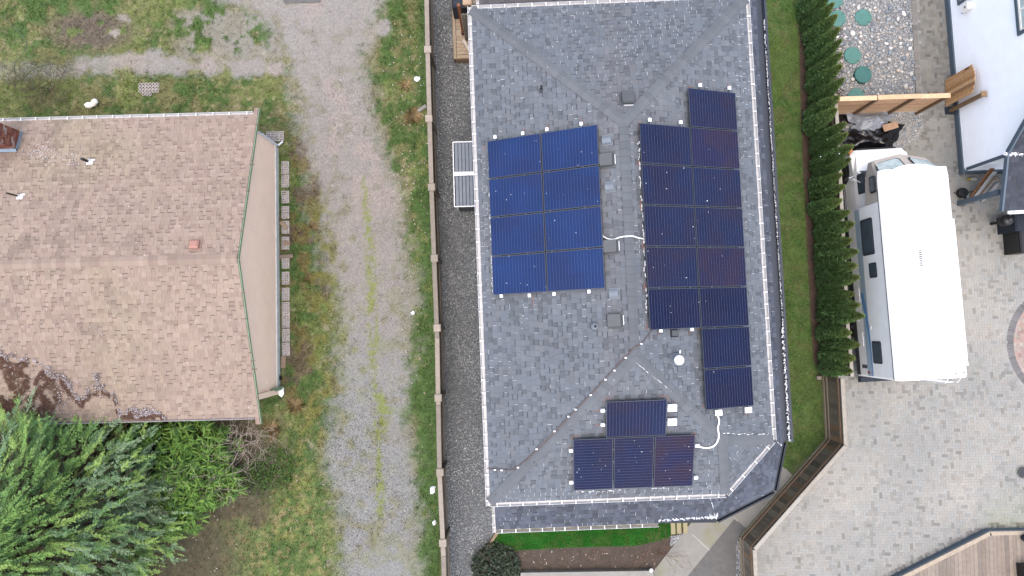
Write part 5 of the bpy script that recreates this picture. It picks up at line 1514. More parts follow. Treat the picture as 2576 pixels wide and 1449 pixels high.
# gate leaf swung open against the white house
g0 = P(2381, 268, 0.1); g1 = P(2380, 200, 0.1); g0.z = g1.z = 0
gd = (g1 - g0).normalized(); gn = Vector((gd.y, -gd.x, 0)); GL_ = (g1 - g0).length
gate = thing('garden_gate', 'open cedar gate leaf with an arched top in front of the white wall', 'gate', tuple(g0))
nb = 8
for k in range(nb):
    t = (k + 0.5) / nb; zt2 = 1.42 + 0.26 * math.sin(math.pi * (0.12 + 0.76 * t))
    c = [alb(214, 166, 116), alb(202, 152, 102), alb(166, 124, 84), alb(222, 178, 130), alb(188, 140, 94), alb(208, 158, 108), alb(216, 170, 122), alb(206, 156, 108)][k]
    m = MB(); w = GL_ / nb; q = g0 + gd * (GL_ * t); m.box(q + EZ * (0.06 + zt2 / 2), (w - 0.006, 0.024, zt2), (gd, gn, EZ), c); m.c = [tuple(v * 1.45 for v in q_) for q_ in m.c]; m.build('plank', MT['wood_attr'], gate)
m = MB(); m.beam(g0 + gd * (GL_ - 0.06) + gn * -0.03 + EZ * 1.25, g0 + gd * (GL_ - 0.06) + gn * -0.03 + EZ * 1.45, 0.025, 0.03); m.build('latch', MT['black'], gate)
# gate post on its dark concrete foot
q = P(2390, 279, 0); gp = thing('gate_post', 'tall square cedar gate post standing on a dark foot by the white wall', 'post', tuple(q))
m = MB(); m.bbox(q + EZ * 0.02, (0.42, 0.28, 0.04), 0.01, (DX, DY, EZ)); m.build('foot', MT['dark_metal'], gp)
m = MB(); m.box(q + EZ * 0.95, (0.12, 0.12, 1.86), (DX, DY, EZ), alb(158, 128, 92)); m.build('shaft', MT['wood_attr'], gp)
m = MB(); m.bbox(q + EZ * 1.91, (0.19, 0.19, 0.06), 0.015, (DX, DY, EZ), alb(206, 168, 126)); m.build('post_cap', MT['wood_attr'], gp)

# ---- tarps over a pile in front of the motorhome
MT['tarp_black'] = material('black_polythene', alb(20, 21, 25), rough=0.2, var=0.1, spec=0.4)
MT['tarp_silver'] = material('silver_tarp', alb(160, 167, 178), rough=0.4, var=0.08, scale=8)
def tarp(pts, name, mat, label, hgt, amp, seed, nx=34, ny=26, zb=0.05):
    A, B, C_, D = [P(x, y, 0) for x, y in pts]; vn = VNoise(seed); vs = []
    for i in range(nx):
        for j in range(ny):
            s, t = i / (nx - 1), j / (ny - 1)
            p = A * (1 - s) * (1 - t) + B * s * (1 - t) + C_ * s * t + D * (1 - s) * t
            e = min(s, 1 - s, t, 1 - t) * 5; e = min(1, e)
            rdg = abs(float(vn.fbm(np.array(s * 5 + t * 2.2), np.array(t * 4 - s * 1.5), 3)) - 0.5) * 2
            fold = abs(float(vn(np.array(s * 9 + t * 5), np.array(t * 3))) - 0.5)
            z = zb + hgt * (0.35 + 0.65 * math.sin(math.pi * min(max(s, 0.05), 0.95)) * math.sin(math.pi * min(max(t, .05), .95))) * e + amp * (rdg + fold)
            off = Vector((float(vn(np.array(s * 7), np.array(t * 7 + 40))) - .5, float(vn(np.array(s * 7 + 60), np.array(t * 7))) - .5, 0)) * 0.12
            vs.append(p + off + EZ * z)
    fs = [(i * ny + j, (i + 1) * ny + j, (i + 1) * ny + j + 1, i * ny + j + 1) for i in range(nx - 1) for j in range(ny - 1)]
    m = MB(); m.mesh(vs, fs); o = m.build(name, mat, None, True); return tag(o, label, 'tarp', 'sheeting over the pile by the cedar screen')
tarp([(2120, 408), (2236, 384), (2272, 312), (2108, 288)], 'black_tarp', MT['tarp_black'], 'glossy crumpled black polythene sheet in front of the motorhome', 0.30, 0.16, 3)
tarp([(2146, 352), (2205, 336), (2248, 286), (2122, 292)], 'silver_tarp', MT['tarp_silver'], 'creased silver sheet lying over the black polythene', 0.34, 0.13, 5, zb=0.16)
m = MB(); m.box(P(2240, 318, 0.42), (0.55, 0.25, 0.03), (Vector((0.95, 0.3, 0)), Vector((-0.3, 0.95, 0)), EZ), alb(200, 164, 132)); tag(m.build('plywood_offcut', MT['wood_attr']), 'tan plywood offcut poking out of the silver sheet', 'plywood')
m = MB(); m.box(P(2228, 374, 0.1), (0.3, 0.12, 0.03), (Vector((0.85, 0.5, 0)), Vector((-0.5, 0.85, 0)), EZ), alb(196, 160, 128)); tag(m.build('plywood_offcut', MT['wood_attr']), 'small tan plywood scrap at the lower rim of the black sheet', 'plywood')
# ================================================================== MOTORHOME
RY = math.radians(3.3)
RX = Vector((math.cos(RY), math.sin(RY), 0)); RV_ = Vector((-math.sin(RY), math.cos(RY), 0))
ro = P(2401, 590, 3.05); rr_ = P(2330, 955, 3.15)
RW = 2.28
RO = Vector((ro.x, ro.y, 0)) - RX * (RW / 2)
vrear = (Vector((rr_.x, rr_.y, 0)) - RO).dot(RV_)
RO = RO + RV_ * vrear                                   # middle of the rear end on the ground
def Rp(x, y, z): return RO + RX * x + RV_ * y + EZ * z
rv = thing('motorhome', 'white motorhome with blue stripe parked between hedge and white house', 'motorhome', tuple(RO))
MT['rv_white'] = material('rv_fibreglass', srgb(222, 223, 222), rough=0.45, var=0.06, scale=1.5)
MT['rv_side'] = material('rv_side_panel', alb(232, 233, 232, 1.05), rough=0.35, var=0.05, scale=2.5, coat=0.2)
MT['rv_beige'] = material('rv_beige_cap', alb(206, 196, 186, 1.5), rough=0.4, var=0.06, coat=0.2)
MT['rv_glass'] = material('rv_glass', alb(84, 94, 104, 1.6), rough=0.1, var=0.15, scale=3, spec=0.6)
MT['rv_pale_glass'] = material('rv_skylight', alb(190, 204, 204, 1.4), rough=0.2, var=0.25, scale=5)
MT['rubber'] = material('rubber_seal', alb(60, 66, 74), rough=0.6)
MT['blue1'] = material('stripe_grey_blue', alb(172, 192, 206, 1.4), rough=0.4, var=0.06)
MT['blue2'] = material('stripe_blue', alb(96, 150, 200, 1.3), rough=0.4, var=0.06)
MT['amber'] = material('amber_lens', alb(220, 140, 90), rough=0.3, var=0.05)
MT['red'] = material('red_lens', alb(190, 60, 50), rough=0.3)
MT['tyre'] = material('tyre', alb(48, 42, 40), rough=0.85, var=0.2)
MT['chrome'] = material('chrome', srgb(180, 182, 184), rough=0.2, metal=0.9)
hw = RW / 2; LB = 5.55; FS = 1.6; ZTOP = 3.12; ZB = 0.5
# coach box with rounded roof edges (section swept along its length)
sec = [(-hw, ZB), (-hw, ZTOP - 0.16), (-hw + 0.03, ZTOP - 0.07), (-hw + 0.10, ZTOP - 0.015), (-hw + 0.3, ZTOP), (0, ZTOP + 0.02), (hw - 0.3, ZTOP), (hw - 0.10, ZTOP - 0.015), (hw - 0.03, ZTOP - 0.07), (hw, ZTOP - 0.16), (hw, ZB)]
def sweep(stations, name, mat, par=None, smooth=False):
    """stations: list of (y, list of (x, z)); closed sections"""
    m = MB(); n = len(stations[0][1]); vs = []
    for y, s in stations: vs += [Rp(x, y if not callable(y) else y(x), z) for x, z in s]
    fs = []
    for i in range(len(stations) - 1):
        for k in range(n):
            fs.append((i * n + k, (i + 1) * n + k, (i + 1) * n + (k + 1) % n, i * n + (k + 1) % n))
    fs.append(tuple(range(n))); fs.append(tuple(reversed(range((len(stations) - 1) * n, len(stations) * n))))
    m.mesh(vs, fs); return m.build(name, mat, par or rv, smooth)
def scaled(s, kx, dz=0, kz=1.0):
    return [(x * kx, (z - ZB) * kz + ZB + dz) for x, z in s]
body = sweep([(0.0, scaled(sec, 0.97, 0, 0.985)), (0.06, scaled(sec, 1.0)), (4.2 + FS, sec)], 'coach_body', MT['rv_side'])
# roof skin, proud of the walls, white
rs = [(-hw - 0.004, ZTOP - 0.17), (-hw + 0.026, ZTOP - 0.064), (-hw + 0.10, ZTOP - 0.006), (-hw + 0.3, ZTOP + 0.008), (0, ZTOP + 0.028), (hw - 0.3, ZTOP + 0.008), (hw - 0.10, ZTOP - 0.006), (hw - 0.026, ZTOP - 0.064), (hw + 0.004, ZTOP - 0.17)]
m = MB(); st = [(-0.008, 0.975), (0.06, 1.0), (4.9 + FS, 1.0), (5.2 + FS, 0.97)]
vs = []
for y, k in st: vs += [Rp(x * k, y, z - (0.02 if y < 0 else 0)) for x, z in rs]
n = len(rs); fs = [(i * n + k, i * n + k + 1, (i + 1) * n + k + 1, (i + 1) * n + k) for i in range(3) for k in range(n - 1)]
m.mesh(vs, fs); m.build('roof', MT['rv_white'], rv, True)
# over-cab bunk: sloping front cap
cab_r = [(-hw, 2.05), (-hw, ZTOP - 0.16), (-hw + 0.10, ZTOP - 0.02), (0, ZTOP + 0.015), (hw - 0.10, ZTOP - 0.02), (hw, ZTOP - 0.16), (hw, 2.05), (0, 1.95)]
cab_f = [(-hw * 0.93, 2.02), (-hw * 0.93, 2.72), (-hw * 0.88, 2.98), (0, 3.05), (hw * 0.88, 2.98), (hw * 0.93, 2.72), (hw * 0.93, 2.02), (0, 1.95)]
cab_n = [(-hw * 0.80, 2.02), (-hw * 0.80, 2.24), (-hw * 0.76, 2.30), (0, 2.34), (hw * 0.76, 2.30), (hw * 0.80, 2.24), (hw * 0.80, 2.02), (0, 1.98)]
bow = lambda base, k: (lambda x: base - k * (x / hw) ** 2)
over = sweep([(4.198 + FS, cab_r), (bow(5.22 + FS, 0.16), cab_f), (bow(5.86 + FS, 0.30), cab_n)], 'overcab_bunk', MT['rv_beige'], None, False)
# white roof lip over the bunk
m = MB(); vs = []
for y, k, dz in ((4.9 + FS, 1.0, 0), (5.24 + FS, 0.93, -0.05)):
    for x in np.linspace(-1, 1, 9): vs.append(Rp(x * hw * k, y - (0.30 * x * x - 0.10 if y > 5.1 + FS else 0), ZTOP + 0.03 + dz - 0.10 * abs(x) ** 6))
m.mesh(vs, [(k, 9 + k, 10 + k, k + 1) for k in range(8)]); m.build('roof_lip', MT['rv_white'], rv, True)
# two skylight windows in the sloping cap
for sx in (-1, 1):
    pts = []
    for x, t in ((0.20, 0.16), (0.95, 0.20), (1.02, 0.28), (0.96, 0.70), (0.90, 0.78), (0.28, 0.74), (0.20, 0.66)):
        xx = sx * x; yb = 5.22 + FS - 0.16 * (xx / hw) ** 2; yf = 5.86 + FS - 0.30 * (xx / hw) ** 2
        y = yb + (yf - yb) * t; z = 3.04 + (2.33 - 3.04) * t - 0.05 * abs(x) + 0.035
        pts.append(Rp(xx * (1 - 0.1 * t), y, z))
    if sx < 0: pts.reverse()
    c = sum(pts, Vector()) / len(pts)
    m = MB(); m.face([p + (p - c) * 0.10 for p in pts]); m.face([p + (p - c) * 0.10 - EZ * 0.03 for p in reversed(pts)]); w = m.build('skylight', MT['rubber'], rv)
    m = MB(); m.face([p + Vector((0, 0, 0.008)) for p in pts]); m.build('pane', MT['rv_pale_glass'], w)
for x in (-0.92, -0.28, 0.0, 0.28, 0.92):
    y = 5.24 + FS - 0.16 * (x / hw) ** 2; m = MB(); m.bbox(Rp(x, y + 0.02, 3.05 - 0.05 * abs(x)), (0.10, 0.05, 0.04), 0.012, (RX, RV_, EZ)); m.build('marker_light', MT['amber'], rv)
# cab below: doors, hood, grille
cw = 1.0
cabs = [(-cw, 0.45), (-cw, 1.15), (-cw * 0.92, 1.95), (cw * 0.92, 1.95), (cw, 1.15), (cw, 0.45)]
cabm = [(-cw, 0.45), (-cw, 1.12), (-cw * 0.96, 1.32), (cw * 0.96, 1.32), (cw, 1.12), (cw, 0.45)]
hood = [(-cw, 0.45), (-cw, 1.02), (-cw * 0.86, 1.16), (cw * 0.86, 1.16), (cw, 1.02), (cw, 0.45)]
nose = [(-cw * 0.92, 0.5), (-cw * 0.92, 0.85), (-cw * 0.84, 1.0), (cw * 0.84, 1.0), (cw * 0.92, 0.85), (cw * 0.92, 0.5)]
sweep([(4.0 + FS, cabs), (4.9 + FS, cabs), (5.55 + FS, cabm), (6.2 + FS, hood), (bow(6.44 + FS, 0.14), nose)], 'cab', MT['rv_white'])
sweep([(bow(6.44 + FS, 0.14), [(-1.0, 0.42), (-1.0, 0.62), (1.0, 0.62), (1.0, 0.42)]), (bow(6.56 + FS, 0.18), [(-0.98, 0.45), (-0.98, 0.6), (0.98, 0.6), (0.98, 0.45)])], 'bumper', MT['rubber'])
sweep([(bow(6.47 + FS, 0.14), [(-0.72, 0.6), (-0.72, 0.9), (0.72, 0.9), (0.72, 0.6)]), (bow(6.50 + FS, 0.14), [(-0.7, 0.62), (-0.7, 0.88), (0.7, 0.88), (0.7, 0.62)])], 'grille', MT['rubber'])
# windscreen under the bunk
m = MB(); m.mesh([Rp(-0.86, 5.56 + FS, 1.33), Rp(0.86, 5.56 + FS, 1.33), Rp(0.80, 4.95 + FS, 1.96), Rp(-0.80, 4.95 + FS, 1.96)], [(0, 1, 2, 3)]); m.build('windscreen', MT['rv_glass'], rv)
m = MB(); m.bbox(Rp(-0.93, 6.33 + FS, 0.92), (0.14, 0.22, 0.12), 0.03, (RX, RV_, EZ)); m.build('indicator', MT['amber'], rv)
def side_panel(y0, y1, z0, z1, name, mat, out=0.006, x=-hw, par=None, skew=0.0, r=0.06):
    """rounded panel on the left wall"""
    pts = []; 
    for cy_, cz_, a0 in ((y1 - r, z1 - r, 0), (y0 + r, z1 - r, 90), (y0 + r, z0 + r, 180), (y1 - r, z0 + r, 270)):
        for k in range(4):
            a = math.radians(a0 + 30 * k); pts.append((cy_ + r * math.cos(a), cz_ + r * math.sin(a)))
    A = [Rp(x - out, y, z) for y, z in pts]; B = [Rp(x + 0.03, y, z) for y, z in pts]; n = len(A)
    m = MB(); m.mesh(A + B, [tuple(range(n))] + [(k, n + k, n + (k + 1) % n, (k + 1) % n) for k in range(n)]); return m.build(name, mat, par or rv)
def window(y0, y1, z0, z1, split=None, x=-hw):
    f = side_panel(y0, y1, z0, z1, 'window', MT['rubber'], 0.014, x, r=0.07)
    ys_ = [y0 + 0.045, y1 - 0.045] if split is None else [y0 + 0.045, split, y1 - 0.045]
    for a, b in zip(ys_[:-1], ys_[1:]): side_panel(a + 0.008, b - 0.008, z0 + 0.045, z1 - 0.045, 'pane', MT['rv_glass'], 0.02, x, f, r=0.04)
window(4.15, 5.38, 1.62, 2.42, 4.8)         # large dinette window
window(3.37, 3.87, 1.95, 2.45, 3.62)        # small one
window(0.50, 1.25, 1.70, 2.30, 0.86)        # rear
window(4.55 + FS, 5.10 + FS, 2.45, 2.80)              # bunk
wd = side_panel(4.72 + FS, 5.42 + FS, 1.32, 1.80, 'window', MT['rubber'], 0.012, -cw + 0.03, r=0.06); side_panel(4.77 + FS, 5.37 + FS, 1.36, 1.76, 'pane', MT['rv_glass'], 0.016, -cw + 0.03, wd, r=0.05)
# stripes, trim
def ribbon(pts, w0, w1, name, mat, out):
    m = MB(); n = len(pts)
    for i in range(n - 1):
        (ya, za), (yb, zb_) = pts[i], pts[i + 1]; wa = w0 + (w1 - w0) * i / (n - 1); wb = w0 + (w1 - w0) * (i + 1) / (n - 1)
        m.face([Rp(-hw - out, ya, za - wa / 2), Rp(-hw - out, ya, za + wa / 2), Rp(-hw - out, yb, zb_ + wb / 2), Rp(-hw - out, yb, zb_ - wb / 2)])
    m.build(name, mat, rv)
ribbon([(0.05, 1.42), (4.18 + FS, 1.42)], 0.34, 0.34, 'stripe', MT['blue1'], 0.004)
ribbon([(0.05, 1.60), (0.7, 1.60), (1.5, 1.56), (2.2, 1.46), (2.9, 1.30)], 0.05, 0.20, 'stripe', MT['blue2'], 0.007)
ribbon([(4.19 + FS, 1.2), (5.9 + FS, 1.0)], 0.2, 0.16, 'stripe', MT['blue1'], -0.22)
m = MB(); m.beam(Rp(-hw - 0.004, 0.02, ZTOP - 0.19), Rp(-hw - 0.004, 4.5 + FS, ZTOP - 0.19), 0.02, 0.03); m.beam(Rp(-hw - 0.004, 4.5 + FS, ZTOP - 0.19), Rp(-hw - 0.004, 4.95 + FS, ZTOP - 0.5), 0.02, 0.03); m.build('trim_strip', MT['vent_grey'], rv)
m = MB(); m.beam(Rp(hw + 0.004, 0.02, ZTOP - 0.19), Rp(hw + 0.004, 4.5 + FS, ZTOP - 0.19), 0.02, 0.03); m.build('trim_strip', MT['vent_grey'], rv)
m = MB(); m.box(Rp(-hw - 0.002, 2.1 + FS / 2, 0.62), (0.03, 4.1 + FS, 0.24), (RX, RV_, EZ)); m.build('skirt', MT['rubber'], rv)
for y in (1.05, 2.6): side_panel(y, y + 0.5, 0.78, 1.12, 'hatch', MT['rv_white'], 0.010, r=0.04)
side_panel(1.65, 1.80, 1.62, 1.74, 'fuel_cap', MT['white_metal'], 0.012, r=0.05)
side_panel(0.30, 0.42, 0.9, 1.25, 'vent_grille', MT['vent_grey'], 0.012, r=0.03); side_panel(0.13, 0.2, 1.25, 1.4, 'tail_light', MT['red'], 0.012, r=0.02)
# wheels
def wheel(x, y):
    c = Rp(x, y, 0.38); ax = (RV_, EZ, -RX if x < 0 else RX); m = MB()
    m.lathe(c, [(0.20, -0.1), (0.37, -0.1), (0.39, -0.06), (0.39, 0.08), (0.36, 0.11), (0.22, 0.115)], 28, ax); w = m.build('wheel', MT['tyre'], rv)
    m = MB(); m.lathe(c, [(0.21, 0.06), (0.22, 0.12), (0.17, 0.09), (0.08, 0.10), (0.06, 0.14), (0.0, 0.145)], 20, ax); m.build('rim', MT['vent_grey'], w)
for x in (-1, 1):
    wheel(x * 0.95, 5.72 + FS); wheel(x * (hw - 0.13), 1.75)
m = MB(); m.lathe(Rp(-1.005, 5.72 + FS, 0.40), [(0.43, 0), (0.50, 0.0), (0.50, 0.03), (0.43, 0.03)], 26, (RV_, EZ, -RX)); m.build('wheel_arch', MT['rubber'], rv)
# mirror on its arms, running board, aerial
m = MB(); m.bbox(Rp(-1.36, 5.28 + FS, 1.55), (0.22, 0.10, 0.34), 0.03, (RX * 0.9 + RV_ * 0.35, RV_ * 0.9 - RX * 0.35, EZ)); mr = m.build('mirror', MT['chrome'], rv)
m = MB(); m.tube([Rp(-0.97, 5.1 + FS, 1.55), Rp(-1.33, 5.26 + FS, 1.68)], 0.012, 6); m.tube([Rp(-0.98, 5.25 + FS, 1.2), Rp(-1.33, 5.27 + FS, 1.42)], 0.012, 6); m.build('arm', MT['white_metal'], mr)
m = MB(); m.bbox(Rp(-1.15, 4.75 + FS, 0.42), (0.28, 1.0, 0.06), 0.015, (RX, RV_, EZ)); m.build('running_board', MT['chrome'], rv)
m = MB(); m.bbox(Rp(-1.15, 4.75 + FS, 0.455), (0.2, 0.75, 0.012), 0.004, (RX, RV_, EZ)); m.build('tread', MT['rubber'], rv)
# things on the roof
ac = MB(); y0 = 3.85; c = Rp(-0.02, y0, ZTOP + 0.13)
ac.bbox(c, (0.62, 0.95, 0.22), 0.06, (RX, RV_, EZ)); A = ac.build('air_conditioner', MT['rv_white'], rv)
for k in range(9):
    m = MB(); m.box(c + RX * -0.17 + RV_ * (-0.24 + 0.06 * k) + EZ * 0.112, (0.10, 0.036, 0.012), (RX, RV_, EZ)); m.build('louvre', MT['rubber'], A)
for x, y in ((-0.72, 2.2), (0.60, 2.4), (0.08, 1.25)):
    m = MB(); m.bbox(Rp(x, y, ZTOP + 0.045), (0.38, 0.38, 0.07), 0.02, (RX, RV_, EZ)); m.build('roof_hatch', MT['rv_white'], rv)
for x, y in ((0.72, 0.14), (0.98, 0.14)):
    m = MB(); m.bbox(Rp(x, y, ZTOP + 0.02), (0.06, 0.03, 0.03), 0.008, (RX, RV_, EZ)); m.build('bracket', MT['vent_grey'], rv)
for k in range(26):
    pass
# awning rolled on the right wall
m = MB(); m.tube([Rp(hw + 0.07, 0.35, ZTOP - 0.2), Rp(hw + 0.07, 5.1, ZTOP - 0.2)], 0.055, 10); m.build('awning_roll', MT['rv_white'], rv, True)
# rear ladder and lamps
lad = None
m = MB()
for x in (0.45, 0.85): m.tube([Rp(x, -0.02, ZTOP + 0.02), Rp(x, -0.16, ZTOP - 0.15), Rp(x, -0.16, 0.9)], 0.018, 6)
lad = m.build('ladder', MT['white_metal'], rv)
for k in range(7):
    m = MB(); m.tube([Rp(0.45, -0.16, 0.95 + 0.3 * k), Rp(0.85, -0.16, 0.95 + 0.3 * k)], 0.016, 6); m.build('rung', MT['white_metal'], lad)
for x in (-0.95, -0.25, 0.0, 0.25, 0.95):
    m = MB(); m.bbox(Rp(x, -0.015, ZTOP - 0.2), (0.1, 0.04, 0.05), 0.01, (RX, RV_, EZ)); m.build('marker_light', MT['red'], rv)
m = MB(); m.bbox(Rp(0, -0.12, 0.58), (2.3, 0.2, 0.16), 0.04, (RX, RV_, EZ)); m.build('rear_bumper', MT['dark_metal'], rv)
side_panel(-0.02, 0.10, 1.0, 1.35, 'tail_light', MT['rubber'], 0.006, -hw + 0.05, r=0.03)
# ================================================================== WHITE HOUSE ON THE RIGHT
wc = P(2416, 434, 0); WY = math.radians(2.6)
WX = Vector((math.cos(WY), math.sin(WY), 0)); WV = Vector((-math.sin(WY), math.cos(WY), 0))
def Wp(x, y, z): return wc + WX * x + WV * y + EZ * z
white = thing('white_house', 'tall house with white lap siding and dark trim', 'house', tuple(wc))
MT['white_siding'] = material('white_siding', srgb(238, 240, 243), rough=0.55, var=0.03, scale=3)
MT['navy'] = material('navy_trim', alb(92, 108, 122, 1.8), rough=0.5, var=0.08)
sl = 1.12 / 0.95
ZW = 2.95; YMAX = 8.5; 
ztop = lambda y: min(ZW + y * sl, 6.2)
# core (stops short of the boards)
m = MB(); q = [(0.02, 0.0), (YMAX, 0.0), (YMAX, 6.2), ((6.2 - ZW) / sl, 6.2), (0.02, ZW)]
A = [Wp(0.02, y, z) for y, z in q]; B = [Wp(6, y, z) for y, z in q]; n = len(q)
m.mesh(A + B, [tuple(reversed(range(n))), tuple(range(n, 2 * n))] + [(k, (k + 1) % n, n + (k + 1) % n, n + k) for k in range(n)]); wwall = m.build('wall', MT['white_siding'], white)
z = 0.27
while z < 6.1:
    z1 = z + 0.125; y0 = max(0.09, (z1 - ZW) / sl + 0.02)
    m = MB(); f = [Wp(-0.022, y0, z), Wp(-0.022, YMAX, z), Wp(-0.006, YMAX, z1), Wp(-0.006, y0, z1)]; b_ = [p + WX * 0.03 for p in f]
    m.mesh(f + b_, [(3, 2, 1, 0), (4, 5, 6, 7), (0, 1, 5, 4), (0, 4, 7, 3), (2, 3, 7, 6)]); m.build('siding_board', MT['white_siding'], wwall)
    z = z1
z = 0.27
while z < 2.7:
    m = MB(); f = [Wp(0.09, -0.022 + 0.02, z), Wp(5, -0.022 + 0.02, z), Wp(5, -0.006 + 0.02, z + 0.125), Wp(0.09, -0.006 + 0.02, z + 0.125)]; b_ = [p + WV * 0.03 for p in f]
    m.mesh(f + b_, [(0, 1, 2, 3), (0, 4, 5, 1)]); m.build('siding_board', MT['white_siding'], wwall); z += 0.125
# dark base band and corner board
m = MB(); m.box(Wp(-0.03, YMAX / 2 - 0.05, 0.13), (0.09, YMAX + 0.1, 0.26), (WX, WV, EZ)); m.build('base_band', MT['navy'], white)
m = MB(); m.box(Wp(2.5, -0.02, 0.13), (5, 0.09, 0.26), (WX, WV, EZ)); m.build('base_band', MT['navy'], white)
m = MB(); m.box(Wp(-0.005, 0.045, ZW / 2 + 0.2), (0.05, 0.10, ZW - 0.38), (WX, WV, EZ)); m.build('corner_board', MT['navy'], white)
# windows
def wwin(y0, y1, z0, z1, sill=True):
    f = MB(); t = 0.11; x = -0.045
    f.box(Wp(x, (y0 + y1) / 2, z1 + t / 2), (0.05, y1 - y0 + 2 * t, t), (WX, WV, EZ)); f.box(Wp(x, (y0 + y1) / 2, z0 - t / 2), (0.07, y1 - y0 + 2 * t, t), (WX, WV, EZ))
    for y in (y0 - t / 2, y1 + t / 2): f.box(Wp(x, y, (z0 + z1) / 2), (0.05, t, z1 - z0), (WX, WV, EZ))
    w = f.build('window', MT['navy'], white)
    m = MB(); 
    for y in (y0 + 0.03, y1 - 0.03, (y0 + y1) / 2): m.box(Wp(-0.03, y, (z0 + z1) / 2), (0.04, 0.06, z1 - z0), (WX, WV, EZ))
    for zz in (z0 + 0.03, z1 - 0.03): m.box(Wp(-0.029, (y0 + y1) / 2, zz), (0.04, y1 - y0 - 0.06, 0.06), (WX, WV, EZ))
    m.build('sash', MT['chalk_white'], w)
    m = MB(); m.box(Wp(-0.018, (y0 + y1) / 2, (z0 + z1) / 2), (0.012, y1 - y0, z1 - z0), (WX, WV, EZ)); m.build('pane', MT['rv_pale_glass'], w)
def wall_pt(px, py):
    """photo point on the white wall's plane"""
    p = Pp(px, py, Wp(-0.02, 0, 0), -WX); d = p - wc; return d.dot(WV), p.z
ya, za = wall_pt(2412, 16); wwin(ya + 0.14, ya + 1.3, za + 0.12, za + 1.1)
ya, za = wall_pt(2564, 94); wwin(ya + 0.16, ya + 1.5, za + 0.1, za + 1.1)
# utility box with its conduit
yb, zb2 = wall_pt(2440, 18); m = MB(); m.bbox(Wp(-0.12, yb, zb2), (0.18, 0.24, 0.36), 0.015, (WX, WV, EZ)); ub = m.build('meter_box', MT['chalk_white'], white)
m = MB(); m.box(Wp(-0.215, yb, zb2 + 0.02), (0.012, 0.07, 0.07), (WX, WV, EZ)); m.build('display', MT['vent_grey'], ub)
m = MB(); m.tube([Wp(-0.1, yb - 0.02, zb2 - 0.18), Wp(-0.09, yb - 0.06, zb2 - 0.34)], 0.03, 8); m.build('conduit', MT['vent_light'], ub)
# roofs: the steep main slope and the shallower porch that carries on from it
yS = P(2489, 532, 2.5); yS = (yS - wc).dot(WV)
rx = -0.32
PR = {'up': roof_plane([Wp(rx, 0.0, ZW + 0.07), Wp(6, 0.0, ZW + 0.07), Wp(6, 3.2, ZW + 0.07 + 3.2 * sl), Wp(rx, 3.2, ZW + 0.07 + 3.2 * sl)]),
      'lo': roof_plane([Wp(rx, yS, 2.5), Wp(6, yS, 2.5), Wp(6, 0.0, ZW + 0.07), Wp(rx, 0.0, ZW + 0.07)])}
wr = deck_of(PR.values(), 'roof', white, MT['navy'], 0.09)
DKG = [alb(72, 79, 92), alb(66, 72, 85), alb(79, 85, 96), alb(60, 66, 78)]
WT = []
for i, k in enumerate(PR): WT += shingles(PR[k], DKG, [alb(62, 66, 76), alb(66, 70, 80)], seed=90 + i, wr=(0.14, 0.34))
lay_shingles(WT, wr, 110)
m = MB()
for k, pl in PR.items():
    p = pl['pts']; a, b = p[0], p[3]; m.beam(a + WX * -0.015 - EZ * 0.04, b + WX * -0.015 - EZ * 0.04, 0.06, 0.16)
m.build('rake_board', MT['navy'], white)
gutter(Wp(rx + 0.22, yS, 2.5), Wp(6, yS, 2.5), -WV, white, MT['white_metal'], MT['white_metal'], w=0.12, step=0.4, seed=44)
pq = P(2412, 512, 0); ps = MB(); ps.box(Vector((pq.x, pq.y, 1.12)), (0.17, 0.17, 2.24), (WX, WV, EZ)); ps.build('porch_post', MT['navy'], white)
m = MB(); m.beam(Vector((pq.x, pq.y, 2.33)), Vector((pq.x, pq.y, 2.33)) + WX * 5, 0.16, 0.18); m.build('porch_beam', MT['navy'], white)
sm = MB(); R = random.Random(8); pl = PR['lo']
for k in range(60):
    x, y = R.uniform(2526, 2576), R.gauss(388, 2.5); a, b = plane_ab(pl, x, y, 0.03); sm.blob(at_plane(pl, a, b, 0.02), (R.uniform(0.015, 0.05), R.uniform(0.006, 0.016), 0.006), rng=R)
sm.build('snow_patch', MT['snow'], white, kind='stuff')
# ---- under and beside the porch
R = random.Random(17)
for i, (x0, y0, x1, y1, z1, w, c, lab) in enumerate([
        (2444, 496, 2496, 424, 1.3, 0.16, alb(176, 122, 80), 'orange-brown plank leaning under the porch, nearest the white wall'),
        (2449, 500, 2503, 432, 1.35, 0.15, alb(222, 216, 210), 'white painted plank leaning under the porch beside the brown one'),
        (2458, 500, 2506, 446, 1.25, 0.10, alb(190, 150, 112), 'narrow tan plank leaning under the porch'),
        (2462, 502, 2506, 452, 1.2, 0.16, alb(196, 188, 180), 'grey plank leaning under the porch'),
        (2472, 507, 2510, 462, 1.15, 0.15, alb(214, 208, 206), 'pale plank leaning under the porch, nearest the dark post')]):
    a, b = P(x0, y0, 0.03), P(x1, y1, z1); m = MB(); m.beam(a, b, w, 0.035, EZ, c); tag(m.build('plank', MT['wood_attr']), lab, 'plank', 'planks leaning under the porch')
q = P(2415, 487, 0); t = thing('cable_reel', 'black reel with trailing cable on the pavers by the porch', 'cable reel', tuple(q))
m = MB(); m.lathe(q + EZ * 0.10, [(0.06, -0.09), (0.17, -0.07), (0.185, 0.0), (0.17, 0.12), (0.06, 0.14)], 20); m.mesh([q + Vector(p) for p in [(0.0, -0.1, 0.02), (0.17, -0.22, 0.02), (0.19, 0.0, 0.02), (0, -0.1, 0.1), (0.17, -0.22, 0.1), (0.19, 0, 0.1)]], [(3, 4, 5), (0, 1, 4, 3), (1, 2, 5, 4)]); m.build('drum', MT['black'], t)
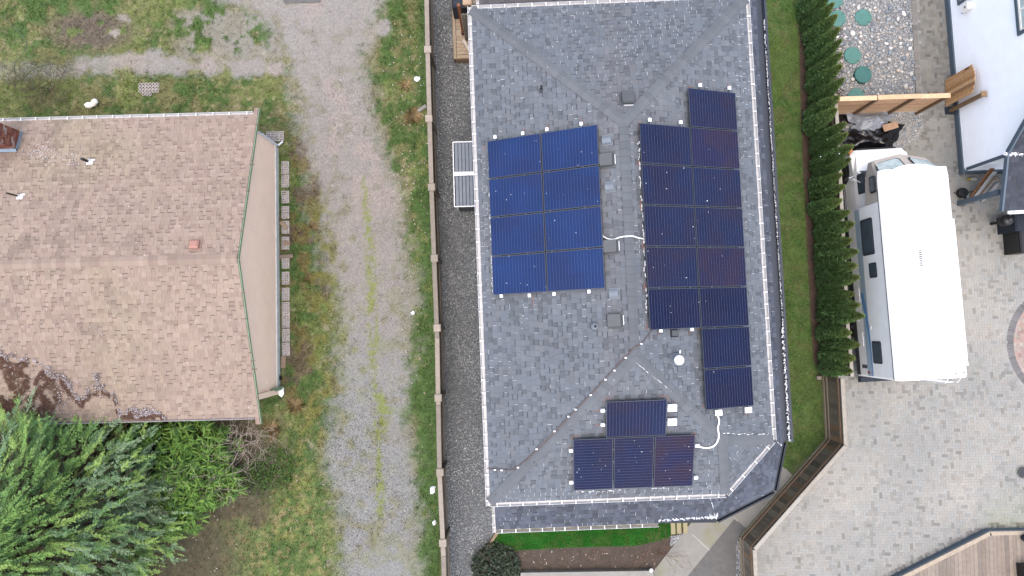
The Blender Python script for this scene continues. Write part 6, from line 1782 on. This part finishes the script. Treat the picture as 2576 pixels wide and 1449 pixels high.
m = MB(); m.tube(smooth_path([P(2400, 485, .05), P(2415, 487, .2), P(2440, 483, .12), P(2462, 480, .1)], 5), 0.018, 6); m.build('handle', MT['black'], t)
m = MB(); m.tube(smooth_path([P(2396, 507, .02), P(2403, 512, .02), P(2415, 519, .02), P(2427, 516, .02), P(2432, 511, .02)], 5), 0.008, 5); m.build('cord', MT['black'], t)
q = P(2433, 452, 0); m = MB(); ax = (DY, EZ, DX); m.lathe(q + EZ * 0.06, [(0.055, 0.06), (0.06, 0.1), (0.06, 0.26), (0.03, 0.3)], 14, ax, alb(226, 220, 206)); m.lathe(q + EZ * 0.06, [(0.045, -0.02), (0.05, 0.06)], 12, ax, alb(222, 184, 60))
tag(m.build('bottle', MT['paint_attr'], None, False), 'white bottle with yellow cap lying by the white wall', 'bottle')
# covered barbecue and bins at the right edge
q = P(2540, 553, 1.0); q.z = 0; t = thing('round_grill', 'round black lidded grill standing below the porch gutter', 'grill', tuple(q))
m = MB(); m.lathe(q, [(0.05, 0.0), (0.05, 0.55), (0.17, 0.6), (0.21, 0.8), (0.21, 0.9)], 26); m.build('bowl', MT['black'], t, False)
m = MB(); m.lathe(q + EZ * 0.9, [(0.21, 0), (0.205, 0.04), (0.15, 0.10), (0.06, 0.12), (0.0, 0.125)], 26); m.build('lid', MT['black'], t, True)
m = MB(); m.lathe(q + EZ * 1.03, [(0.05, 0), (0.04, 0.03)], 12); m.build('knob', MT['vent_grey'], t)
m = MB(); c = P(2570, 560, 0.9); c.z = 0.5; m.bbox(c, (0.55, 0.6, 1.0), 0.05, (WX, WV, EZ)); tag(m.build('storage_bin', MT['dark_metal']), 'slate blue storage box beside the round grill', 'box')
m = MB(); c = P(2580, 600, 0.8); c.z = 0.45; m.bbox(c, (0.5, 1.0, 0.9), 0.04, (WX, WV, EZ)); m.box(c + WX * -0.26 + WV * -0.05, (0.03, 0.9, 0.7), (WX, WV, EZ)); tag(m.build('barbecue', MT['black']), 'black covered barbecue at the right edge below the porch', 'barbecue')
m = MB(); c = P(2520, 567, 0.05); m.mesh([c + Vector(p) for p in [(-0.1, 0.12, 0), (0.14, 0.0, 0), (0.06, -0.14, 0), (-0.1, -0.12, 0), (-0.1, 0.12, .12), (0.14, 0.0, .12), (0.06, -0.14, .12), (-0.1, -0.12, .12)]], [(4, 7, 6, 5), (0, 1, 5, 4), (1, 2, 6, 5), (2, 3, 7, 6), (3, 0, 4, 7)], alb(232, 196, 40))
tag(m.build('yellow_wedge', MT['paint_attr']), 'bright yellow plastic wedge beside the round grill', 'wedge')
# ---- low timber deck at the lower right
dz = 0.31
dk = [P(2262, 1452, dz), P(2490, 1337, dz), P(2760, 1332, dz), P(2760, 1600, dz), P(2010, 1600, dz)]
DKB = [alb(166, 151, 135), alb(158, 143, 128), alb(172, 158, 142), alb(150, 137, 124), alb(163, 150, 137)]
deckt = thing('timber_deck', 'weathered timber deck with slate blue edge at the bottom right', 'deck', (dk[0].x, dk[0].y, 0))
poly = [(p.x, p.y) for p in dk]
if area2(poly) < 0: poly.reverse()
x = min(p[0] for p in poly); R = random.Random(6)
while x < P(2700, 1400, dz).x:
    w = 0.138; c = clip_poly([(x, -30), (x + w - 0.006, -30), (x + w - 0.006, 30), (x, 30)], poly)
    if len(c) >= 3:
        f = R.uniform(0.88, 1.1); cc = R.choice(DKB); m = MB(); m.prism(c, dz - 0.03, dz + R.uniform(0, 0.003), (cc[0] * f, cc[1] * f, cc[2] * f)); m.build('plank', MT['wood_attr'], deckt)
    x += w
m = MB()
for a, b in ((dk[0], dk[1]), (dk[1], dk[2]), (dk[0], dk[4])):
    m.beam(Vector((a.x, a.y, dz / 2 - 0.01)), Vector((b.x, b.y, dz / 2 - 0.01)), 0.05, dz - 0.03)
m.build('fascia', MT['navy'], deckt)
for a, b in ((dk[0], dk[1]), (dk[1], dk[2])):
    m = MB(); d = (b - a).normalized(); n2 = Vector((d.y, -d.x, 0)); m.beam(a + n2 * 0.07 + EZ * 0.006, b + n2 * 0.07 + EZ * 0.006, 0.14, 0.012, EZ, alb(200, 184, 162)); m.build('border_plank', MT['wood_attr'], deckt)
m = MB(); m.lathe(P(2576, 1352, dz), [(0.12, 0), (0.16, 0.25), (0.14, 0.26)], 18); tag(m.build('flower_pot', MT['dark_metal']), 'slate blue pot on the deck at the right edge', 'pot')
c = P(2590, 1440, dz); m = MB(); m.bbox(c + EZ * 0.3, (0.9, 0.7, 0.6), 0.04, (WX, WV, EZ)); tag(m.build('deck_box', MT['black']), 'dark box on the deck in the bottom right corner', 'box')
# ================================================================== PLANTS
def leaf_mesh(V, F, C, name, mat='leaf'):
    V = np.asarray(V, np.float32); F = np.asarray(F, np.int32); n, k = F.shape
    me = bpy.data.meshes.new(name); me.vertices.add(len(V)); me.vertices.foreach_set('co', V.ravel())
    me.loops.add(n * k); me.loops.foreach_set('vertex_index', F.ravel()); me.polygons.add(n)
    me.polygons.foreach_set('loop_start', np.arange(0, n * k, k, dtype=np.int32))
    at = me.color_attributes.new('Col', 'FLOAT_COLOR', 'POINT'); at.data.foreach_set('color', np.concatenate([C, np.ones((len(C), 1))], 1).astype(np.float32).ravel())
    me.update(calc_edges=True); me.materials.append(MT[mat]); return me
# ---- the big feathery conifer at the lower left
tb = P(190, 1292, 0)
TH, TR_ = 9.0, 6.7
con = thing('conifer_tree', 'large feathery green conifer overhanging the tan roof at the lower left', 'tree', tuple(tb))
R = np.random.default_rng(15)
m = MB(); m.tube([tb, tb + Vector((0.05, 0, 3)), tb + Vector((0, 0.05, 6)), tb + Vector((0, 0, TH * 0.97))], [0.24, 0.17, 0.1, 0.02], 10, alb(112, 92, 76)); m.build('trunk', MT['wood_attr'], con)
V, C = [], []; limbs = MB()
def crown_r(z): return TR_ * np.clip(1 - z / TH, 0, 1) ** 0.85 * (0.75 + 0.25 * min(1, z / 1.5))
def plume(base, d, L, n, col, wide):
    """a flat feather of foliage along a drooping axis"""
    d = d / np.linalg.norm(d); up = np.array([0, 0, 1.0]); s = np.cross(d, up); s /= np.linalg.norm(s) + 1e-6
    s = s + up * R.uniform(-0.5, 0.5); s /= np.linalg.norm(s)
    t = np.sort(R.random(n)); curve = base + d * (t[:, None] * L) + up * (-(t ** 2) * L * 0.28 + t * 0.0)[:, None]
    sg = np.where(np.arange(n) % 2 == 0, 1.0, -1.0)
    ll = wide * (1.08 - t * 0.8) * R.uniform(0.6, 1.2, n)
    dirv = d * R.uniform(0.6, 1.0, n)[:, None] + s * (sg * R.uniform(0.35, 0.95, n))[:, None] + up * R.normal(-0.05, 0.25, n)[:, None]
    dirv /= np.linalg.norm(dirv, axis=1)[:, None]
    wv = np.cross(dirv, up + R.normal(0, 0.35, (n, 3))); wv /= np.linalg.norm(wv, axis=1)[:, None] + 1e-6
    wd = (ll * 0.075 + 0.005)[:, None]
    p0, p2 = curve, curve + dirv * ll[:, None]; pm = curve + dirv * (ll * 0.45)[:, None]
    V.append(np.stack([p0, pm + wv * wd, p2, pm - wv * wd], 1).reshape(-1, 3))
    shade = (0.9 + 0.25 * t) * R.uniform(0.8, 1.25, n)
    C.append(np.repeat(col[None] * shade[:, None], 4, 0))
pal = np.array([alb(104, 134, 74, .95), alb(92, 122, 76, .95), alb(118, 142, 78, .95), alb(100, 124, 94, .95), alb(110, 130, 100, .95), alb(92, 118, 82, .95)])
for i in range(3800):
    z = TH * R.beta(1.0, 1.9); a = R.uniform(-2.4, 2.75) if R.random() < 0.9 else R.uniform(0, 6.28)
    a = R.uniform(-1.9, 2.6)
    rm = crown_r(z) * (0.80 + 0.20 * math.sin(min(max(a, 0.0), 1.57))) * R.uniform(0.86, 1.06) * (1 + 0.12 * math.sin(5 * a + z * 1.7))
    f = 1 - R.random() ** 2.0 * 0.6
    out = np.array([math.cos(a), math.sin(a), 0.0])
    base = np.array(tb) + out * rm * f * 0.82 + np.array([0, 0, z + 0.35 * (1 - f)])
    d = out + np.array([R.normal(0, 0.34), R.normal(0, 0.34), R.uniform(0.0, 0.6)])
    k = float(VN.fbm(np.array(base[0] * 0.7 + 11), np.array(base[1] * 0.7 + base[2]), 3))
    col = pal[min(5, max(0, int((k - 0.25) * 10 + R.normal(0, 0.8))))]
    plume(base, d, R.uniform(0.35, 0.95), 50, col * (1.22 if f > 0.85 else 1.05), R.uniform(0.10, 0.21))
    if i % 3 == 0:
        q = Vector(np.array(tb) + np.array([0, 0, z + 0.1])); limbs.tube([q, q.lerp(Vector(base), 0.6) + EZ * 0.12, Vector(base)], [0.035, 0.022, 0.008], 5, alb(120, 98, 80), cap=False)
V = np.concatenate(V); C = np.concatenate(C)
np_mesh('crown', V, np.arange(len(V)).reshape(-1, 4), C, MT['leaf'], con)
# a second, greyer and lower one growing through the bamboo
V, C = [], []; tb2 = P(385, 1225, 0); con2 = thing('feathery_shrub', 'grey-green feathery conifer shrub growing between the large conifer and the bamboo', 'shrub', tuple(tb2))
m = MB(); m.tube([tb2, tb2 + EZ * 1.2, tb2 + EZ * 2.4], [0.06, 0.04, 0.01], 7, alb(112, 96, 80)); m.build('trunk', MT['wood_attr'], con2)
for i in range(330):
    z = 2.5 * R.beta(1.1, 1.6); a = R.uniform(0, 6.28); rm = 1.75 * (1 - z / 2.9) ** 0.8; f = 1 - R.random() ** 2 * 0.7
    out = np.array([math.cos(a), math.sin(a), 0.0]); base = np.array(tb2) + out * rm * f * 0.75 + np.array([0, 0, z + 0.2])
    plume(base, out + np.array([R.normal(0, 0.3), R.normal(0, 0.3), R.uniform(0.1, 0.6)]), R.uniform(0.4, 0.85), 34, np.array([alb(104, 122, 92, 1.1), alb(90, 110, 84, 1.1), alb(118, 132, 100, 1.1)][R.integers(3)]), R.uniform(0.10, 0.2))
np_mesh('crown', np.concatenate(V), np.arange(sum(len(q_) for q_ in V)).reshape(-1, 4), np.concatenate(C), MT['leaf'], con2)
limbs.build('limbs', MT['wood_attr'], con)

# ---- bamboo-like clumps: fans of long leaves on arching canes
def fan_mesh(seed, n=11):
    R = np.random.default_rng(seed); V, C = [], []
    for k in range(n):
        a = R.uniform(-1.5, 1.5) + (0 if R.random() < 0.8 else 3.1); L = R.uniform(0.17, 0.31); w = L * R.uniform(0.06, 0.09)
        d = np.array([math.cos(a), math.sin(a), R.uniform(-0.45, 0.25)]); s = np.array([-math.sin(a), math.cos(a), R.normal(0, 0.3)])
        b = np.array([R.uniform(-0.06, 0.06), R.uniform(-0.04, 0.04), R.uniform(-0.05, 0.05)])
        V += [b, b + d * L * 0.4 + s * w, b + d * L + np.array([0, 0, -0.04]), b + d * L * 0.4 - s * w]
        c = np.array([alb(112, 148, 62, 1.35), alb(94, 134, 58, 1.35), alb(118, 152, 66, 1.35), alb(74, 112, 50, 1.35), alb(84, 122, 56, 1.35), alb(66, 100, 48, 1.35), alb(104, 138, 62, 1.35)][R.integers(7)]) * R.uniform(0.85, 1.2); C += [c] * 4
    return leaf_mesh(np.array(V), np.arange(4 * n).reshape(-1, 4), np.array(C), 'leaf_fan')
FANS = [fan_mesh(s) for s in range(6)]
R = random.Random(23)
bam = [(335, 1082, 1.2, 7, 'topmost clump, against the tan eave'), (425, 1085, 1.3, 9, 'clump below the tan eave, right of the topmost one'), (490, 1100, 1.2, 10, 'clump next to the tangle of bare twigs'), (300, 1130, 1.4, 7, 'clump nearest the conifer at its upper side'),
       (285, 1165, 1.3, 8, 'clump half inside the conifer'), (520, 1165, 1.1, 11, 'clump in the middle of the right side'), (555, 1225, 0.9, 10, 'rightmost clump reaching over the grass'), (495, 1225, 1.1, 12, 'dense central clump'),
       (470, 1290, 0.9, 13, 'bright clump with yellow lower leaves at the lower edge'), (415, 1305, 0.9, 12, 'lowest clump beside the conifer'), (380, 1200, 1.3, 8, 'clump between conifer plumes'), (545, 1130, 1.0, 8, 'clump right below the lower tan gutter end'), (440, 1140, 1.2, 9, 'clump in the middle, just below the upper row'), (450, 1195, 1.2, 8, 'clump in the very middle of the thicket'), (345, 1255, 1.1, 7, 'small clump under the conifer plumes at the lower left')]
for i, (x, y, h, n, lab) in enumerate(bam):
    b = P(x, y, h * 0.9); b.z = 0
    t = thing('bamboo_clump', 'bright green bamboo, ' + lab, 'bamboo', tuple(b), 'bamboo beside the conifer')
    cn = MB()
    for k in range(n * 5):
        a = R.uniform(0, 6.28); r = 0.66 * math.sqrt(R.random()); hh = h * R.uniform(0.3, 1.25)
        top = b + Vector((r * math.cos(a), r * math.sin(a), hh))
        if k % 2 == 0: cn.tube([b + Vector((0.04 * math.cos(a), 0.04 * math.sin(a), 0)), b + Vector((r * 0.4 * math.cos(a), r * 0.4 * math.sin(a), hh * 0.7)), top], 0.006, 4, alb(140, 136, 84))
        s = R.uniform(0.85, 1.25)
        inst('leaf_fan', FANS[R.randrange(6)], t, Matrix.Translation(top) @ Matrix.Rotation(a + R.uniform(-0.8, 0.8), 4, 'Z') @ Matrix.Rotation(R.uniform(-0.1, 0.5), 4, 'Y') @ Matrix.Scale(s, 4))
    cn.build('canes', MT['wood_attr'], t)
# ---- twiggy bush, leafy bush
def twigs(mb, base, dirv, L, r, depth, R, col, curl=0.5):
    p = Vector(base); d = Vector(dirv).normalized(); pts = [p.copy()]
    for k in range(5):
        d = (d + Vector((R.gauss(0, curl), R.gauss(0, curl), R.gauss(0, curl * 0.5))) * 0.45).normalized(); p = p + d * (L / 5); p.z = max(p.z, 0.03); pts.append(p.copy())
        if depth > 0 and k > 0 and R.random() < 0.75:
            twigs(mb, p, d + Vector((R.gauss(0, 0.8), R.gauss(0, 0.8), R.gauss(0.1, 0.4))), L * R.uniform(0.45, 0.75), r * 0.6, depth - 1, R, col, curl)
    mb.tube(pts, [r * (1 - 0.12 * k) for k in range(6)], 5, col, cap=False)
def bush(px, py, lab, n, L, col, depth=2, seed=1, leaves=0, lcol=None, ls=0.05, curl=0.6, name='bare_bush', r=0.012, spread=0.35, cat='bush', up=0.55):
    R = random.Random(seed); b = P(px, py, 0.0); t = thing(name, lab, cat, tuple(b)); m = MB()
    for k in range(n):
        a = R.uniform(0, 6.28); twigs(m, b + Vector((R.gauss(0, spread * 0.4), R.gauss(0, spread * 0.4), 0)), Vector((math.cos(a), math.sin(a), up)), L * R.uniform(0.7, 1.2), r, depth, R, col, curl)
    m.build('twigs', MT['wood_attr'], t)
    if leaves:
        RR = np.random.default_rng(seed); V, C = [], []
        for k in range(leaves):
            a = RR.uniform(0, 6.28); rr = spread * L * 2.2 * math.sqrt(RR.random()); h = RR.uniform(0.1, 0.75) * L * (1 - 0.5 * rr / (spread * L * 2.2))
            c = np.array([b.x + rr * math.cos(a), b.y + rr * math.sin(a), h]); an = RR.uniform(0, 6.28); d = np.array([math.cos(an), math.sin(an), RR.uniform(-.4, .5)]); s = np.array([-math.sin(an), math.cos(an), RR.normal(0, .3)]); l = ls * RR.uniform(0.6, 1.4)
            V += [c, c + d * l * .5 + s * l * .28, c + d * l, c + d * l * .5 - s * l * .28]; cc = np.array(lcol[RR.integers(len(lcol))]) * RR.uniform(0.7, 1.25); C += [cc] * 4
        np_mesh('leaves', np.array(V), np.arange(len(V)).reshape(-1, 4), np.array(C), MT['leaf'], t)
    return t
bush(618, 1120, 'tangle of curly bare pale twigs under the end of the tan eave', 17, 1.5, alb(176, 162, 150, 1.5), 2, 5, r=0.011, curl=0.9, up=0.7)
bush(690, 1175, 'sparse green-leaved bush right of the bare twigs', 10, 1.0, alb(168, 156, 136), 2, 6, 900, [alb(104, 142, 52), alb(80, 120, 44), alb(62, 92, 38)], 0.07, r=0.009)
bush(640, 1200, 'low leafy dark bush below the bare twigs', 6, 0.9, alb(140, 126, 108), 1, 7, 1100, [alb(92, 130, 48), alb(66, 98, 40), alb(54, 78, 36)], 0.06, r=0.008)
bush(1662, 1392, 'thin leafless bush between soil bed and concrete walkway', 12, 1.0, alb(146, 112, 88), 2, 9, r=0.006, curl=0.35, spread=0.1, up=0.9)
bush(1248, 1425, 'dark glossy-leaved shrub at the corner of the soil bed', 8, 0.7, alb(110, 96, 80), 1, 12, 1500, [alb(66, 84, 62), alb(52, 70, 50), alb(84, 100, 80), alb(58, 66, 44)], 0.12, r=0.012, spread=0.55, name='evergreen_shrub')
bush(130, 215, 'scraggly low bush with dark twigs at the top edge of the tan roof', 14, 1.0, alb(104, 92, 76), 2, 14, 900, [alb(110, 122, 62), alb(88, 104, 52), alb(128, 122, 76)], 0.05, r=0.010, spread=0.5, curl=0.5)
bush(60, 235, 'second scraggly bush at the left end of the tan roof edge', 10, 0.9, alb(112, 100, 82), 2, 16, 700, [alb(104, 118, 58), alb(86, 102, 50), alb(140, 128, 84)], 0.05, r=0.009, spread=0.5, curl=0.5)
# straw clumps
def straw(px, py, n, L, cols, lab, seed):
    RR = np.random.default_rng(seed); b = P(px, py, 0); V, C = [], []
    for k in range(n):
        a = RR.uniform(0, 6.28); l = L * RR.uniform(0.5, 1.1); c = np.array([b.x + RR.normal(0, 0.05), b.y + RR.normal(0, 0.05), 0.02]); d = np.array([math.cos(a), math.sin(a), RR.uniform(0.05, 0.4)]); s = np.array([-math.sin(a), math.cos(a), 0]) * 0.006
        V += [c - s, c + s, c + d * l * 0.6 + s * .6, c + d * l + np.array([0, 0, -l * 0.35])]; cc = np.array(cols[RR.integers(len(cols))]) * RR.uniform(.8, 1.2); C += [cc] * 4
    o = np_mesh('straw_tuft', np.array(V), np.arange(len(V)).reshape(-1, 4), np.array(C), MT['grass']); tag(o, lab, 'dry grass', 'clumps of dry grass')
ST = [alb(214, 192, 154, 0.95), alb(200, 176, 136, 0.95), alb(184, 160, 120, 0.95), alb(164, 148, 108, 0.95)]
straw(1040, 292, 420, 0.42, ST, 'pale straw clump against the upper fence', 1)
straw(1020, 215, 200, 0.32, ST, 'smaller straw clump above the pale one by the fence', 2)
straw(745, 1020, 260, 0.4, ST, 'dry clump below the lower right corner of the tan house', 3)
straw(685, 1080, 240, 0.4, ST, 'dry clump near the leafy bush at the lane side', 4)
straw(775, 700, 110, 0.26, [alb(164, 150, 106, 1.0), alb(148, 136, 94, 1.0)], 'brownish dry clump beside the block row', 5)
straw(790, 570, 110, 0.26, [alb(172, 152, 112, 1.0), alb(154, 132, 100, 1.0)], 'reddish dry clump beside the lane, middle height', 6)
# white heads dotted along the right verge
R = random.Random(41); m = MB()
for k in range(260):
    y = R.uniform(60, 900) if k < 210 else R.uniform(900, 1440); x = R.gauss(1015 + 0.04 * y, 26)
    if x > 1084: continue
    s = R.choice([0.012, 0.016, 0.022, 0.03]); m.blob(P(x, y, R.uniform(0.04, 0.1)), (s, s * R.uniform(.6, 1), s * .5), R.choice([alb(226, 222, 214), alb(206, 200, 190), alb(214, 190, 170)]), 0, Matrix.Rotation(R.uniform(0, 3), 3, 'Z'), 0.3, R)
o = m.build('petals', MT['stone'], None, kind='stuff'); tag(o, 'pale fallen petals scattered through the right verge of the lane', 'petals')
# fallen bits on the soil bed and lower lawn
m = MB()
for k in range(240):
    x, y = (R.uniform(1300, 1650), R.uniform(1385, 1436)) if k < 90 else (R.uniform(440, 840), R.uniform(1090, 1445))
    m.blob(P(x, y, 0.04), (R.uniform(.015, .05), R.uniform(.006, .02), .006), R.choice([alb(196, 176, 156), alb(176, 132, 108), alb(150, 116, 90), alb(214, 206, 196)]), 0, Matrix.Rotation(R.uniform(0, 3), 3, 'Z'), 0.3, R)
o = m.build('fallen_leaves', MT['stone'], None, kind='stuff'); tag(o, 'fallen leaves and bark chips on the bed and lower grass', 'leaves')

# ================================================================== SMALL STRUCTURES ROUND THE GREY HOUSE
# ribbed storage shed under the left gutter
zs = 1.3; a, b = P(1139.5, 358, zs), P(1143.5, 520, zs); s0 = thing('storage_shed', 'low shed with ribbed grey lid and white edging beside the gravel strip', 'shed', (a.x, a.y, 0))
yd = (a - b).normalized(); xd = Vector((yd.y, -yd.x, 0)); L = (a - b).length; Wd = 1.05
MT['lidgrey'] = material('ribbed_lid', alb(142, 152, 164), rough=0.5, var=0.12, scale=5, fine=0.1, fscale=60)
m = MB(); m.box((a + b) / 2 + xd * (Wd / 2 + 0.05) + EZ * (-zs / 2 - 0.03), (L - 0.1, Wd - 0.1, zs - 0.08), (yd, xd, EZ))
for k in range(9): m.box(b + yd * 0.045 + xd * (0.12 + k * 0.11) + EZ * (-zs / 2 - 0.03), (0.03, 0.05, zs - 0.1), (yd, xd, EZ))
m.build('wall', MT['vent_grey'], s0)
for half_ in range(2):
    c0_, c1__ = (0.03, L * 0.47) if half_ == 0 else (L * 0.54, L - 0.03)
    for k in range(8):
        x0 = 0.05 + k * 0.125; m = MB(); m.bbox(b + yd * ((c0_ + c1__) / 2) + xd * (x0 + 0.058) + EZ * -0.005, (c1__ - c0_, 0.110, 0.03), 0.008, (yd, xd, EZ)); m.build('lid_rib', MT['lidgrey'], s0)
m = MB(); m.box((a + b) / 2 + xd * (Wd / 2) + EZ * -0.03, (L, Wd, 0.03), (yd, xd, EZ)); m.build('lid_base', MT['dark_metal'], s0)
m = MB(); m.beam(a, b, 0.035, 0.05); m.beam(a, a + xd * Wd, 0.04, 0.052); m.beam(b, b + xd * Wd, 0.04, 0.052); m.build('edging', MT['white_metal'], s0)
m = MB(); m.box(b + yd * (L * 0.505) + xd * (Wd / 2) + EZ * 0.02, (0.14, Wd, 0.03), (yd, xd, EZ)); m.build('centre_strip', MT['white_metal'], s0)
# small timber deck at the back door
zd = 0.45; dl, dr = P(1138, 40, zd), P(1142, 148, zd); yd = (dl - dr).normalized(); xd = Vector((yd.y, -yd.x, 0))
bd = thing('back_deck', 'small pale timber deck at the upper left corner of the grey house', 'deck', (dr.x, dr.y, 0))
PD = [alb(206, 184, 156), alb(196, 174, 148), alb(212, 192, 166), alb(188, 168, 144)]
R = random.Random(2)
for k in range(22):
    c = R.choice(PD); m = MB(); m.bbox(dr + yd * (0.15 + 0.135 * k + 0.065) + xd * (0.115 + 0.75) + EZ * -0.015, (0.128, 1.5, 0.03), 0.005, (yd, xd, EZ), c); m.build('plank', MT['wood_attr'], bd)
m = MB(); m.bbox(dr + yd * 1.5 + xd * 0.05 + EZ * -0.013, (3.0, 0.105, 0.034), 0.005, (yd, xd, EZ), alb(196, 176, 150)); m.build('border_plank', MT['wood_attr'], bd)
m = MB(); m.bbox(dr + yd * 0.07 + xd * 0.86 + EZ * -0.013, (0.13, 1.5, 0.034), 0.005, (yd, xd, EZ), alb(204, 182, 152)); m.build('border_plank', MT['wood_attr'], bd)
m = MB(); m.box(dr + yd * 0.0 + xd * 0.86 + EZ * -0.22, (0.03, 1.55, 0.36), (yd, xd, EZ), alb(168, 136, 104)); m.box(dr + yd * 1.5 + xd * 0.0 + EZ * -0.22, (3.0, 0.03, 0.36), (yd, xd, EZ), alb(168, 136, 104)); m.build('fascia', MT['wood_attr'], bd)
q = P(1166, 84, zd); post = thing('porch_post', 'reddish cedar post with black foot standing on the back deck', 'post', tuple(q))
m = MB(); m.bbox(q + EZ * 0.05, (0.15, 0.15, 0.1), 0.02, (xd, yd, EZ)); m.build('foot', MT['black'], post)
m = MB(); m.box(q + EZ * 1.2, (0.10, 0.10, 2.2), (xd, yd, EZ), alb(164, 96, 56)); m.build('shaft', MT['wood_attr'], post)
q = P(1171, 102, zd); lt = thing('lattice_screen', 'diagonal lattice screen beside the porch post', 'lattice', tuple(q)); m = MB(); LW, LHt = 1.2, 2.2
for sgn_ in (-1, 1):
    k = -LHt
    while k < LW + LHt:
        pts = []
        x0, x1 = (k, k + LHt) if sgn_ > 0 else (k + LHt, k)
        a_, b_ = Vector((x0, 0)), Vector((x1, LHt)); 
        t0, t1 = 0.0, 1.0; dx = x1 - x0
        for lim, s_ in ((0, 1), (LW, -1)):
            f = lambda t: s_ * (x0 + dx * t - lim)
            if f(t0) < 0 and f(t1) < 0: t0, t1 = 1, 0; break
            if f(t0) < 0: t0 = (lim - x0) / dx
            if f(t1) < 0: t1 = (lim - x0) / dx
        if t1 > t0 + 0.02:
            m.beam(q + xd * (x0 + dx * t0) + EZ * (LHt * t0) + yd * (0.006 * sgn_), q + xd * (x0 + dx * t1) + EZ * (LHt * t1) + yd * (0.006 * sgn_), 0.012, 0.035, yd, alb(150, 140, 126))
        k += 0.105
m.build('laths', MT['wood_attr'], lt)
m = MB(); m.box(q + xd * (LW / 2) + yd * 0.25 + EZ * 1.1, (LW, 0.02, 2.1), (xd, yd, EZ)); m.build('backing', MT['black'], lt)
c = P(1151, -6, 1.4); c.z = zd + 0.5; m = MB(); m.bbox(c, (0.42, 0.7, 1.0), 0.06, (xd, yd, EZ)); tag(m.build('covered_barbecue', MT['dark_metal']), 'dark blue covered barbecue on the back deck at the top edge', 'barbecue')
c = P(1175, -4, 1.4); c.z = zd + 0.5; m = MB(); m.bbox(c, (0.34, 0.5, 1.0), 0.03, (xd, yd, EZ), alb(222, 190, 156)); tag(m.build('beige_box', MT['paint_attr']), 'beige box beside the covered barbecue on the back deck', 'box')
m = MB(); m.beam(P(1165, 99, 0.75), P(1183, 131, 0.6), 0.09, 0.03, EZ, alb(234, 224, 208)); tag(m.build('white_paddle', MT['paint_attr']), 'white board leaning at the edge of the back deck', 'board')
# ---- south side: edging timber, slabs, pebbles, wall, lamp
m = MB(); m.beam(P(1252, 1338, 0.06), P(1213, 1396, 0.06), 0.10, 0.12, EZ, alb(168, 146, 116)); tag(m.build('edging_timber', MT['wood_attr']), 'diagonal edging timber between gravel strip and lower lawn', 'timber')
m = MB(); m.bbox(P(1207, 1394, 0.04), (0.22, 0.1, 0.08), 0.02, None, alb(214, 204, 190)); tag(m.build('edge_stone', MT['stone']), 'pale stone at the foot of the diagonal edging timber', 'stone')
for i, x in enumerate((1693, 1708, 1724)):
    m = MB(); m.bbox(P(x, 1329 - i * 1.5, 0.03), (0.16, 0.42, 0.05), 0.008, (EX, EY, EZ), alb(192, 182, 140)); tag(m.build('stepping_slab', MT['stone']), 'sandstone stepping slab beside the walkway, %s of three' % ['left', 'middle', 'right'][i], 'slab', 'stepping slabs by the walkway')
R2 = np.random.default_rng(18)
for nm, poly, lab in (('pebble_patch', [(1688, 1348), (1716, 1344), (1700, 1364), (1686, 1372)], 'patch of grey pebbles below the stepping slabs'), ('pebble_strip', [(1852, 1362), (1866, 1362), (1872, 1500), (1852, 1500)], 'strip of grey-green pebbles along the foot of the driveway fence')):
    x, y = sample_poly(poly, 900); o = stones(nm, x, y, R2.uniform(0.015, 0.04, len(x)), rock_cols(len(x)) * 0.85, 0.02, None); tag(o, lab, 'pebbles')
m = MB(); A_, B_ = P(1310, 1441, 0.25), P(1641, 1436, 0.25); m.prism([(p.x, p.y) for p in (A_, B_, P(1652, 1475, 0.25), P(1650, 1560, 0.25), P(1300, 1560, 0.25))], 0, 0.25)
tag(m.build('retaining_wall', MT['concrete']), 'pale grey concrete slab along the bottom edge below the soil bed', 'wall')
q = P(1634, 1427, 0); t = thing('path_light', 'small white path light at the corner of the soil bed', 'lamp', tuple(q))
m = MB(); m.lathe(q, [(0.012, 0), (0.012, 0.3)], 8); m.build('stake', MT['black'], t)
m = MB(); m.lathe(q + EZ * 0.3, [(0.05, 0), (0.075, 0.02), (0.07, 0.05), (0.02, 0.07)], 16); m.build('lamp_head', MT['white_metal'], t, True)
m = MB(); m.bbox(P(2060, 950, 0.1), (0.16, 0.14, 0.2), 0.04, None, alb(190, 180, 164)); tag(m.build('edge_stone', MT['stone']), 'pale stone at the lower end of the hedge bed', 'stone')
# loose flakes of wet snow in the air
R = random.Random(60); m = MB()
for k in range(45):
    z = R.uniform(4, 17); q = P(R.uniform(0, 2576), R.uniform(0, 1449), z); s = R.uniform(0.004, 0.008)
    m.blob(q, (s * 1.3, s, s * 0.8), None, 0, Matrix.Rotation(R.uniform(0, 3), 3, 'Z'), 0.4, R)
o = m.build('snowflakes', MT['snow'], None, kind='stuff'); tag(o, 'loose snowflakes drifting over the houses', 'snow')
